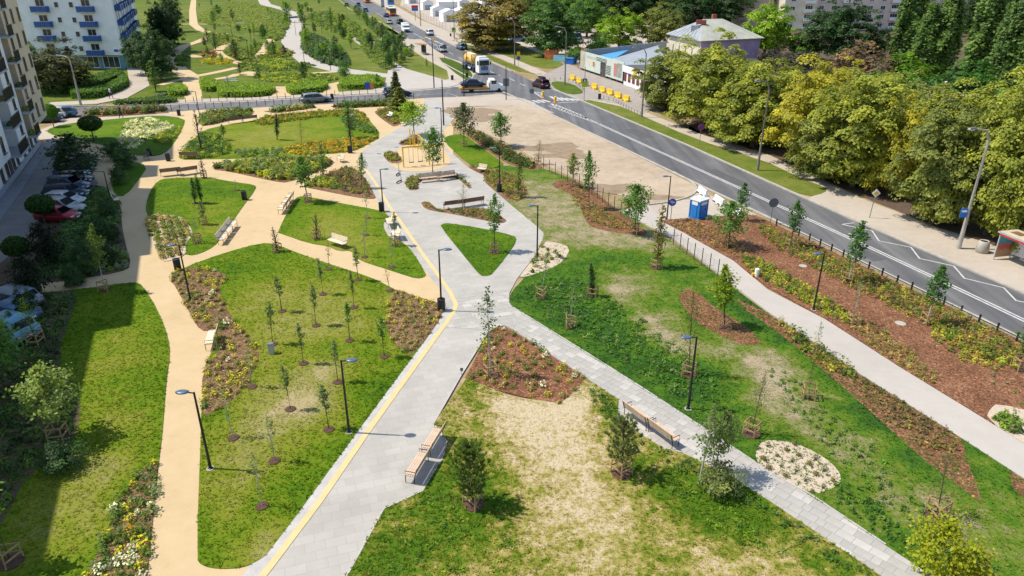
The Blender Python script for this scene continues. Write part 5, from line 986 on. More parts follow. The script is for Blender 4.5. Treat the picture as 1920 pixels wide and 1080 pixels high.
# far park planting
for poly, cols, h, lab in (([(560, 60), (600, 70), (640, 95), (660, 120), (640, 128), (600, 118), (565, 95), (570, 75)], [(3, (.05, .105, .03)), (2, (.1, .15, .06))], 1.6, 'thick green shrubs right of the far path'),
    ([(615, 20), (640, 30), (660, 62), (640, 45)], [(1, (.3, .26, .02))], .9, 'strip of yellow shrubs in the far park'),
    ([(440, 2), (480, 10), (530, 20), (540, 40), (500, 65), (440, 50), (375, 45), (372, 25)], [(3, (.19, .23, .055)), (1, (.15, .2, .045))], 1.0, 'tall meadow grass in the far park'),
    ([(482, 113), (520, 112), (545, 120), (540, 132), (490, 130)], [(3, (.24, .29, .03)), (1, GC)], .9, 'mixed shrubs in the bed of the far park'),
    ([(375, 110), (440, 112), (430, 120), (378, 122)], [(3, (.32, .28, .02)), (1, YG)], .6, 'strip of yellow flowers in the far park'),
    ([(376, 96), (400, 96), (412, 106), (380, 110)], [(2, RB), (1, PURP), (1, OL)], .9, 'purple brown shrubs in the far park'),
    ([(415, 95), (470, 90), (490, 80), (485, 98), (450, 115), (432, 104)], [(3, (.13, .18, .03)), (1, (.17, .22, .04))], .8, 'green perennials between far paths'),
    ([(500, 92), (530, 90), (555, 104), (530, 109), (505, 108)], [(2, GC), (1, RB), (1, YG)], 1.0, 'planting on the far path island'),
    ([(680, 30), (730, 70), (770, 100), (775, 112), (740, 90), (690, 50)], [(3, (.06, .11, .025)), (1, SAGE)], 1.6, 'belt of shrubs beside the main road'),
    ([(665, 62), (700, 72), (745, 125), (725, 135), (690, 108)], [(3, (.14, .19, .04)), (1, (.11, .16, .03))], .7, 'green slope between the two far paths'),
    ([(480, 140), (560, 138), (620, 142), (640, 150), (560, 158), (480, 152)], [(1, YG), (3, (.14, .2, .03))], .7, 'perennials before the long low hedges')):
    cover(poly, .95, .7, h*.6, 34, .34, cols, lab, asp=1.7, z=.02)
cover([(385, 60), (440, 66), (470, 78), (440, 78), (410, 90), (392, 80)], 1.2, .5, .28, 26, .4, [(2, (.16, .21, .04)), (2, (.12, .18, .03)), (.5, OL)], 'mixed perennials between winding far paths', asp=1.6, z=.02)
cover([(460, 112), (505, 100), (520, 108), (490, 118), (560, 116), (600, 124), (560, 132), (500, 136), (440, 130)], 1.3, .55, .3, 26, .42, [(2, (.16, .21, .04)), (3, (.11, .17, .03)), (.6, OL)], 'mixed beds in the middle of the far park', asp=1.6, z=.02)
cover([(500, 20), (548, 36), (536, 60), (525, 80), (500, 70), (510, 45)], 1.3, .8, .8, 26, .45, [(3, (.15, .2, .04)), (1, (.11, .17, .03))], 'meadow plants left of the far paved path', asp=1.6, z=.02)
cover([(570, 30), (620, 20), (690, 60), (740, 105), (760, 125), (720, 110), (660, 70), (600, 55)], 1.6, .9, .9, 26, .5, [(3, (.14, .19, .04)), (1, (.10, .16, .03))], 'meadow plants right of the far paved path', asp=1.6, z=.02, drop=.3)
cover([(350, 120), (352, 100), (330, 108), (335, 130)], 1.0, .7, .7, 26, .4, [(3, GC), (1, DG)], 'low green plants beside the far left path', asp=1.6, z=.02)
# ---- clipped hedges
def hedge(poly, h, col, label, px=True, dens=60, ls=.2):
    p = chaikin(PP(poly), 1)
    if area(p) < 0: p = p[::-1]
    t = thing('hedge', label, 'hedge', (sum(q[0] for q in p)/len(p), sum(q[1] for q in p)/len(p), 0)); ox, oy = t.location.x, t.location.y
    m = MB(); cx, cy = ox, oy; q = [((x - cx)*.93, (y - cy)*.93) for x, y in p]; m.prism(q, 0, h*.9); m.obj('branches', pm('hedge_inside', (.02, .035, .01), .9), t)
    X, Y = scatter(p, 1/math.sqrt(dens), .5); n = len(X); c1 = np.stack([X - ox, Y - oy, h*(.93 + .12*RNG.random(n))], 1); n1 = np.tile([0, 0, 1.], (n, 1))
    cs, ns = [c1], [n1]
    for i in range(len(p)):
        a, b = p[i], p[(i+1) % len(p)]; L = math.hypot(b[0]-a[0], b[1]-a[1]); k = int(L*h*dens) + 1; f = RNG.random(k)
        cs.append(np.stack([a[0] + (b[0]-a[0])*f - ox, a[1] + (b[1]-a[1])*f - oy, h*RNG.random(k)], 1)); ns.append(np.tile([(b[1]-a[1])/max(L, .01), -(b[0]-a[0])/max(L, .01), .3], (k, 1)))
    c = np.concatenate(cs) + RNG.normal(0, .07, (sum(map(len, cs)), 3)); nn = np.concatenate(ns) + RNG.normal(0, .45, (len(c), 3))
    link('leaves', leaves('leaves', c, nn, ls*(.6 + .8*RNG.random(len(c))), tints(len(c), None, .28, .08)), t, col)
HG = (.17, .27, .015)
for poly, h, col, lab in (([(375, 155), (400, 154), (410, 162), (405, 173), (378, 173)], .95, HG, 'square clipped hedge left of the long one'),
    ([(408, 168), (450, 163), (500, 168), (522, 172), (500, 181), (445, 184), (410, 182)], .95, HG, 'long bright hedge along the cross street'),
    ([(537, 166), (575, 162), (608, 158), (617, 165), (608, 172), (560, 178), (540, 178)], .95, HG, 'middle bright hedge along the cross street'),
    ([(634, 158), (660, 150), (700, 146), (722, 156), (718, 165), (680, 168), (642, 168)], .9, HG, 'rightmost bright hedge with the blue board'),
    ([(313, 172), (345, 168), (353, 172), (352, 180), (320, 182)], 1.0, HG, 'short hedge left of the sandy path'),
    ([(80, 178), (120, 178), (160, 168), (215, 148), (226, 140), (218, 137), (185, 150), (150, 163), (120, 172), (80, 174)], 1.2, (.06, .12, .015), 'rearmost hedge of the stepped hedges'),
    ([(130, 178), (170, 169), (225, 151), (235, 144), (228, 142), (190, 155), (155, 168), (132, 174)], 1.2, (.065, .13, .015), 'middle hedge of the stepped hedges'),
    ([(135, 187), (182, 185), (200, 182), (235, 168), (242, 158), (238, 150), (230, 150), (222, 160), (190, 174), (165, 178), (136, 180)], 1.2, (.07, .15, .015), 'front hedge bending round the stepped hedges'),
    ([(212, 196), (260, 191), (330, 187), (332, 193), (300, 196), (220, 198)], .7, (.07, .13, .02), 'low hedge along the side street kerb'),
    ([(280, 190), (315, 178), (312, 184), (285, 190)], .6, (.09, .13, .06), 'low grey green hedge by the sidewalk')):
    hedge(poly, h, col, lab, dens=26, ls=.3)
# ---- single plants in the near flower beds
def plantproto(cols, fl, r=.26, h=.36, nl=70, ls=.09):
    q = rdir(nl); q[:, 2] = np.abs(q[:, 2]); rr_ = RNG.random(nl)**.5
    c = np.stack([q[:, 0]*rr_*r, q[:, 1]*rr_*r, .02 + q[:, 2]*rr_*h], 1); col = pal(nl, cols)*tints(nl, None, .25, .08)
    m = (RNG.random(nl) < fl[0]) & (q[:, 2]*rr_ > .3); col[m] = np.array(fl[1])
    return leaves('plant', c, q + np.array([0, 0, .5]) + RNG.normal(0, .4, (nl, 3)), ls*(.6 + .8*RNG.random(nl)), col)
PLP = {'yellow': plantproto([(2, YG), (1, GC)], (.6, (.60, .50, .02))), 'green': plantproto([(3, GC), (1, DG)], (.0, GC), .25, .4), 'olive': plantproto([(2, OL), (1, RB), (1, STRAW)], (.15, (.5, .4, .2)), .22, .3), 'white': plantproto([(2, GC), (1, GG)], (.6, WF), .25, .38), 'grey': plantproto([(2, GG), (1, GC)], (0, GC), .3, .3), 'orange': plantproto([(2, YG), (1, OL)], (.7, OR), .22, .3)}
def plants(bed, n, kinds, sh, seed, z=.06, group=None, sc_=(.7, 1.3)):
    p = BEDP[bed]; rs = random.Random(seed); xs = [q[0] for q in p]; ys = [q[1] for q in p]; got = []; tries = 0
    while len(got) < n and tries < 6000:
        tries += 1; x, y = rs.uniform(min(xs), max(xs)), rs.uniform(min(ys), max(ys))
        if inpoly([x], [y], p)[0] and all((x - a)**2 + (y - b)**2 > .16 for a, b in got) and abs(x) < y*.8 + 2 and y > 17: got.append((x, y))
    for x, y in got:
        k = rs.choices([a for a, _ in kinds], [b for _, b in kinds])[0]
        o = link('flowering_plant' if k in ('yellow', 'white', 'orange') else 'low_plant', PLP[k], None, (1, 1, 1)); o.location = (x, y, z); s = rs.uniform(*sc_); o.scale = (s, s, s); o.rotation_euler.z = rs.uniform(0, 6.28)
        px_ = (x - min(xs))/(max(xs) - min(xs)); py_ = (y - min(ys))/(max(ys) - min(ys)); w_ = ('far' if py_ > .66 else 'near' if py_ < .33 else 'middle') + (' left' if px_ < .36 else ' right' if px_ > .64 else ' central')
        tag(o, ('large ' if s > 1.12 else 'small ' if s < .88 else '') + {'yellow': 'clump of yellow flowers, ', 'white': 'clump of white flowers, ', 'orange': 'clump of orange flowers, ', 'green': 'green leafy clump, ', 'olive': 'olive brown tuft, ', 'grey': 'grey green tuft, '}[k] + w_ + ' part of the ' + sh, 'plant', k + ' plants in the ' + bed)
plants('wedge shaped bark bed at the fork of the paths', 70, [('green', 5), ('yellow', 2), ('olive', 3), ('white', .6), ('orange', .8)], 'wedge bed', 1)
plants('bark bed with yellow plants beside the lamp', 64, [('yellow', 1.2), ('olive', 6), ('green', .6)], 'bark bed by the lamp', 2)
plants('long flower bed between the sandy path and big lawn', 130, [('yellow', 4), ('olive', 5), ('green', 2), ('white', 1)], 'long flower bed', 3)
plants('flower bed at the lower left path edge', 75, [('yellow', 4), ('white', 2.4), ('green', 6), ('grey', 2), ('orange', .8)], 'lower left flower bed', 4, sc_=(.8, 1.5))
plants('pale gravel bed with rows of grass tufts', 0, [('grey', 1)], '', 5)
X, Y = scatter(BEDP['pale gravel bed with rows of grass tufts'], (.72, .62), .16, -.5)
for x, y in zip(X, Y):
    o = link('grass_tuft', PLP['grey' if (x*7 % 1) < .6 else 'olive'], None, (.6, .62, .55)); o.location = (x, y, .06); s = .6 + .35*((x*13) % 1); o.scale = (s*.8, s*.8, s*1.2)
    tag(o, 'small grass tuft planted in the pale gravel oval', 'grass tuft', 'grass tufts in the gravel oval')
# ------------------------------------------------------------------ buildings
PLASTER = pm('white_plaster', (0.76, 0.77, 0.78), 0.85, 0.07, 0.5)
BEIGE = pm('beige_plaster', (0.60, 0.49, 0.36), 0.85, 0.06, 0.5)
GREYPL = pm('grey_plaster', (0.36, 0.37, 0.39), 0.85, 0.07, 0.5)
CREAM = pm('cream_plaster', (0.66, 0.60, 0.47), 0.85, 0.09, 0.4)
PINK = pm('pale_pink_plaster', (0.66, 0.53, 0.45), 0.85, 0.07, 0.4)
BLUEP = pm('blue_balcony_panel', (0.012, 0.075, 0.27), 0.45, 0.12, 0.8)
TEAL = pm('teal_shopfront', (0.10, 0.26, 0.34), 0.4, 0.1, 0.8)
FRAMEB = pm('brown_window_frame', (0.14, 0.09, 0.07), 0.6, 0.1, 2.0)
FRAMEW = pm('white_window_frame', (0.72, 0.72, 0.72), 0.55, 0.05, 2.0)
ROOFG = pm('grey_sheet_roof', (0.38, 0.40, 0.41), 0.45, 0.1, 0.4, metal=.3)
TAR = pm('roof_felt', (0.085, 0.085, 0.095), 0.9, 0.2, 0.6)
_wc = {}
def window(parent, x, y, z, w, h, ry, fm, mull=1, name='window'):
    """frame standing a little proud of the wall (local +y is outward after turning by ry) with a pane inside"""
    key = (round(w, 2), round(h, 2), fm.name, mull)
    if key not in _wc:
        m = MB(); t = .09
        m.box((0, .03, -h/2 + t/2), (w, .1, t)); m.box((0, .03, h/2 - t/2), (w, .1, t)); m.box((-w/2 + t/2, .03, 0), (t, .1, h - 2*t)); m.box((w/2 - t/2, .03, 0), (t, .1, h - 2*t))
        for k in range(mull): m.box((-w/2 + w*(k+1)/(mull+1), .03, 0), (.06, .08, h - 2*t))
        m.box((0, .09, -h/2 - .03), (w + .16, .2, .05))
        g = MB(); g.box((0, .012, 0), (w - 2*t, .02, h - 2*t)); _wc[key] = (m.mesh('window', fm), g.mesh('pane', GLASS))
    f, g = _wc[key]; o = link(name, f, parent); o.location = (x, y, z); o.rotation_euler.z = ry; link('pane', g, o); return o
def wallbox(parent, name, c, d, mat, rz=0):
    m = MB(); m.box(c, d, rz); return m.obj(name, mat, parent)
# beige and white apartment block at the left edge; local x runs towards the camera, local +y is the street side
O = P(100, 258); rzB = math.atan2(-.919, .395)
b = thing('apartment_building', 'tall beige and white apartment block along the left edge', 'building', (*O, 0), rzB)
wallbox(b, 'wall', (5.5, -6, 15), (11, 12, 24), BEIGE)
wallbox(b, 'wall', (12.6, -7, 13.5), (3.2, 10.6, 21), GREYPL)
wallbox(b, 'wall', (16.7, -6.02, 13.6), (5.0, 12, 21.2), PLASTER)
wallbox(b, 'wall', (21.7, -7, 13.6), (5.0, 10.6, 21.2), GREYPL)
wallbox(b, 'wall', (34.1, -6.02, 13.6), (19.8, 12, 21.2), PLASTER)
wallbox(b, 'wall', (50.5, -6.5, 13.6), (13.0, 11.5, 21.2), BEIGE)
wallbox(b, 'wall', (75, -6.4, 10.1), (36, 11.5, 20.2), PLASTER)
wallbox(b, 'wall', (30.5, -6.5, 1.49), (53, 11, 2.98), PLASTER)
wallbox(b, 'plinth', (30.5, -.93, .3), (53.04, .2, .6), GREYPL)
for z in (19, 16.2, 13.5, 10.8, 8.1, 5.4):
    for x in (1.4, 5.4, 9.15): window(b, x, 0, z - .78, 1.0, 1.55, 0, FRAMEB, 0)
    window(b, 16.6, -.02, z + .05 - .8, 1.0, 1.65, 0, FRAMEB, 0); window(b, 26.5, -.02, z - .75, 1.0, 1.65, 0, FRAMEB, 0)
    for x, x0, x1 in ((12.6, 11.1, 14.15), (21.7, 19.25, 24.15)):
        window(b, x, -1.7, z - 1.2, 1.8, 2.1, 0, FRAMEW, 1, 'balcony_door')
        m = MB(); m.box(((x0 + x1)/2, -.35, z - 2.5), (x1 - x0 - .04, 2.4, .2)); s = m.obj('balcony', GREYPL, b)
        m = MB()
        for k in range(int((x1 - x0)/.14)): m.box((x0 + .1 + k*.14, .78, z - 1.85), (.03, .03, 1.08))
        m.box(((x0 + x1)/2, .78, z - 1.3), (x1 - x0, .06, .06)); m.obj('railing', DARKM, s)
for x in (6, 8.6, 13.6, 17.5, 19.6, 23, 25.5): window(b, x, -.99, 1.75, 1.0, 1.9, 0, FRAMEB, 1)
for x in (10.6, 21.3):
    m = MB(); m.box((x, -.96, 1.15), (1.15, .12, 2.2)); m.obj('door', pm('dark_door', (.06, .05, .05), .5, .1, 2), b)
ca, sa = math.cos(rzB), math.sin(rzB)
for x, z, col, lab in ((12.4, 10.9, OL, 'balcony plants highest on the beige block'), (12.6, 8.2, GC, 'balcony plants on the fourth floor'), (12.3, 5.5, YG, 'yellow green balcony plants on the third floor'), (12.7, 2.9, YG, 'bright balcony plants on the lowest balcony of beige block'), (21.4, 5.5, GC, 'green balcony plants above the dark awning'), (22.5, 8.2, OL, 'balcony plants of the grey loggias')):
    o = link('balcony_plants', ball('balcony_plants', .42, 260, .16, .3, .8), None, col); o.location = (O[0] + x*ca - .25*sa, O[1] + x*sa + .25*ca, z - 2.4 + 2.7 - .3 - .0); o.scale = (2.2, 1, 1); o.rotation_euler.z = rzB; tag(o, lab, 'plants')
for x, z, lab in ((22.0, 5.4, 'reddish canopy box on a grey balcony'), ):
    pass
# white block with blue balconies
c0 = P(236, 130); side = (-.38, .925)
b = thing('apartment_building', 'white apartment block with deep blue balconies', 'building', (*c0, 0))
L2 = 62; fp = [(0, 0), (side[0]*L2, side[1]*L2), (side[0]*L2 - 42, side[1]*L2), (-42, 0)]
m = MB(); m.prism(fp, 2.95, 24); m.obj('wall', PLASTER, b)
m = MB(); m.prism([(-.4, .5), (side[0]*L2 - .6, side[1]*L2 - .5), (side[0]*L2 - 41, side[1]*L2 - .5), (-41, .5)], 0, 2.95); m.obj('wall', TEAL, b)
def balcony(parent, x, y, z, w, ry, d=1.1):
    M = Matrix.Translation((x, y, z)) @ Matrix.Rotation(ry, 4, 'Z')
    m = MB(); m.box((0, d/2, -.1), (w, d, .18)); m.xf(M); s = m.obj('balcony', GREYPL, parent)
    n = max(2, round(w/1.2))
    for k in range(n):
        m = MB(); m.box((-w/2 + w*(k + .5)/n, d, .55), (w/n - .06, .06, 1.1)); m.xf(M); m.obj('balcony_panel', BLUEP, s)
    m = MB(); m.box((-w/2 + .03, d/2, .55), (.06, d, 1.1)); m.box((w/2 - .03, d/2, .55), (.06, d, 1.1)); m.xf(M); m.obj('balcony_side', BLUEP, s)
    m = MB(); m.box((0, d, 1.14), (w, .08, .06)); m.xf(M); m.obj('handrail', FRAMEW, s)
for z in (2.95, 5.9, 8.75, 11.75, 14.8, 17.8):
    for xc in (-15.1, -5.5, -28, -37):
        balcony(b, xc, 0, z, 3.4, math.pi); window(b, xc, 0, z + 1.35, 1.9, 2.1, math.pi, FRAMEW, 1, 'balcony_door')
    for xc in (-11.7, -8.6, -21.5, -24.5): window(b, xc, 0, z + 1.35, 1.0, 1.2, math.pi, FRAMEW, 0)
ry = math.atan2(side[1], side[0]) - math.pi
for z in (2.95, 5.9, 8.75, 11.75, 14.8, 17.8):
    for u in (5, 10, 17, 22, 30, 35, 43, 48):
        x, y = side[0]*u, side[1]*u; balcony(b, x, y, z, 3.2, ry, 1.2); window(b, x, y, z + 1.35, 1.8, 2.1, ry, FRAMEW, 1, 'balcony_door')
for x in (-3, -7.5, -12, -16.5, -21): window(b, x, .5, 1.5, 3.6, 2.4, math.pi, FRAMEW, 2, 'shop_window')
m = MB(); m.box((-1.2, -.04, 3.9), (.9, .06, .5)); o = m.obj('street_name_plate', pm('sign_blue', (.01, .06, .36), .4, .05, 3), b)
# pale apartments behind the poplars
def flats(name, lab, x0, x1, Y, h, mat, dz, brk):
    b = thing('apartment_building', lab, 'building', (x0, Y, 0)); w = x1 - x0
    wallbox(b, 'wall', (w/2, 6, h/2), (w, 12, h), mat)
    n = int(w/4.2)
    for k in range(n):
        xc = (k + .5)*w/n
        for z in np.arange(1.6, h - 1, 2.8):
            if k % 4 == brk:
                window(b, xc, 0, z + .1, 2.6, 1.7, math.pi, FRAMEW, 2)
                m = MB(); m.box((xc, -.6, z - 1.2), (3.4, 1.2, .16)); s = m.obj('balcony', mat, b)
                m = MB(); m.box((xc, -1.18, z - .65), (3.4, .06, .95)); m.obj('balcony_panel', WHITE, s)
            else: window(b, xc, 0, z, 1.7, 1.35, math.pi, FRAMEW, 1)
    return b
flats('a', 'long pale pink apartment block behind the poplars', 104, 205, 262, 30, PINK, 0, 2)
flats('b', 'narrow pale apartment tower left of the dark round tree', 92, 103, 258, 30, CREAM, 0, 1)
wallbox(None, 'wall_block', (83.5, 272, 15), (14, 14, 30), pm('plaster_painted_shade', (.38, .3, .26), .85, .05, .4)); o = bpy.data.objects['wall_block']; o.name = 'apartment_building'; tag(o, 'plain apartment block end wall with shade in its colour, top right', 'building')  # darkened copy of the pale plaster: shade is put into this colour
# mural wall, yard, shop
A_, B_, C_ = P(1088, 131), P(1168, 158), P(1262, 193); D_ = (37.2, 180.5)
PANELG = pm('pale_green_panels', (0.50, 0.56, 0.50), 0.7, 0.06, 0.5)
BLACKP = pm('black_lettering', (.02, .02, .02), .6, .05, 3)
b = thing('low_building', 'low commercial building with a pale printed front wall', 'building', (*A_, 0), math.atan2(B_[1]-A_[1], B_[0]-A_[0])); L = math.hypot(B_[0]-A_[0], B_[1]-A_[1]); hw = 4.0
# local x along the front from its far end, local -y is the street side
npan = 8
for k in range(npan):
    x0, x1 = L*k/npan, L*(k+1)/npan
    if k == 4:
        wallbox(b, 'wall_panel', ((x0+x1)/2, 0, 3.45), (x1 - x0 - .02, .16, 1.1), PANELG); m = MB(); m.box(((x0+x1)/2, .12, 1.45), (x1 - x0 - .4, .1, 2.9)); m.obj('doorway', pm('dark_door', (.06, .05, .05), .5, .1, 2), b)
    else: wallbox(b, 'wall_panel', ((x0+x1)/2, 0, 2.25), (x1 - x0 - .02, .16, 3.5), PANELG if k else pm('stained_panel', (.42, .37, .28), .8, .2, .7))
for k in range(npan + 1): wallbox(b, 'support_post', (L*k/npan + (.1 if k == 0 else -.1), .05, .25), (.12, .14, .5), GREYM)
def flat(x, z, w, h, mat, nm='printed_panel'):
    m = MB(); m.box((x, -.095, z), (w, .03, h)); return m.obj(nm, mat, b)
flat(L*.3, 2.2, L*.17, 1.1, pm('print_cream', (.62, .52, .40), .7, .12, 2)); flat(L*.345, 2.0, L*.05, 1.0, pm('print_orange', (.5, .28, .12), .7, .2, 3)); flat(L*.34, 3.3, L*.36, .16, pm('print_grey_green', (.36, .43, .35), .7, .1, 2)); flat(L*.36, 3.0, L*.4, .1, MATS['print_grey_green'])
for k in range(3): flat(L*.52, 3.55 - .26*k, L*.24, .1, BLACKP, 'lettering')
for k in range(6): flat(L*.685, 2.5 - .3*k, L*.1, .13, BLACKP, 'lettering')
flat(L*.83, 2.2, L*.06, 2.4, pm('print_rose', (.48, .2, .17), .7, .1, 2)); flat(L*.915, 2.3, L*.1, 2.6, pm('print_photo', (.42, .42, .38), .6, .3, 1.5, col2=(.16, .15, .14)))
lx, ly = (D_[0]-A_[0]), (D_[1]-A_[1]); ca, sa = math.cos(-b.rotation_euler.z), math.sin(-b.rotation_euler.z); loc = lambda X, Y: ((X - A_[0])*ca - (Y - A_[1])*sa, (X - A_[0])*sa + (Y - A_[1])*ca)
dl = loc(*D_); el_ = loc(*C_)
m = MB(); m.bar((0.1, .25, 2), (dl[0], dl[1], 2), .16, 4.0); m.obj('rear_wall', pm('bluish_render', (.32, .37, .43), .8, .1, .5), b)
m = MB(); m.prism([(L*.2, .3), (L*.62, .3), (dl[0]*.55, dl[1]*.55)], 3.0, 3.12); m.obj('canopy', pm('bright_blue_sheet', (.06, .30, .62), .4, .08, .5), b)
m = MB(); m.prism([(L*.62, .25), (L*.99, .25), (L*.99 + 1, 9), (dl[0] + 3, dl[1] - 4), (dl[0]*.97, dl[1]*.96)], 3.3, 3.5); m.obj('roof', ROOFG, b)
b = thing('shop', 'white corner shop with a yellow sign under the trees', 'building', (*B_, 0), math.atan2(C_[1]-B_[1], C_[0]-B_[0])); L = math.hypot(C_[0]-B_[0], C_[1]-B_[1])
wallbox(b, 'wall', (L/2, 4, 1.7), (L, 8, 3.4), WHITE); wallbox(b, 'roof', (L/2, 4.1, 3.46), (L - .3, 7.6, .12), TAR); wallbox(b, 'fascia', (L/2, -.1, 2.95), (L + .1, .24, 1.1), WHITE); wallbox(b, 'corner_pillar', (.05, -.06, 1.7), (.2, .2, 3.3), DARKM)
for k in range(7):
    m = MB(); m.box((.9 + 1.9*k, -.03, 1.5), (1.1, .08, 1.5)); m.obj('window', pm('dark_red_shutter', (.13, .025, .03), .5, .12, 3), b)
m = MB(); m.box((5.6, -.26, 2.95), (1.3, .08, 1.35)); s = m.obj('sign_board', YELLOW, b)
for k in range(3):
    m = MB(); m.box((5.6 - .1*k, -.31, 3.3 - .35*k), (.7 - .1*k, .02, .12)); m.obj('lettering', pm('orange_lettering', (.62, .2, .01), .5, .05, 3), s)
# house with hip roof
Lc, Fc, Rc = (37.2, 180), (41, 162.6), (56.6, 169.7); Bc = (Lc[0]+Rc[0]-Fc[0], Lc[1]+Rc[1]-Fc[1]); ctr = ((Lc[0]+Rc[0])/2, (Lc[1]+Rc[1])/2)
b = thing('hip_roofed_house', 'cream house with grey hip roof and purple painted side', 'building', (*ctr, 0)); q = [(x - ctr[0], y - ctr[1]) for x, y in (Lc, Fc, Rc, Bc)]
m = MB(); m.prism([(x*.95, y*.95) for x, y in q], 0, 5.75); m.obj('wall', CREAM, b)
m = MB(); m.bar((q[1][0]*.957, q[1][1]*.957, 3.6), (q[2][0]*.957, q[2][1]*.957, 3.6), .1, 4.2); o = m.obj('painted_wall', pm('purple_mural', (.36, .27, .40), .8, .15, .5), b)
r0, r1 = (-2.6, .8), (2.2, 2.2); e = [(x*1.04, y*1.04, 5.75) for x, y in q]; R0, R1 = (*r0, 9.3), (*r1, 9.3)
for fc, nm, mt in (((e[0], e[1], R0), 'roof', ROOFG), ((e[1], e[2], R1, R0), 'roof', pm('mossy_sheet_roof', (.36, .36, .29), .6, .14, .4)), ((e[2], e[3], R1), 'roof', ROOFG), ((e[3], e[0], R0, R1), 'roof', ROOFG)):
    m = MB(); m.add(list(fc) + [(x, y, z - .12) for x, y, z in fc], [tuple(range(len(fc))), tuple(range(len(fc), 2*len(fc)))[::-1]] + [(i, i + len(fc), (i+1) % len(fc) + len(fc), (i+1) % len(fc)) for i in range(len(fc))])
    s = m.obj(nm, mt, b)
    a0, a1, ap = Vector(fc[0]), Vector(fc[1]), Vector(fc[2])
    for k in range(1, 9):
        base_ = a0.lerp(a1, k/9); top = base_.lerp(ap if len(fc) == 3 else Vector(fc[3]).lerp(Vector(fc[2]), k/9), .97 if len(fc) == 4 else (1 - abs(k/9 - .5)*2)*.95)
        n_ = MB(); n_.bar(base_ + Vector((0, 0, .05)), top + Vector((0, 0, .05)), .06, .08); n_.obj('roof_seam', ROOFG, s)
m = MB(); m.box((-5.2, -2.6, 7.5), (1.6, 2.2, 1.5), -.2); s = m.obj('dormer', ROOFG, b); m = MB(); m.box((-6.06, -2.75, 7.5), (.06, 1.5, .9), -.2); m.obj('dormer_window', GLASS, s)
BRICK = pm('red_brick', (.28, .075, .045), .85, .15, 4)
m = MB(); m.box((-3.9, -2.6, 8.9), (2.2, 1.0, .9), -.2); m.obj('chimney', BRICK, b); m = MB(); m.box((.3, 2.6, 9.7), (1.0, .8, 1.1), .2); m.obj('chimney', BRICK, b)
for k in range(4): m = MB(); f = .14 + .2*k; m.bar((q[0][0]*.953 + (q[1][0]-q[0][0])*.953*f, q[0][1]*.953 + (q[1][1]-q[0][1])*.953*f, 1.9), (q[0][0]*.953 + (q[1][0]-q[0][0])*.953*(f + .02), q[0][1]*.953 + (q[1][1]-q[0][1])*.953*(f + .02), 1.9), .12, 3.6); m.obj('downpipe', GREYM, b)
# dark flat roof at right with vents
x, y = P(1842, 215); b = thing('flat_roofed_building', 'dark flat roofed building with small white vents', 'building', (x, y, 0), .3)
wallbox(b, 'wall', (0, 4, 1.5), (11, 8, 3), GREYPL); wallbox(b, 'roof', (0, 4, 3.08), (11.4, 8.4, .16), TAR)
for k in range(4): m = MB(); m.lathe([(.16, 0), (.16, .8), (.24, .82), (.24, 1.0), (.02, 1.05)], 8, (-2 + 1.9*k, 6 - .3*k, 3.16)); m.obj('roof_vent', WHITE, b)
# market sheds
rr = random.Random(8); SHED = pm('white_market_sheet', (.80, .80, .80), .55, .04, .5); SHUT = pm('grey_shutter', (.32, .34, .38), .6, .1, 1)
spots = [(772, 6), (800, 18), (822, 30), (842, 40), (866, 36), (838, 16), (868, 14), (892, 24), (812, -2), (850, -4), (884, -2), (905, 34), (915, 8)]
for i, (px, py) in enumerate(spots):
    x, y = P(px, py); w, d, h = rr.uniform(5, 7.5), rr.uniform(7, 10), rr.uniform(2.9, 3.6)
    b = thing('market_shed', 'white gabled market shed, %s counted in the market yard' % ordn(i), 'market shed', (x, y, 0), math.radians(rr.choice([18, 18, 108, 14])), 'white sheds of the market yard')
    wallbox(b, 'wall', (0, 0, h/2), (w, d, h), SHED); m = MB(); m.add([(-w/2 - .2, -d/2 - .2, h), (w/2 + .2, -d/2 - .2, h), (0, -d/2 - .2, h + 1.3), (-w/2 - .2, d/2 + .2, h), (w/2 + .2, d/2 + .2, h), (0, d/2 + .2, h + 1.3)], [(0, 1, 2), (3, 5, 4), (0, 2, 5, 3), (1, 4, 5, 2), (0, 3, 4, 1)]); m.obj('roof', SHED, b)
    m = MB(); m.box((0, -d/2 - .03, 1.2), (w*.6, .08, 2.2)); m.obj('shutter', SHUT if i % 2 else GREYPL, b)
b = thing('kiosk', 'blue kiosk at the market yard fence', 'kiosk', (*P(733, 9), 0), .3); wallbox(b, 'wall', (0, 0, 1.6), (3.6, 2.2, 3.2), pm('kiosk_blue', (.02, .22, .55), .4, .08, 1)); wallbox(b, 'roof', (0, 0, 3.28), (3.9, 2.5, .16), WHITE); wallbox(b, 'window', (0, -1.12, 1.9), (2.4, .06, 1.2), GLASS)
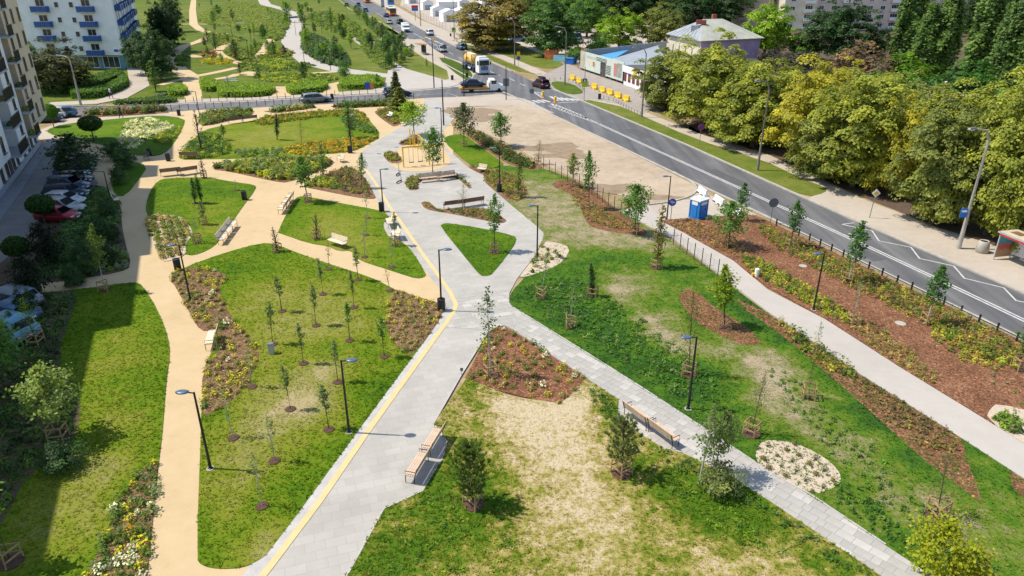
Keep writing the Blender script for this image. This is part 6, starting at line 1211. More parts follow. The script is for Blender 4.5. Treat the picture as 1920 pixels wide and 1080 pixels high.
# ------------------------------------------------------------------ street furniture
# park lamps: slim dark pole with a flat oval head
LAMPTOP = pm('lamp_head_blue_grey', (0.10, 0.145, 0.21), 0.35, 0.1, 3, metal=.3)
def lamp_meshes(h, arm=.34, head=.3):
    m = MB(); m.lathe([(.13, 0), (.13, .04), (.075, .06)], 12); m.tube([(0, 0, .05), (0, 0, 1.0), (0, 0, h)], [.075, .062, .045], 10); m.tube([(0, 0, h - .05), (-arm*.8, 0, h)], .032, 6)
    hd = MB(); hd.lathe([(.02, .07), (head*.75, .065), (head, .03), (head*.96, -.01), (head*.5, -.03)], 18, (-arm - head*.6, 0, h), .62)
    gl = MB(); gl.lathe([(head*.5, -.035), (head*.48, -.05), (.02, -.055)], 14, (-arm - head*.6, 0, h), .62); bs = MB(); bs.lathe([(.19, 0), (.19, .03), (.1, .035)], 14)
    return [('pole', m.mesh('pole', DARKM)), ('lamp_head', hd.mesh('lamp_head', LAMPTOP, True)), ('diffuser', gl.mesh('diffuser', FRAMEW)), ('footing', bs.mesh('footing', CONC))]
LM = lamp_meshes(4.2)
PL = [((395, 880), 737, 'park lamp nearest the camera, beside the sandy path', 0), ((655, 812), 677, 'park lamp on the big lawn by the paved path', math.pi), ((1290, 768), 633, 'park lamp on the green bank by the diagonal path', 0.1), ((828, 583), 469, 'park lamp with a bin at its foot, at the paving bend', math.pi), ((357, 563), 460, 'park lamp at the upper end of the long flower bed', .2), ((719, 398), 318, 'park lamp with a bin at the middle lawn corner', math.pi), ((660, 287), 216, 'park lamp at the orange flower bed', math.pi*.9), ((1007, 483), 386, 'park lamp beside the upper gravel bed', .2), ((937, 362), 278, 'park lamp with a bin right of the plaza', .2), ((213, 397), 322, 'park lamp in the shade by the parked cars', .1), ((829, 266), 203, 'park lamp left of the lime lawn tip', .1), ((376, 226), 172, 'park lamp by the cross street bollards', .1), ((1250, 413), 331, 'park lamp beside the round blue sign', .2), ((1525, 582), 476, 'dark lamp post in the yellow green strip', .2)]
for b, tp, lab, rz in PL:
    h = HT(b, tp); t = thing('park_lamp', lab, 'park lamp', (*P(*b), .04), rz, 'slim dark park lamps'); s = h/4.2; t.scale = (s, s, s)
    for n, me in LM: link(n, me, t)
rr = random.Random(2)
for li, (x, y) in enumerate(((502, 62), (512, 52), (524, 46), (497, 72), (566, 55), (555, 66), (582, 86), (606, 110), (620, 132), (471, 80), (436, 72), (467, 110), (474, 118), (652, 44), (637, 46), (664, 78), (724, 128), (604, 62), (540, 132), (572, 128))):
    t = thing('park_lamp', 'slim dark lamp post of the far park, %s in the row' % ordn(li), 'park lamp', (*P(x, y), .03), rr.uniform(0, 6), 'slim lamps of the far park')
    for n, me in LM[:2]: link(n, me, t)
# tall road lamps with a long arm
def road_lamp(b, tp, lab, mat, dirx, r=.11, arm=1.8, name='street_lamp'):
    h = HT(b, tp); t = thing(name, lab, 'street lamp', P(*b), math.atan2(dirx[1], dirx[0]))
    m = MB(); m.tube([(0, 0, 0), (0, 0, 1.2), (0, 0, h*.9), (arm*.25, 0, h*.975), (arm, 0, h)], [r*1.35, r*1.15, r*.7, r*.5, r*.4], 10); m.obj('pole', mat, t)
    m = MB(); m.box((0, 0, 0), (.7, .24, .12), 0, .8); m.xf(Matrix.Translation((arm + .3, 0, h + .03))); m.obj('lamp_head', GREYM, t); m = MB(); m.box((arm + .35, 0, h - .07), (.5, .2, .05)); m.obj('diffuser', FRAMEW, t); return t, h
GALV = pm('weathered_steel_pole', (.20, .185, .16), .7, .12, 3)
road_lamp((1797, 466), 238, 'leaning grey concrete lamp pole with a blue bus stop sign', CONC, (-1, -.35), .145, 1.7)
road_lamp((1420, 320), 150, 'tall lamp pole before the lime trees, mid road', GALV, (-1, -.3), .12, 1.2)
road_lamp((1203, 220), 88, 'tall lamp pole beside the yellow barriers', GALV, (-1, -.3), .12, 1.6)
road_lamp((1059, 160), 50, 'tall lamp pole on the grass island', GALV, (-1, .3), .12, 1.6)
road_lamp((965, 122), 36, 'tall lamp pole by the yellow and blue signs', GALV, (-1, .2), .12, 1.0)
road_lamp((897, 92), 24, 'tall lamp pole before the huge olive tree', GALV, (-1, .2), .12, 1.4)
road_lamp((852, 71), -4, 'tall lamp pole by the market yard gate', GALV, (-1, .2), .12, 1.4); road_lamp((789, 49), -40, 'tall lamp pole by the red and blue board', GALV, (-1, .2), .14, 1.4)
road_lamp((152, 198), 104, 'old concrete lamp pole by the stepped hedges', CONC, (-1, .1), .16, 1.5)
road_lamp((1108, 60), 12, 'lamp post in the car park by the lorry', GALV, (1, 0), .1, 1.0); road_lamp((1175, 44), 12, 'lamp post in the car park behind trees', GALV, (1, 0), .1, 1.0); road_lamp((1370, 62), 20, 'lamp post behind the hip roofed house', GALV, (-1, 0), .1, 1.0)
road_lamp((1578, 110), 54, 'white lamp post before the dark round tree', WHITE, (1, 0), .1, .8)
# plain dark posts at the junction
def post(b, tp, lab, r=.06, name='post', parts=()):
    h = HT(b, tp); t = thing(name, lab, 'post', P(*b)); m = MB(); m.tube([(0, 0, 0), (0, 0, h)], [r*1.2, r*.8], 8); m.obj('pole', DARKM, t); m = MB(); m.lathe([(.16, 0), (.16, .05), (.05, .06)], 10); m.obj('footing', GREYM, t); return t, h
post((814, 165), 72, 'tall dark post by the bus shelter corner', .09); post((832, 235), 149, 'tall dark post beside the upper plaza', .09); post((870, 181), 120, 'dark post left of the tow truck', .07)
SIGNB = pm('sign_back_grey', (.13, .15, .17), .5, .08, 3, metal=.3); BLUES = pm('sign_blue', (.01, .06, .36), .4, .05, 3); REDS = pm('sign_red', (.55, .02, .03), .4, .05, 3)
t, h = post((949, 187), 124, 'dark post carrying a grey square sign at the crossing', .07); m = MB(); m.box((0, .09, h*.52), (1.0, .04, 1.25)); m.obj('sign_panel', SIGNB, t)
t, h = post((876, 152), 98, 'dark signal post left of the tank lorry', .07); m = MB(); m.box((0, -.12, h*.5), (.4, .3, 1.0)); m.obj('signal_housing', DARKM, t); m = MB(); m.box((0, -.12, h*.22), (.5, .3, .7)); m.obj('signal_housing', DARKM, t)
t, h = post((834, 110), 82, 'dark post with a grey sign by the silver car', .05); m = MB(); m.box((0, .09, h*.8), (1.1, .04, 1.0)); m.obj('sign_panel', SIGNB, t)
# signs
def disc(mb, r, y, z, th=.03, n=20):
    k = len(mb.v); mb.lathe([(.01, 0), (r, 0), (r, th), (.01, th)], n); mb.xf(Matrix.Translation((0, y, z)) @ Matrix.Rotation(math.pi/2, 4, 'X'), k); return mb
def sign(b, tp, lab, face, rz=0.0, r=.33, edge=None, name='road_sign'):
    h = HT(b, tp); t = thing(name, lab, 'road sign', P(*b), rz); m = MB(); m.tube([(0, 0, 0), (0, 0, h)], .032, 8); m.obj('pole', GREYM, t); z = h - r
    if edge: m = MB(); disc(m, r, -.05, z); m.obj('sign_rim', edge, t)
    m = MB(); disc(m, r*(.8 if edge else 1), -.06, z); m.obj('sign_face', face, t); return t, z
t, z = sign((1257, 415), 372, 'round blue sign with white symbols by the apron', BLUES, 0, .34); m = MB(); m.box((0, -.1, z), (.03, .01, .4)); m.box((-.12, -.1, z + .05), (.07, .01, .2)); m.box((.12, -.1, z), (.16, .01, .1)); m.obj('sign_symbol', WHITE, t)
sign((1444, 420), 371, 'back of a round grey sign at the road edge', SIGNB, 0, .42); sign((997, 192), 166, 'round grey sign back on the traffic island', SIGNB, 0, .42)
t, z = sign((1311, 272), 232, 'round blue and red no parking sign on the verge', BLUES, 0, .4, REDS); m = MB(); m.bar((-.24, -.1, z + .24), (.24, -.1, z - .24), .02, .08); m.obj('sign_bar', REDS, t)
t, z = sign((972, 128), 105, 'round purple blue sign under a yellow board', pm('sign_violet', (.10, .05, .32), .4, .05, 3), 0, .42); m = MB(); m.box((0, -.06, z + .95), (.7, .04, .8)); m.obj('sign_board', YELLOW, t)
h = HT((1630, 409), 355); t = thing('road_sign', 'yellow and white diamond priority sign on the bare pavement', 'road sign', P(1630, 409)); m = MB(); m.tube([(0, 0, 0), (.1, 0, h - .1)], .035, 8); m.obj('pole', GREYM, t)
m = MB(); m.box((.1, -.06, 0), (.55, .03, .55), M=Matrix.Rotation(math.pi/4, 4, 'Y')); m.xf(Matrix.Translation((0, 0, h - .35))); m.obj('sign_rim', WHITE, t); m = MB(); m.box((.1, -.08, 0), (.33, .03, .33), M=Matrix.Rotation(math.pi/4, 4, 'Y')); m.xf(Matrix.Translation((0, 0, h - .35))); m.obj('sign_face', YELLOW, t)
h = HT((1095, 188), 125); t = thing('road_sign', 'blue pedestrian crossing sign on a yellow green board', 'road sign', P(1095, 188)); m = MB(); m.tube([(0, 0, 0), (0, 0, h)], .05, 8); m.obj('pole', GREYM, t); m = MB(); m.box((0, -.07, h*.52), (.9, .04, 1.3)); m.obj('sign_board', pm('fluorescent_board', (.42, .58, .02), .5, .05, 3), t)
m = MB(); m.box((0, -.1, h*.6), (.62, .03, .62)); f = m.obj('sign_face', BLUES, t); m = MB(); m.add([(-.22, -.125, h*.6 - .22), (.22, -.125, h*.6 - .22), (0, -.125, h*.6 + .24)], [(0, 1, 2)]); m.obj('sign_symbol', WHITE, f)
h = HT((852, 72), 50); t = thing('road_sign', 'yellow green crossing sign by the market gate', 'road sign', P(851, 73)); m = MB(); m.tube([(0, 0, 0), (0, 0, h)], .05, 8); m.obj('pole', GREYM, t); m = MB(); m.box((0, -.07, h - .8), (1.2, .04, 1.4)); m.obj('sign_board', MATS['fluorescent_board'], t); m = MB(); m.box((0, -.1, h - .6), (.6, .03, .6)); m.obj('sign_face', BLUES, t)
# bus stop sign on the concrete pole
x, y = P(1797, 466); t = thing('bus_stop_sign', 'blue bus stop sign fixed to the concrete lamp pole', 'sign', (x, y, 0)); m = MB(); m.box((-.42, -.1, 3.05), (.55, .05, .75)); f = m.obj('sign_face', pm('sign_bright_blue', (.01, .14, .5), .4, .05, 3), t); m = MB(); m.box((-.42, -.135, 3.2), (.4, .02, .16)); m.obj('sign_symbol', WHITE, f); m = MB(); m.box((-.2, -.06, 3.05), (.3, .04, .05)); m.obj('bracket', GREYM, t)
# advertising boards
h = HT((779, 39), 10); t = thing('billboard', 'small red over blue board on a post by the road', 'billboard', P(779, 39)); m = MB(); m.tube([(0, 0, 0), (0, 0, h - 1.6)], .1, 8); m.obj('pole', GREYM, t); m = MB(); m.box((0, 0, h - .5), (2.6, .16, 1.0)); m.obj('panel', REDS, t); m = MB(); m.box((0, 0, h - 1.55), (2.6, .16, 1.05)); m.obj('panel', pm('sign_bright_blue', (.01, .14, .5), .4, .05, 3), t)
t = thing('advertising_column', 'tall dark advertising pillar by the red and yellow bus', 'billboard', P(718, 14)); m = MB(); m.box((0, 0, 2.2), (1.6, .5, 4.4)); m.obj('panel', SIGNB, t); m = MB(); m.box((0, -.27, 2.5), (1.3, .04, 3.2)); m.obj('poster', GREYPL, t)
# bins
mb = MB(); mb.lathe([(.24, 0), (.26, .04), (.26, .72), (.235, .8), (.2, .82)], 18); BINB = mb.mesh('body', pm('bin_black', (.02, .024, .03), .5, .2, 4, metal=.3), True); mb = MB(); mb.lathe([(.265, .76), (.27, .84), (.2, .86), (.19, .8), (.02, .79)], 18); BINR = mb.mesh('rim', DARKM)
for x, y, lab in ((828, 583, 'black bin at the lamp on the paving bend'), (334, 506, 'black bin at the top of the long flower bed'), (716, 397, 'black bin by the lamp at the middle lawn corner'), (656, 287, 'black bin by the lamp at the orange flowers'), (459, 375, 'black bin at the tip of the small lawn'), (936, 361, 'black bin by the lamp right of the plaza'), (281, 292, 'black bin in the shade near the dark lounger'), (336, 217, 'black bin by the cross street corner'), (316, 302, 'small black bin near the wooden benches'), (623, 186, 'bin near the pedestrian crossing bollards'), (848, 150, 'black bin on the junction pavement'), (845, 68, 'black bin beside the crossing sign'), (1124, 186, 'dark bin among the yellow barriers')):
    t = thing('litter_bin', lab, 'litter bin', (*P(x, y), .05), 0, 'black litter bins'); link('body', BINB, t); link('rim', BINR, t)
t = thing('litter_bin', 'squat grey concrete litter bin beside the bus shelter', 'litter bin', (*P(1840, 473), .02)); m = MB(); m.lathe([(.42, 0), (.48, .1), (.44, .6), (.36, .95), (.33, .97), (.3, .9)], 20); m.obj('body', CONC, t, smooth=True); m = MB(); m.lathe([(.3, .9), (.02, .88)], 20); m.obj('liner', DARKM, t)
# benches ------------------------------------------------------------
_bc = {}
def bench(b, rz, lab, L=1.8, back=True, wood=WOOD, mod=1, s=1.0, group='park benches', z=.05, flat=False):
    """slatted bench; local +y is the way a sitter looks"""
    t = thing('bench', lab, 'bench', (*P(*b), z), rz, group); t.scale = (s, s, s)
    key = (L, wood.name)
    if key not in _bc:
        m = MB(); m.box((0, 0, 0), (L, .085, .035)); a = m.mesh('seat_slat', wood); m = MB(); m.box((0, 0, 0), (L, .03, .085)); c = m.mesh('back_slat', wood)
        m = MB()
        for yy in (-.2, .22): m.tube([(0, yy, 0), (0, yy, .42)], .02, 6)
        m.tube([(0, -.22, .42), (0, -.24, .42), (0, -.36, .85)], .02, 6); m.tube([(0, -.22, .4), (0, .24, .4)], .02, 6); m.tube([(0, .22, .42), (0, .22, .63), (0, -.28, .63)], .018, 6)
        _bc[key] = (a, c, m.mesh('frame', DARKM))
    a, c, f = _bc[key]
    for q in range(mod):
        ox = (q - (mod - 1)/2)*(L + .08)
        for k in range(5): o = link('seat_slat', a, t); o.location = (ox, -.19 + .1*k, .445)
        if back:
            for k in range(4): o = link('back_slat', c, t); o.location = (ox, -.25 - .03*k, .54 + .1*k); o.rotation_euler.x = .28
        for sx in (-1, 1): o = link('frame', f, t); o.location = (ox + sx*(L/2 - .06), 0, 0)
    return t
def face(a, b, flip=False):
    """heading for a bench running from picture point a to b"""
    A, B = P(*a), P(*b); r = math.atan2(B[1]-A[1], B[0]-A[0]); return r + (math.pi if flip else 0)
bench((812, 838), face((770, 907), (822, 822)), 'wooden slatted bench at the paved path, farther of two', 1.75)
bench((783, 886), face((770, 907), (822, 822)), 'wooden slatted bench at the paved path, nearer of two', 1.75)
bench((1196, 791), face((1170, 770), (1262, 838)), 'wooden bench with its back to the meadow, left of two', 1.75); bench((1243, 824), face((1170, 770), (1262, 838)), 'wooden bench with its back to the meadow, right of two', 1.75)
bench((428, 442), face((412, 462), (446, 416), True), 'long pale grey bench in three sections by small lawn', 1.5, wood=PALEW, mod=3)
bench((537, 388), face((522, 407), (548, 370)), 'long pale bench in three sections at the plaza edge', 1.5, wood=PALEW, mod=3)
bench((633, 463), face((614, 458), (652, 470), True), 'single pale wooden bench on the middle lawn', 1.9, wood=PALEW)
bench((731, 424), face((720, 406), (738, 444), True), 'bench in the paved bay beside the middle lawn, upper', 1.5, wood=PALEW); bench((742, 448), face((730, 428), (748, 462), True), 'bench in the paved bay beside the middle lawn, lower', 1.4, wood=PALEW)
bench((806, 341), face((795, 343), (822, 340), True), 'wooden bench in front of the curved bed, left half', 2.2); bench((838, 338), face((822, 340), (855, 335), True), 'wooden bench in front of the curved bed, right half', 2.2)
bench((852, 391), face((836, 393), (868, 389)), 'dark backed bench by the lower curved bed, left', 2.1, wood=pm('dark_bench_wood', (.14, .085, .06), .6, .15, 4)); bench((887, 386), face((870, 389), (902, 384)), 'dark backed bench by the lower curved bed, right', 2.1, wood=MATS['dark_bench_wood'])
bench((903, 324), 2.6, 'pale reclining seat right of the plaza', 1.1, wood=PALEW); bench((639, 304), 2.2, 'small dark seat at the end of the grass bed', 1.1, wood=PALEW)
bench((357, 298), face((345, 298), (370, 298)), 'dark bench in the shade at the broad lawn', 2.2, wood=MATS['dark_bench_wood']); bench((321, 329), face((308, 331), (335, 328)), 'wooden bench at the shadow edge, left one', 2.1, wood=MATS['dark_bench_wood']); bench((352, 327), face((340, 329), (366, 325)), 'wooden bench at the shadow edge, right one', 2.1, wood=MATS['dark_bench_wood'])
bench((275, 300), 2.2, 'dark reclining lounger in the shade', 1.0, wood=MATS['dark_bench_wood']); bench((220, 382), -1.0, 'pale reclining seat in the shade by parked cars', 1.0, wood=PALEW)
bench((398, 645), face((392, 660), (402, 628), True) + math.pi, 'pale bench in the niche of the long flower bed', 1.8, wood=PALEW)
bench((443, 231), face((430, 232), (455, 229)), 'bench behind the loose hedge, left one', 2.2, wood=MATS['dark_bench_wood']); bench((468, 228), face((455, 229), (480, 226)), 'bench behind the loose hedge, right one', 2.2, wood=MATS['dark_bench_wood'])
bench((760, 234), face((750, 238), (770, 229)), 'low pale bench at the plaza bed', 2.4, back=False, wood=PALEW); bench((730, 222), 2.2, 'white reclining seat at the sandy path by plaza bed', 1.2, wood=WHITE); bench((787, 218), .9, 'white seat beside the bright green tree', 1.2, wood=WHITE)
bench((434, 156), 0, 'white bench among the far hedges', 2.6, wood=WHITE); bench((452, 47), 0, 'white bench in the far meadow', 3.0, wood=WHITE); bench((398, 105), -.5, 'dark bench in the far purple bed', 2.4, wood=MATS['dark_bench_wood'])
# solar bench / long low wall on the far plaza
t = thing('solar_panel_bench', 'long dark blue panel bench on the far plaza', 'bench', (*P(546, 34), .03), 1.1); m = MB(); m.box((0, 0, .5), (9, 2.0, .25)); m.obj('top', pm('dark_blue_panel', (.06, .08, .14), .3, .2, 2), t); m = MB(); m.box((0, 0, .2), (8.6, 1.6, .4)); m.obj('base', GREYM, t)
# swings
x0, y0 = P(757, 314); x1, y1 = P(832, 307); L = math.hypot(x1-x0, y1-y0); t = thing('swing_frame', 'yellow swing frame with three hanging swings', 'swing', ((x0+x1)/2, (y0+y1)/2, .04), math.atan2(y1-y0, x1-x0)); hh = HT((757, 314), 277)
for xx in (-L/2, L*.14, L/2): m = MB(); m.tube([(xx, 0, 0), (xx, 0, hh)], .075, 8); m.obj('post', YELLOW, t)
m = MB(); m.bar((-L/2 - .08, 0, hh), (L/2 + .08, 0, hh), .15); m.obj('crossbeam', YELLOW, t)
for k in (-.3, -.08, .32):
    m = MB(); xx = k*L; m.tube([(xx - .24, 0, .5), (xx - .24, 0, hh)], .014, 4); m.tube([(xx + .24, 0, .5), (xx + .24, 0, hh)], .014, 4); c_ = m.obj('chain', DARKM, t); m = MB(); m.box((xx, 0, .48), (.55, .24, .05)); m.obj('swing_seat', DARKM, c_)
t = thing('climbing_poles', 'row of yellow climbing poles behind the swings', 'play equipment', (*P(792, 290), .04))
for k, (px, py) in enumerate(((770, 276), (775, 277), (778, 278), (785, 280), (789, 281), (796, 284))):
    X, Y = P(px, py); x, y = X - t.location.x, Y - t.location.y; m = MB(); m.tube([(x, y, 0), (x, y, 2.3 - .15*k)], .06, 6); m.obj('pole', YELLOW, t)
m = MB(); a, c_ = P(783, 279), P(797, 284); m.bar((a[0]-t.location.x, a[1]-t.location.y, 1.9), (c_[0]-t.location.x, c_[1]-t.location.y, 1.2), .1); m.obj('rail', YELLOW, t)
# cycle stands on the plaza
for k, (px, py) in enumerate(((813, 247), (820, 252), (826, 258))):
    t = thing('bicycle_stand', 'thin dark metal cycle hoop beside the plaza lamp', 'cycle stand', (*P(px, py), .03), .5, 'cycle hoops on the upper plaza'); m = MB(); m.tube([(-.5, 0, 0), (-.5, 0, .8), (.5, 0, .8), (.5, 0, 0)], .025, 6); m.obj('hoop', DARKM, t); m = MB(); m.box((0, 0, .01), (1.2, .12, .02)); m.obj('base', GREYM, t)
# e-scooters
for (px, py), rz, lab in (((746, 329), 1.4, 'dark e-scooter standing upright on the paving, rear one'), ((748, 343), 1.2, 'dark e-scooter standing on the paving, front one')):
    t = thing('electric_scooter', lab, 'e-scooter', (*P(px, py), .04), rz, 'e-scooters left of the curved bed'); m = MB(); m.box((0, 0, .16), (.75, .17, .06)); m.obj('deck', DARKM, t); m = MB(); m.tube([(.4, 0, .12), (.5, 0, .3), (.4, 0, 1.15)], .025, 6); m.tube([(.4, -.25, 1.15), (.4, .25, 1.15)], .018, 6); m.obj('handlebar', pm('scooter_blue', (.03, .07, .18), .4, .1, 3), t)
    for xx in (-.42, .47): k0 = MB(); k0.lathe([(.04, -.03), (.11, -.03), (.11, .03), (.04, .03)], 12); k0.xf(Matrix.Translation((xx, 0, .11)) @ Matrix.Rotation(math.pi/2, 4, 'X')); k0.obj('wheel', DARKM, t)
# portable toilet
t = thing('portable_toilet', 'blue portable toilet with white domed roof', 'portable toilet', (*P(1308, 408), .06), math.radians(38)); w, d, hh = 1.15, 1.05, HT((1307, 416), 383)
TB = pm('toilet_blue', (.015, .19, .56), .4, .08, 2); m = MB(); m.box((0, 0, hh/2), (w, d, hh)); m.obj('body', TB, t); m = MB(); m.box((0, 0, .05), (w + .1, d + .1, .1)); m.obj('base', TB, t)
m = MB()
for sx, sy in ((1, 1), (1, -1), (-1, 1), (-1, -1)): m.box((sx*w/2, sy*d/2, hh/2), (.08, .08, hh))
m.obj('corner_post', TB, t)['kind'] = 'stuff'
m = MB(); m.box((0, -d/2 - .02, hh*.47), (w*.62, .04, hh*.84)); f = m.obj('door', TB, t); m = MB(); m.box((w*.2, -d/2 - .05, hh*.5), (.06, .03, .12)); m.obj('handle', DARKM, f)
m = MB(); m.box((0, -d/2 - .03, hh*.86), (w*.7, .03, .26)); m.obj('notice', WHITE, t); m = MB(); m.box((-w/2 - .03, 0, hh*.86), (.03, d*.6, .3)); m.obj('notice', WHITE, t); m = MB(); m.box((-w/2 - .02, 0, hh*.42), (.04, d*.5, hh*.7)); m.obj('side_panel', TB, t)
m = MB(); m.box((0, 0, hh + .06), (w + .12, d + .12, .12)); m.box((0, 0, hh + .2), (w, d, .18), 0, .55); m.obj('roof', WHITE, t)
# barriers
def barrier_mesh(mat, L, h, b):
    m = MB(); prof = [(-b, 0), (b, 0), (b, h*.18), (b*.45, h*.42), (b*.32, h), (-b*.32, h), (-b*.45, h*.42), (-b, h*.18)]; n = len(prof)
    m.add([(-L/2, y, z) for y, z in prof] + [(L/2, y, z) for y, z in prof], [(i, i + n, (i+1) % n + n, (i+1) % n) for i in range(n)] + [tuple(range(n)), tuple(range(n, 2*n))[::-1]]); return m.mesh('body', mat)
WB = barrier_mesh(WHITE, 1.8, .6, .24); YB = barrier_mesh(YELLOW, 1.75, .95, .32)
for (px, py), lab in (((1317, 364), 'white road barrier nearest the dirt lot'), ((1348, 381), 'white road barrier in the middle of the apron edge'), ((1380, 399), 'white road barrier half hidden by the wide tree')):
    t = thing('road_barrier', lab, 'road barrier', (*P(px, py), .03), face((1300, 352), (1340, 380)), 'white road barriers'); link('body', WB, t)
    for sx in (-.5, .5): m = MB(); m.box((sx, -.3, .06), (.4, .12, .12)); m.obj('foot', SIGNB, t)
for i, (px, py) in enumerate(((1074, 150), (1086, 156), (1098, 161), (1115, 167), (1130, 173), (1144, 178), (1159, 184), (1174, 190))):
    t = thing('traffic_barrier', ['yellow plastic barrier at the left end of the row', 'second yellow plastic barrier from the left', 'yellow plastic barrier behind the crossing sign', 'fourth yellow plastic barrier from the left', 'fifth yellow plastic barrier from the left', 'sixth yellow plastic barrier from the left', 'seventh yellow plastic barrier from the left', 'yellow plastic barrier nearest the lime trees'][i], 'barrier', (*P(px, py), .03), face((1074, 150), (1174, 190)) + .12, 'yellow plastic barriers in a row'); link('body', YB, t)
    for sx in (-.6, .6): m = MB(); m.box((sx, -.36, .2), (.5, .06, .2)); m.obj('recess_shade', pm('yellow_painted_shade', (.5, .3, .01), .6, .1, 2), t)  # raised boxes in darker yellow; the shade of a hollow is put into their colour
for px, py, lab in ((1018, 182, 'yellow island post beside the dark red car'), (1041, 192, 'yellow island post nearer the crossing stripes'), (798, 77, 'orange island post by the white car'), (813, 79, 'second orange island post by the crossing')):
    t = thing('island_post', lab, 'bollard', P(px, py)); m = MB(); m.lathe([(.22, 0), (.2, .9), (.12, 1.0), (.02, 1.02)], 12); m.obj('body', YELLOW, t); m = MB(); m.lathe([(.45, 0), (.4, .08), (.2, .1)], 12); m.obj('base', pm('orange_rubber', (.5, .16, .02), .6, .1, 3), t)
# bollards of the cross street
mb = MB(); mb.tube([(0, 0, 0), (0, 0, .95)], .05, 8); BOL = mb.mesh('bollard', DARKM)
spots = [(300 + 0*k, 0) for k in range(0)]
for k in range(11): spots.append((333 + 15.5*k, 193.5 - .75*k))
for k in range(15): spots.append((505 + 15.4*k, 187.2 - .85*k))
for k in range(20): spots.append((322 + 16*k, 208.2 - .95*k))
for k in range(12): spots.append((633 + 13*k, 193.5 - .75*k))
for i, (x, y) in enumerate(spots):
    o = link('bollard', BOL); o.location = (*P(x, y), .02); tag(o, 'thin black bollard on the %s side of the cross street, %s from left' % (('far', ordn(i)) if i < 26 else ('near', ordn(i - 26))), 'bollard', 'black bollards along the cross street')
# low rail along the road edge
pts = [P(*q) for q in ((1455, 424), (1497, 443), (1517, 452), (1537, 462), (1558, 472), (1580, 483), (1603, 494), (1628, 506), (1653, 518), (1681, 532), (1708, 545), (1737, 559), (1768, 574), (1800, 590), (1834, 607), (1868, 623), (1905, 641), (1945, 661))]
t = thing('kerb_rail', 'low black post and rail fence along the road kerb', 'fence', (*pts[0], .06))
for i, p in enumerate(pts):
    x, y = p[0] - pts[0][0], p[1] - pts[0][1]; m = MB(); m.box((x, y, .3), (.09, .09, .6), .3); m.obj('post', DARKM, t)
    if i: m = MB(); m.bar((q_[0], q_[1], .3), (x, y, .3), .025, .05); m.obj('rail', DARKM, t)
    q_ = (x, y)
# mesh fence of the dirt lot
def mesh_fence(pxs, n, h, lab, name='mesh_fence', wires=7, z=.05, posth=.25, mat=DARKM, vstep=.5):
    pts = PP(pxs); seg = [math.hypot(b[0]-a[0], b[1]-a[1]) for a, b in zip(pts, pts[1:])]; T = sum(seg)
    def at(s):
        for (a, b), l in zip(zip(pts, pts[1:]), seg):
            if s <= l + 1e-6: return (a[0] + (b[0]-a[0])*s/l - pts[0][0], a[1] + (b[1]-a[1])*s/l - pts[0][1])
            s -= l
        return (pts[-1][0]-pts[0][0], pts[-1][1]-pts[0][1])
    t = thing(name, lab, 'fence', (*pts[0], z))
    for k in range(n + 1):
        a = at(T*k/n); m = MB(); m.tube([(*a, 0), (*a, h + posth)], .035, 6); m.obj('post', pm('fence_post_brown', (.10, .075, .055), .7, .2, 3), t)
        if k:
            m = MB(); L = math.hypot(a[0]-pa[0], a[1]-pa[1])
            for w in range(wires): zz = .05 + (h - .1)*w/(wires - 1); m.bar((*pa, zz), (*a, zz), .008)
            for v in range(1, int(L/vstep)): f = v*vstep/L; m.bar((pa[0] + (a[0]-pa[0])*f, pa[1] + (a[1]-pa[1])*f, .03), (pa[0] + (a[0]-pa[0])*f, pa[1] + (a[1]-pa[1])*f, h), .007)
            m.obj('mesh_panel', mat, t)
        pa = a
mesh_fence([(1019, 318), (1060, 338), (1110, 366), (1160, 402), (1195, 420)], 15, 1.15, 'low wire mesh fence along the dirt lot')
mesh_fence([(1262, 460), (1300, 488), (1345, 520)], 6, 1.15, 'low wire mesh fence beside the right path')
mesh_fence([(757, 16), (800, 38), (840, 58), (866, 66)], 22, 2.0, 'dark metal fence of the market yard', vstep=.8, wires=3)
mesh_fence([(1132, 186), (1150, 190), (1168, 200), (1200, 218)], 12, .5, 'low dark rail around the verge by the barriers', wires=2, vstep=9, posth=.05, name='verge_rail')
mesh_fence([(1030, 152), (1050, 150), (1078, 156), (1094, 170)], 12, .5, 'low dark rail around the small grass island', wires=2, vstep=9, posth=.05, name='verge_rail')
# bus shelter at the right
a, c_ = P(1862, 487), P(1990, 545); rz = math.atan2(c_[1]-a[1], c_[0]-a[0]); hh = HT((1862, 487), 437); t = thing('bus_shelter', 'bus shelter with red trimmed roof and colourful poster side', 'bus shelter', (*a, .02), rz); L = 4.6; d = 1.5
SF = pm('shelter_silver', (.5, .51, .53), .4, .06, 2, metal=.4)
for x, y in ((0, 0), (0, d), (L/3, d), (2*L/3, d), (L, d), (L, 0)): m = MB(); m.box((x, y, hh/2), (.08, .08, hh)); m.obj('post', SF, t)
m = MB(); m.box((L/2, d/2, hh + .05), (L + .3, d + .3, .12)); r_ = m.obj('roof', SF, t); m = MB(); m.box((L/2, d/2, hh + .125), (L + .05, d + .05, .03)); m.obj('roof_top', pm('roof_tan_sheet', (.52, .42, .28), .7, .1, 1), r_)
for k in range(3): m = MB(); m.box((.8 + 1.5*k, d/2, hh + .15), (.9, .7, .03)); m.obj('rooflight', pm('brown_rooflight', (.2, .13, .07), .3, .1, 2), r_)
m = MB(); m.box((L/2, -.1, hh - .08), (L, .05, .14)); m.obj('red_trim', REDS, t); m = MB(); m.box((-.1, d/2, hh - .08), (.05, d, .14)); m.obj('red_trim', REDS, t)
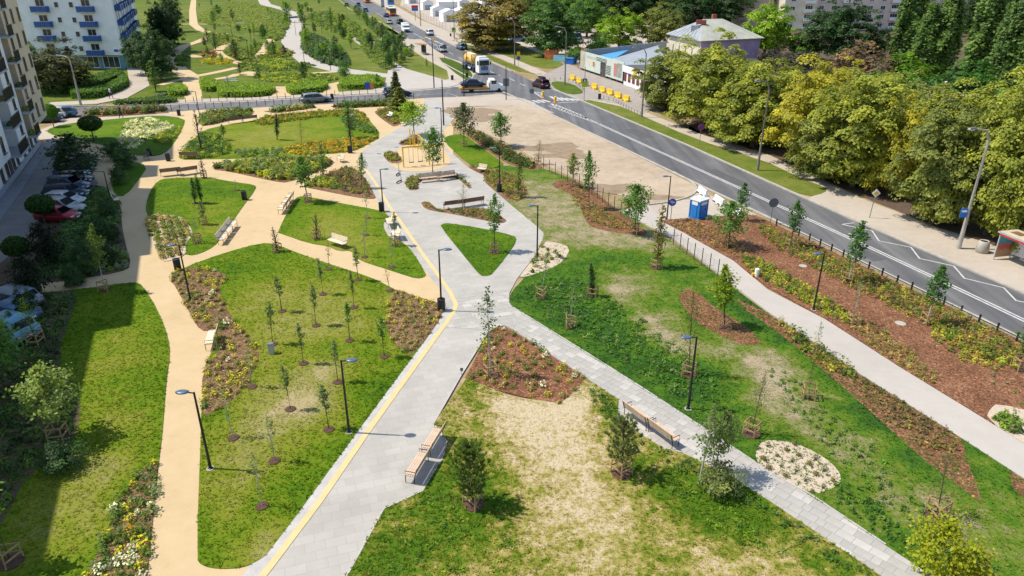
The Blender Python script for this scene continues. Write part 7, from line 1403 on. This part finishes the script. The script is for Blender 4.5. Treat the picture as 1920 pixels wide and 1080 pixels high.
def posters():
    m_, t_, b_ = newmat('poster_print'); co = ocoord(t_); sp = t_.nodes.new('ShaderNodeSeparateXYZ'); t_.links.new(co, sp.inputs[0])
    f = math_(t_, 'ADD', math_(t_, 'MULTIPLY', sp.outputs[2], .5), math_(t_, 'MULTIPLY', noise(t_, co, 3.2, 2), .35))
    t_.links.new(ramp(t_, f, [(.2, (.32, .2, .11)), (.5, (.42, .24, .12)), (.62, (.42, .1, .05)), (.78, (.45, .09, .09)), (.88, (.03, .24, .36)), (1, (.05, .38, .36))]), b_.inputs[0]); return m_
m = MB(); m.box((0, d/2, hh*.5), (.06, d - .12, hh*.82)); m.obj('poster_panel', posters(), t)
for k in range(3): m = MB(); m.box((L*(k + .5)/3, d, hh*.55), (L/3 - .1, .02, hh*.75)); m.obj('glass_panel', GLASS if k else FRAMEW, t)
m = MB(); m.box((L*.55, d - .3, .45), (2.6, .35, .06)); m.obj('seat', WOOD, t)
t = thing('bus_shelter', 'slim glass bus shelter with brown roof by the silver car', 'bus shelter', P(790, 102), face((781, 96), (802, 103))); m = MB(); m.box((0, 0, 2.5), (4.2, 1.8, .16)); m.obj('roof', pm('brown_shelter_roof', (.33, .19, .08), .7, .12, 1), t)
for x in (-1.9, -.6, .6, 1.9): m = MB(); m.box((x, .7, 1.2), (.08, .08, 2.4)); m.obj('post', GREYM, t)
m = MB(); m.box((0, .74, 1.3), (3.7, .03, 1.9)); m.obj('glass_panel', GLASS, t); m = MB(); m.box((0, .4, .45), (2.5, .35, .06)); m.obj('seat', WOOD, t)
# cabinets, small posts
t = thing('utility_cabinet', 'small pale grey utility cabinet on the big lawn', 'cabinet', (*P(510, 664), .05), .1); m = MB(); m.box((0, 0, .32), (.3, .24, .64)); m.obj('body', pm('cabinet_grey', (.42, .43, .42), .5, .05, 3), t); m = MB(); m.box((0, 0, .66), (.34, .28, .05)); m.obj('lid', GREYM, t); m = MB(); m.box((0, -.125, .32), (.24, .02, .54)); m.obj('door', MATS['cabinet_grey'], t)
t = thing('marker_post', 'white capped pipe post with yellow fitting by the path', 'post', (*P(1418, 519), .06)); m = MB(); m.lathe([(.16, 0), (.16, .55), (.12, .6), (.02, .6)], 14); m.obj('body', WHITE, t); m = MB(); m.box((-.24, .02, .12), (.2, .16, .2)); m.obj('fitting', YELLOW, t)
t = thing('small_sign', 'tiny grey plant sign at the paved path edge', 'sign', (*P(866, 706), .05)); m = MB(); m.tube([(0, 0, 0), (0, 0, .35)], .012, 6); m.obj('pole', GREYM, t); m = MB(); m.box((0, -.02, .42), (.16, .02, .2)); m.obj('panel', SIGNB, t)
t = thing('information_board', 'small blue and orange board before the bright hedge', 'sign', (*P(694, 169), .03)); m = MB(); m.box((-.45, 0, .8), (.9, .06, 1.1)); m.obj('panel', BLUES, t); m = MB(); m.box((.35, 0, .8), (.6, .06, 1.1)); m.obj('panel', pm('board_orange', (.5, .16, .05), .5, .05, 2), t); m = MB(); m.box((-.1, .02, .2), (.1, .06, .4)); m.obj('post', GREYM, t)
for px, py, w, hh, col, nm, lab, cat in ((1068, 120, 2.2, 1.5, (.01, .12, .42), 'waste_container', 'blue waste container beside the mural wall', 'container'), (1078, 118, 2.0, 1.5, (.01, .09, .34), 'waste_container', 'second blue waste container by the mural wall', 'container'), (1034, 111, 3.2, 2.4, (.5, .14, .04), 'tent', 'orange tent like booth under the dark tree', 'tent'), (1052, 116, 4.0, 1.5, (.22, .48, .60), 'banner_fence', 'pale blue painted fence panel by the containers', 'fence')):
    t = thing(nm, lab, cat, P(px, py), -.5); mm = pm(nm + str(px), col, .5, .12, 1); m = MB(); m.box((0, 0, hh*.46), (w, 1.2 if nm != 'banner_fence' else .1, hh*.84), 0, .9 if nm == 'waste_container' else 1.0); m.obj('body', mm, t); m = MB(); m.box((0, 0, hh*.92), (w*1.05, 1.3 if nm != 'banner_fence' else .14, hh*.1), 0, .5 if nm == 'tent' else .85); m.obj('lid', mm, t)
    m = MB(); m.box((w*.4, 0, .05), (.2, 1.2 if nm != 'banner_fence' else .12, .1)); m.box((-w*.4, 0, .05), (.2, 1.2 if nm != 'banner_fence' else .12, .1)); m.obj('feet', DARKM, t)['kind'] = 'stuff'
# ------------------------------------------------------------------ vehicles
CARP = pm('car_paint', (1.0, 1.0, 1.0), 0.28, 0.03, 0.8, metal=.25, objcol=True)
TYRE = pm('tyre_rubber', (.018, .018, .018), .85, .15, 8); RIM = pm('wheel_rim', (.4, .4, .42), .35, .1, 6, metal=.7); CGL = glassmat('car_glass', (.016, .02, .026), .06)
LAMPW = pm('headlight_glass', (.62, .64, .66), .15, .05, 6); LAMPR = pm('tail_light_red', (.35, .012, .012), .25, .1, 6); PLATE = MATS['white_paint']; TRIM = pm('black_trim', (.02, .02, .022), .6, .1, 5)
def loft(mb, st):
    """st: list of (x, [(y, z) ring])"""
    n = len(st[0][1]); vs_ = [(x, y, z) for x, r in st for y, z in r]; fs = []
    for i in range(len(st) - 1):
        for k in range(n): fs.append((i*n + k, i*n + (k+1) % n, (i+1)*n + (k+1) % n, (i+1)*n + k))
    fs.append(tuple(range(n))[::-1]); fs.append(tuple((len(st)-1)*n + k for k in range(n))); return mb.add(vs_, [f[::-1] for f in fs])
def wheel_meshes(r, w=.21):
    a = MB(); a.lathe([(r*.62, -w/2), (r*.93, -w/2), (r, -w*.3), (r, w*.3), (r*.93, w/2), (r*.62, w/2)], 18); a.xf(Matrix.Rotation(math.pi/2, 4, 'X')); b = MB(); b.lathe([(.02, -w*.42), (r*.25, -w*.46), (r*.62, -w*.4), (r*.62, w*.4), (r*.25, w*.46), (.02, w*.42)], 14); b.xf(Matrix.Rotation(math.pi/2, 4, 'X'))
    return a.mesh('wheel', TYRE, True), b.mesh('rim', RIM)
WH = {}
def wheels(t, xs, y, r, w=.21):
    if (r, w) not in WH: WH[(r, w)] = wheel_meshes(r, w)
    a, b = WH[(r, w)]
    for x in xs:
        for s in (-1, 1): o = link('wheel', a, t); o.location = (x, s*y, r); link('rim', b, o)
def car(kind, px, rz, col, lab, s=1.0, group=None, hgt=0.0, xy=None):
    t = thing('parked_car' if group and 'parked' in group else 'car', lab, 'car', (*(xy or P(*px)), .02 + hgt), rz, group); t.scale = (s, s, s)
    L, Wd, hb, hr = {'suv': (4.5, 1.86, .95, 1.64), 'hatch': (4.1, 1.76, .9, 1.48), 'sedan': (4.7, 1.82, .9, 1.44), 'estate': (4.7, 1.82, .9, 1.47)}[kind]
    cab = {'suv': (-2.1, -1.75, .3, 1.15), 'hatch': (-1.95, -1.45, .25, 1.1), 'sedan': (-1.75, -1.0, .3, 1.2), 'estate': (-2.2, -1.85, .3, 1.2)}[kind]
    h2 = Wd/2; k = ('car', kind)
    if k not in WH:
        def ring(w, z0, zb, zt): return [(-w*.9, z0), (-w, z0 + .15), (-w, zb), (-w*.93, zt), (w*.93, zt), (w, zb), (w, z0 + .15), (w*.9, z0)]
        m = MB(); loft(m, [(-L/2, ring(h2*.86, .42, .62, .78 if kind != 'sedan' else .86)), (-L/2 + .12, ring(h2*.97, .27, .7, hb - .02)), (-L/2 + .6, ring(h2, .22, .75, hb)), (0, ring(h2, .2, .75, hb)), (1.1, ring(h2, .2, .74, hb)), (L/2 - .75, ring(h2*.98, .22, .68, hb - .1)), (L/2 - .15, ring(h2*.9, .27, .58, hb - .25)), (L/2, ring(h2*.76, .36, .52, .62))]); body = m.mesh('body', CARP, True)
        a, b_, c, d = cab; m = MB()
        def cr(w0, w1, z0, z1): return [(-w0, z0), (-w1, z1 - .04), (-w1*.9, z1), (w1*.9, z1), (w1, z1 - .04), (w0, z0)]
        loft(m, [(a, cr(h2*.9, h2*.86, hb - .03, hb + .02)), (b_, cr(h2*.93, h2*.74, hb - .03, hr - .06)), ((b_ + c)/2, cr(h2*.94, h2*.76, hb - .03, hr)), (c - .1, cr(h2*.94, h2*.76, hb - .03, hr - .02)), (c + .15, cr(h2*.94, h2*.75, hb - .03, hr - .09)), (d, cr(h2*.9, h2*.86, hb - .03, hb + .02))]); cabm = m.mesh('cabin', CARP, True)
        def pane(p): q = MB(); q.add(p, [(0, 1, 2, 3)]); q.add([(x, y, z) for x, y, z in p], [(3, 2, 1, 0)]); return q
        e = .015; ws = pane([(c + .2, -h2*.68, hr - .1 + e), (c + .2, h2*.68, hr - .1 + e), (d - .06, h2*.8, hb + .06 + e), (d - .06, -h2*.8, hb + .06 + e)]); ws.xf(Matrix.Translation((.02, 0, .02)))
        rw = pane([(b_ - .03, h2*.66, hr - .12), (b_ - .03, -h2*.66, hr - .12), (a + .1, -h2*.76, hb + .14), (a + .1, h2*.76, hb + .14)]); rw.xf(Matrix.Translation((-.03, 0, .02)))
        sides = []
        for s_ in (-1, 1):
            for x0, x1, x2, x3 in ((a + .35, b_ + .12, (b_ + c)/2 + .22, (b_ + c)/2 + .22), ((b_ + c)/2 + .3, (b_ + c)/2 + .3, c + .02, d - .28)):
                p = [(x0, s_*(h2*.925 + .012), hb + .05), (x1, s_*(h2*.78 + .012), hr - .11), (x2, s_*(h2*.785 + .012), hr - .09), (x3, s_*(h2*.925 + .012), hb + .05)]; sides.append(pane(p).mesh('side_window', CGL))
        hl = MB(); hl.box((0, 0, 0), (.2, .4, .13), 0, .9); tl = MB(); tl.box((0, 0, 0), (.1, .3, .18)); bp = MB(); bp.box((0, 0, 0), (.1, Wd*.8, .16)); mr = MB(); mr.box((0, 0, 0), (.14, .2, .13)); pl = MB(); pl.box((0, 0, 0), (.03, .48, .11))
        WH[k] = (body, cabm, ws.mesh('windscreen', CGL), rw.mesh('rear_window', CGL), sides, hl.mesh('headlight', LAMPW), tl.mesh('tail_light', LAMPR), bp.mesh('bumper', TRIM), mr.mesh('mirror', CARP), pl.mesh('number_plate', PLATE))
    body, cabm, ws, rw, sides, hl, tl, bp, mr, pl = WH[k]
    link('body', body, t, col); link('cabin', cabm, t, col); link('windscreen', ws, t); link('rear_window', rw, t)
    for sm_ in sides: link('side_window', sm_, t)
    for s_ in (-1, 1):
        o = link('headlight', hl, t); o.location = (L/2 - .2, s_*h2*.62, .64); o = link('tail_light', tl, t); o.location = (-L/2 + .06, s_*h2*.74, .74); o = link('mirror', mr, t, col); o.location = (cab[3] - .25, s_*(h2 + .07), hb + .05)
    for x, zz in ((L/2 - .03, .4), (-L/2 + .02, .45)): o = link('bumper', bp, t); o.location = (x, 0, zz)
    for x, zz in ((L/2 + .02, .5), (-L/2 - .03, .62)): o = link('number_plate', pl, t); o.location = (x, 0, zz)
    wheels(t, (-L*.29, L*.3), h2 - .1, .33 if kind != 'suv' else .37); return t
RD = math.atan2(RL[9][1]-RL[11][1], RL[9][0]-RL[11][0])           # heading up the road
RF = math.atan2(RL[3][1]-RL[7][1], RL[3][0]-RL[7][0])
TO = math.pi
SILV = (.34, .35, .36); NAVY = (.02, .035, .075); BLACK = (.015, .015, .018); WHT = (.66, .66, .65); BLU = (.05, .14, .26); RED = (.30, .015, .02); GRAY = (.16, .18, .19); MAROON = (.075, .016, .022)
cs = face((566, 196), (620, 192))
car('estate', (593, 192), cs, GRAY, 'grey estate car driving along the cross street', 1.05)
car('suv', (745, 181), cs, NAVY, 'dark blue car half hidden by the conifer', 1.05)
t = car('suv', (1014, 164), RD + .12, MAROON, 'dark maroon SUV with a black roof box', 1.0); m = MB(); m.box((-.3, 0, 1.86), (1.9, .75, .32), 0, .85); m.obj('roof_box', TRIM, t)
car('suv', (866, 93), RF + .05, BLU, 'blue SUV heading up the main road', 1.1)
car('sedan', (829, 97), RF + TO, SILV, 'silver saloon coming down beside the bus shelter', 1.05)
car('suv', (806, 66), RF, WHT, 'white SUV heading away past the market', 1.15); car('suv', (750, 45), RF, BLACK, 'black SUV right behind the white van', 1.15)
car('sedan', (730, 45), RF + TO, SILV, 'silver car left of the white van', 1.15); car('sedan', (724, 32), RF, (.03, .05, .16), 'blue car beside the yellow and red bus', 1.15)
car('hatch', (686, 22), RF + TO, (.03, .06, .18), 'blue car by the dry verge', 1.2); car('suv', (672, 12), RF + TO, NAVY, 'dark blue car on the far stretch of the road', 1.2); car('sedan', (650, 12), RF + TO, MAROON, 'maroon car at the far left of the road', 1.2)
# parked cars in the shade
pk = [((112, 414), RED, 'hatch', 'red car parked nearest in the shade'), ((118, 399), SILV, 'suv', 'silver car parked beside the red one'), ((123, 384.5), (.5, .52, .55), 'hatch', 'pale silver car parked third in the shade'), ((127, 370.5), NAVY, 'estate', 'navy car parked fourth in the shade'), ((131, 357), (.08, .12, .2), 'suv', 'blue grey car parked fifth in the shade'), ((135, 344), BLACK, 'sedan', 'black car parked sixth in the shade'), ((139, 331.5), BLU, 'hatch', 'blue car parked seventh in the shade'), ((143, 319.5), BLACK, 'suv', 'dark car parked eighth beneath the tree'), ((147, 308), (.03, .03, .04), 'sedan', 'dark car parked farthest beneath the tree')]
for (q, col, kd, lab) in pk: car(kd, q, math.radians(-4), col, lab, .9, 'parked cars along the service street')
car('hatch', (116, 220), math.radians(205), BLU, 'bright blue hatchback parked behind the ball topped tree', 1.05); car('sedan', (85, 229), math.radians(190), NAVY, 'dark car parked behind the beige block corner', 1.0); car('suv', (95, 222), math.radians(200), WHT, 'white car parked between two blue ones', 1.0)
for q, col, kd, lab in (((20, 575), (.20, .24, .30), 'estate', 'blue grey car parked at the left edge, rear'), ((22, 602), BLU, 'hatch', 'blue car parked at the left edge, middle'), ((12, 634), (.12, .3, .42), 'suv', 'teal car parked at the left edge under a tree')): car(kd, q, math.radians(160), col, lab, 1.0, 'parked cars at the left edge')
rr = random.Random(12)
for q, col, kd, lab in (((1121, 70), (.28, .015, .04), 'hatch', 'dark red car in the car park'), ((1078, 74), BLU, 'suv', 'blue car in the car park behind the tree'), ((1082, 82), SILV, 'sedan', 'silver car in the car park near the shrub'), ((1062, 86), SILV, 'estate', 'pale car in the car park left of the shrub'), ((1050, 78), WHT, 'hatch', 'white car in the car park behind dark tree'), ((1180, 86), WHT, 'hatch', 'white car parked behind the low building'), ((1195, 87), SILV, 'sedan', 'silver car parked behind the low building'), ((1172, 88), NAVY, 'suv', 'navy car parked behind the low building'), ((990, 62), WHT, 'suv', 'white car between the two large trees'), ((985, 76), SILV, 'hatch', 'silver car in shade between large trees'), ((968, 78), (.1, .2, .3), 'sedan', 'blue grey car in shade under the olive tree'), ((1600, 143), WHT, 'hatch', 'white car glimpsed behind the lime trees'), ((1620, 144), WHT, 'suv', 'second white car glimpsed behind the lime trees')):
    car(kd, q, rr.uniform(0, 6.28), col, lab, 1.15, 'cars in the car park')
# van
def boxes(t, items):
    for nm, mat, c, d, *tp in items: m = MB(); m.box(c, d, 0, tp[0] if tp else 1.0); m.obj(nm, mat, t)
t = thing('delivery_van', 'white delivery van coming down the main road', 'van', P(761, 60), RF + TO); t.scale = (1.12, 1.12, 1.12); m = MB()
def vr(w, z0, z1): return [(-w, z0), (-w, z1 - .2), (-w*.85, z1), (w*.85, z1), (w, z1 - .2), (w, z0)]
loft(m, [(-2.7, vr(.95, .4, 2.5)), (1.2, vr(1.0, .3, 2.6)), (1.75, vr(.98, .3, 2.1)), (2.0, vr(.97, .3, 1.4)), (2.7, vr(.9, .35, 1.1))]); m.obj('body', WHITE, t); m = MB(); m.add([(1.3, -.82, 2.46), (1.3, .82, 2.46), (2.02, .88, 1.46), (2.02, -.88, 1.46)], [(0, 1, 2, 3)]); m.xf(Matrix.Translation((.05, 0, .04))); m.obj('windscreen', CGL, t)
for s_ in (-1, 1): m = MB(); m.box((1.35, s_*1.0, 1.75), (.8, .03, .6)); m.obj('side_window', CGL, t); m = MB(); m.box((2.66, s_*.66, .85), (.12, .36, .24)); m.obj('headlight', LAMPW, t)
boxes(t, [('grille', TRIM, (2.72, 0, .72), (.06, 1.0, .3)), ('bumper', TRIM, (2.68, 0, .42), (.14, 1.8, .2))]); wheels(t, (-1.6, 1.75), .88, .36)
# buses
def bus(px, lab, s):
    t = thing('bus', lab, 'bus', P(*px), RF + TO); t.scale = (s, s, s); YB_ = pm('bus_yellow', (.72, .40, .015), .4, .04, 1); RB_ = pm('bus_red', (.50, .035, .015), .4, .04, 1)
    boxes(t, [('body', YB_, (0, 0, 1.45), (12, 2.55, .9)), ('skirt', RB_, (0, 0, .65), (12.02, 2.57, .7)), ('roof', pm('bus_roof', (.62, .58, .48), .6, .06, .6), (0, 0, 3.05), (11.9, 2.45, .3), .96), ('windscreen', CGL, (6.0, 0, 2.1), (.08, 2.3, 1.7)), ('rear_window', CGL, (-6.0, 0, 2.3), (.06, 2.0, 1.1)), ('destination_sign', TRIM, (6.03, 0, 2.85), (.06, 2.0, .3)), ('roof_unit', GREYM, (-2, 0, 3.3), (3, 1.6, .25))])
    m = MB(); m.box((0, 0, 2.4), (11.9, 2.5, 1.05)); m.obj('window_band', TRIM, t)
    for s_ in (-1, 1):
        for k in range(7): m = MB(); m.box((-5.0 + 1.62*k, s_*1.27, 2.35), (1.48, .03, .95)); m.obj('side_window', CGL, t)
        m = MB(); m.box((6.0, s_*1.0, .8), (.08, .4, .25)); m.obj('headlight', LAMPW, t); m = MB(); m.box((6.1, s_*1.45, 2.5), (.15, .12, .5)); m.obj('mirror', TRIM, t)
    wheels(t, (-3.2, 3.4), 1.12, .48, .3)
bus((734, 29), 'yellow and red city bus behind the small cars', 1.1); bus((688, 5), 'yellow and red bus farther up the road', 1.1)
# tank lorry
t = thing('tank_lorry', 'white cab lorry carrying a yellow tank container', 'lorry', P(905, 139), RD + TO + .06); t.scale = (.95, .95, .95)
boxes(t, [('cab', WHITE, (0, 0, 2.0), (2.2, 2.5, 2.6), .97), ('wind_deflector', WHITE, (-.3, 0, 3.5), (1.6, 2.2, .5), .8), ('lower_front', WHITE, (.1, 0, .7), (2.1, 2.5, .6)), ('windscreen', CGL, (1.1, 0, 2.45), (.08, 2.2, 1.0)), ('grille', pm('lorry_grille', (.10, .16, .24), .4, .1, 3), (1.12, 0, 1.35), (.08, 1.7, .9)), ('emblem', REDS, (1.16, 0, 1.86), (.04, .3, .16)), ('bumper', pm('lorry_bumper', (.45, .55, .66), .4, .06, 2), (1.14, 0, .6), (.12, 2.4, .4)), ('roof_hatch', TRIM, (.2, 0, 3.32), (.5, .7, .05)), ('sun_visor', pm('lorry_bumper', (.45, .55, .66), .4, .06, 2), (1.16, 0, 3.05), (.14, 2.2, .2)), ('chassis', DARKM, (-5.4, 0, .95), (11, .9, .3)), ('trailer_bed', pm('lorry_blue', (.03, .07, .19), .5, .1, 2), (-6.5, 0, 1.2), (8.4, 2.3, .25)), ('fuel_tank', RIM, (-2.1, 1.0, .75), (1.3, .5, .55)), ('side_guard', WHITE, (-6.0, -1.15, .8), (2.4, .06, .3))])
for s_ in (-1, 1): m = MB(); m.box((.45, s_*1.25, 2.45), (.9, .04, .8)); m.obj('side_window', CGL, t); m = MB(); m.box((1.14, s_*1.0, .9), (.1, .35, .22)); m.obj('headlight', LAMPW, t); m = MB(); m.box((1.05, s_*1.5, 2.4), (.15, .22, .7)); m.obj('mirror', TRIM, t)
TKY = pm('tank_yellow', (.66, .40, .10), .5, .08, .8); m = MB(); m.tube([(-9.4, 0, 2.55), (-9.1, 0, 2.55), (-4.2, 0, 2.55), (-3.9, 0, 2.55)], [.7, 1.15, 1.15, .7], 20); tk = m.obj('tank', TKY, t, smooth=False)
for k in range(4): m = MB(); m.box((-7.4 + .42*k, -1.16, 2.75), (.3, .02, .5)); m.obj('lettering', pm('tank_lettering', (.45, .22, .05), .5, .05, 3), tk)
m = MB(); m.box((-6.6, 0, 3.72), (4.6, .6, .08)); m.obj('walkway', FRAMEW, tk)
for x in (-3.8, -9.55):
    m = MB()
    for y in (-1.15, 1.15): m.box((x, y, 2.5), (.14, .14, 2.4))
    for z in (1.4, 3.7): m.box((x, 0, z), (.14, 2.4, .14))
    m.obj('tank_frame', pm('tank_frame_brown', (.36, .22, .09), .6, .1, 2), t)
wheels(t, (.1, -2.9, -7.4, -8.6, -9.8), 1.05, .5, .32)
# tow truck with a saloon on its bed
tr = face((872, 171), (935, 169)); t = thing('tow_truck', 'white cab tow truck with an orange flat bed', 'tow truck', P(903, 172), tr); t.scale = (1.0, 1.0, 1.0)
m = MB(); loft(m, [(1.35, vr(1.0, .4, 2.25)), (2.3, vr(1.0, .4, 2.25)), (2.95, vr(.98, .4, 1.5)), (3.9, vr(.9, .4, 1.15))]); m.obj('cab', WHITE, t); m = MB(); m.add([(2.35, -.85, 2.2), (2.35, .85, 2.2), (3.0, .9, 1.5), (3.0, -.9, 1.5)], [(0, 1, 2, 3)]); m.xf(Matrix.Translation((.05, 0, .04))); m.obj('windscreen', CGL, t)
ORB = pm('tow_bed_orange', (.62, .30, .05), .5, .1, 1.5)
boxes(t, [('flat_bed', ORB, (-1.4, 0, .78), (5.3, 2.1, .2)), ('chassis', DARKM, (-.5, 0, .55), (6.4, .9, .22)), ('grille', TRIM, (3.92, 0, .75), (.06, 1.2, .3)), ('bumper', TRIM, (3.9, 0, .45), (.14, 1.8, .2)), ('headboard', WHITE, (1.2, 0, 1.3), (.08, 2.0, 1.0))])
for s_ in (-1, 1): m = MB(); m.box((2.1, s_*1.01, 1.75), (.9, .03, .6)); m.obj('side_window', CGL, t); m = MB(); m.box((3.86, s_*.66, .85), (.1, .34, .22)); m.obj('headlight', LAMPW, t); m = MB(); m.box((-1.4, s_*1.08, .78), (5.2, .04, .24)); m.obj('side_board', ORB, t)
wheels(t, (-1.9, 3.0), .88, .36)
x, y = P(903, 172); car('sedan', (0, 0), tr, NAVY, 'dark blue saloon carried on the tow truck bed', .96, hgt=.9, xy=(x - 1.5*math.cos(tr), y - 1.5*math.sin(tr)))
# white lorry in the car park
t = thing('box_lorry', 'white box lorry in the car park by the trees', 'lorry', P(1095, 62), -.2); boxes(t, [('cargo_box', WHITE, (-.8, 0, 2.3), (5.5, 2.5, 2.8)), ('cab', CREAM, (3.2, 0, 1.6), (2.2, 2.4, 2.3), .92), ('windscreen', CGL, (4.3, 0, 2.0), (.08, 2.0, .8)), ('bumper', TRIM, (4.3, 0, .6), (.12, 2.3, .3))]); wheels(t, (-2.2, 3.2), 1.0, .45, .3)
# ------------------------------------------------------------------ people
SKIN = pm('skin', (.48, .28, .2), .6, .06, 6)
def person(px, rz, lab, top, trousers, hairc, stride=.22, s=1.0):
    t = thing('person', lab, 'person', (*P(*px), .05), rz); t.scale = (s, s, s)
    V = {'pel': (0, 0, .95, .15, .12), 'wst': (0, 0, 1.12, .135, .1), 'chest': (.02, 0, 1.35, .17, .12), 'neck': (.02, 0, 1.5, .06, .06), 'head': (.04, 0, 1.62, .095, .1), 'crown': (.04, 0, 1.73, .075, .085)}
    E_ = [('pel', 'wst'), ('wst', 'chest'), ('chest', 'neck'), ('neck', 'head'), ('head', 'crown')]
    for n, sg in (('l', 1), ('r', -1)):
        st = stride*sg
        V.update({n + 'hip': (0, .1*sg, .88, .1, .1), n + 'knee': (st*.6 + .04, .1*sg, .5, .065, .065), n + 'ank': (st - .03, .1*sg, .1, .042, .042), n + 'toe': (st + .13, .11*sg, .045, .036, .045), n + 'sho': (.02, .2*sg, 1.42, .065, .065), n + 'elb': (-st*.5, .26*sg, 1.14, .048, .048), n + 'wri': (-st*.9 + .06, .26*sg, .9, .034, .034), n + 'hand': (-st*.9 + .1, .25*sg, .81, .03, .042)})
        E_ += [('pel', n + 'hip'), (n + 'hip', n + 'knee'), (n + 'knee', n + 'ank'), (n + 'ank', n + 'toe'), ('chest', n + 'sho'), (n + 'sho', n + 'elb'), (n + 'elb', n + 'wri'), (n + 'wri', n + 'hand')]
    ks = list(V); me = bpy.data.meshes.new('body'); me.from_pydata([V[k][:3] for k in ks], [(ks.index(a), ks.index(b)) for a, b in E_], [])
    tmp = bpy.data.objects.new('body', me); C.objects.link(tmp); md = tmp.modifiers.new('skin', 'SKIN'); tmp.modifiers.new('sub', 'SUBSURF').levels = 1
    if not me.skin_vertices: return t
    for i, k in enumerate(ks): me.skin_vertices[0].data[i].radius = V[k][3:]; me.skin_vertices[0].data[i].use_root = (k == 'pel')
    dg = bpy.context.evaluated_depsgraph_get(); m2 = bpy.data.meshes.new_from_object(tmp.evaluated_get(dg)); bpy.data.objects.remove(tmp)
    for mm in (SKIN, pm('cloth_' + '_'.join('%d' % (c*100) for c in top), top, .85, .1, 6), pm('cloth_' + '_'.join('%d' % (c*100) for c in trousers), trousers, .85, .1, 6), TRIM): m2.materials.append(mm)
    for p in m2.polygons:
        c = p.center; p.material_index = 3 if c.z < .09 else 2 if c.z < .98 and abs(c.y) < .21 else 1 if (.98 <= c.z < 1.48 and (abs(c.y) < .22 or c.z > 1.16)) else 0
    m2.polygons.foreach_set('use_smooth', [True]*len(m2.polygons)); link('body', m2, t)
    h = MB(); h.lathe([(.1, -.02), (.112, .04), (.1, .1), (.06, .14), (.01, .15)], 12, (.02, 0, 1.63)); h.obj('hair', pm('hair_' + '%d' % (hairc[0]*100), hairc, .8, .1, 6), t, smooth=True)
    for sg in (-1, 1): e = MB(); e.box((.128, .035*sg, 1.63), (.012, .022, .012)); e.obj('eye', TRIM, t)
    n_ = MB(); n_.box((.137, 0, 1.595), (.03, .022, .035)); n_.obj('nose', SKIN, t); return t
person((209, 186), 0.3, 'person in a white top walking by the stepped hedges', (.66, .66, .64), (.03, .03, .05), (.06, .04, .03), s=1.15)
person((228, 222), -2.6, 'person in dark clothes walking past the shrub row', (.04, .04, .05), (.02, .02, .025), (.4, .34, .28), s=1.1)
person((1084, 129), 1.2, 'person with light clothes at the mural wall end', (.5, .48, .5), (.3, .3, .33), (.05, .04, .03), s=1.15)
person((703, 90), -1.0, 'person in white standing on the far path', (.68, .68, .66), (.6, .6, .58), (.08, .05, .03), s=1.1)
person((696, 85), -.5, 'second person in pale clothes on the far path', (.6, .6, .6), (.4, .4, .42), (.05, .04, .03), s=1.1)
person((374, 13), 1.6, 'tiny dark figure on the far sandy path', (.03, .03, .04), (.02, .02, .03), (.05, .04, .03), s=1.1)
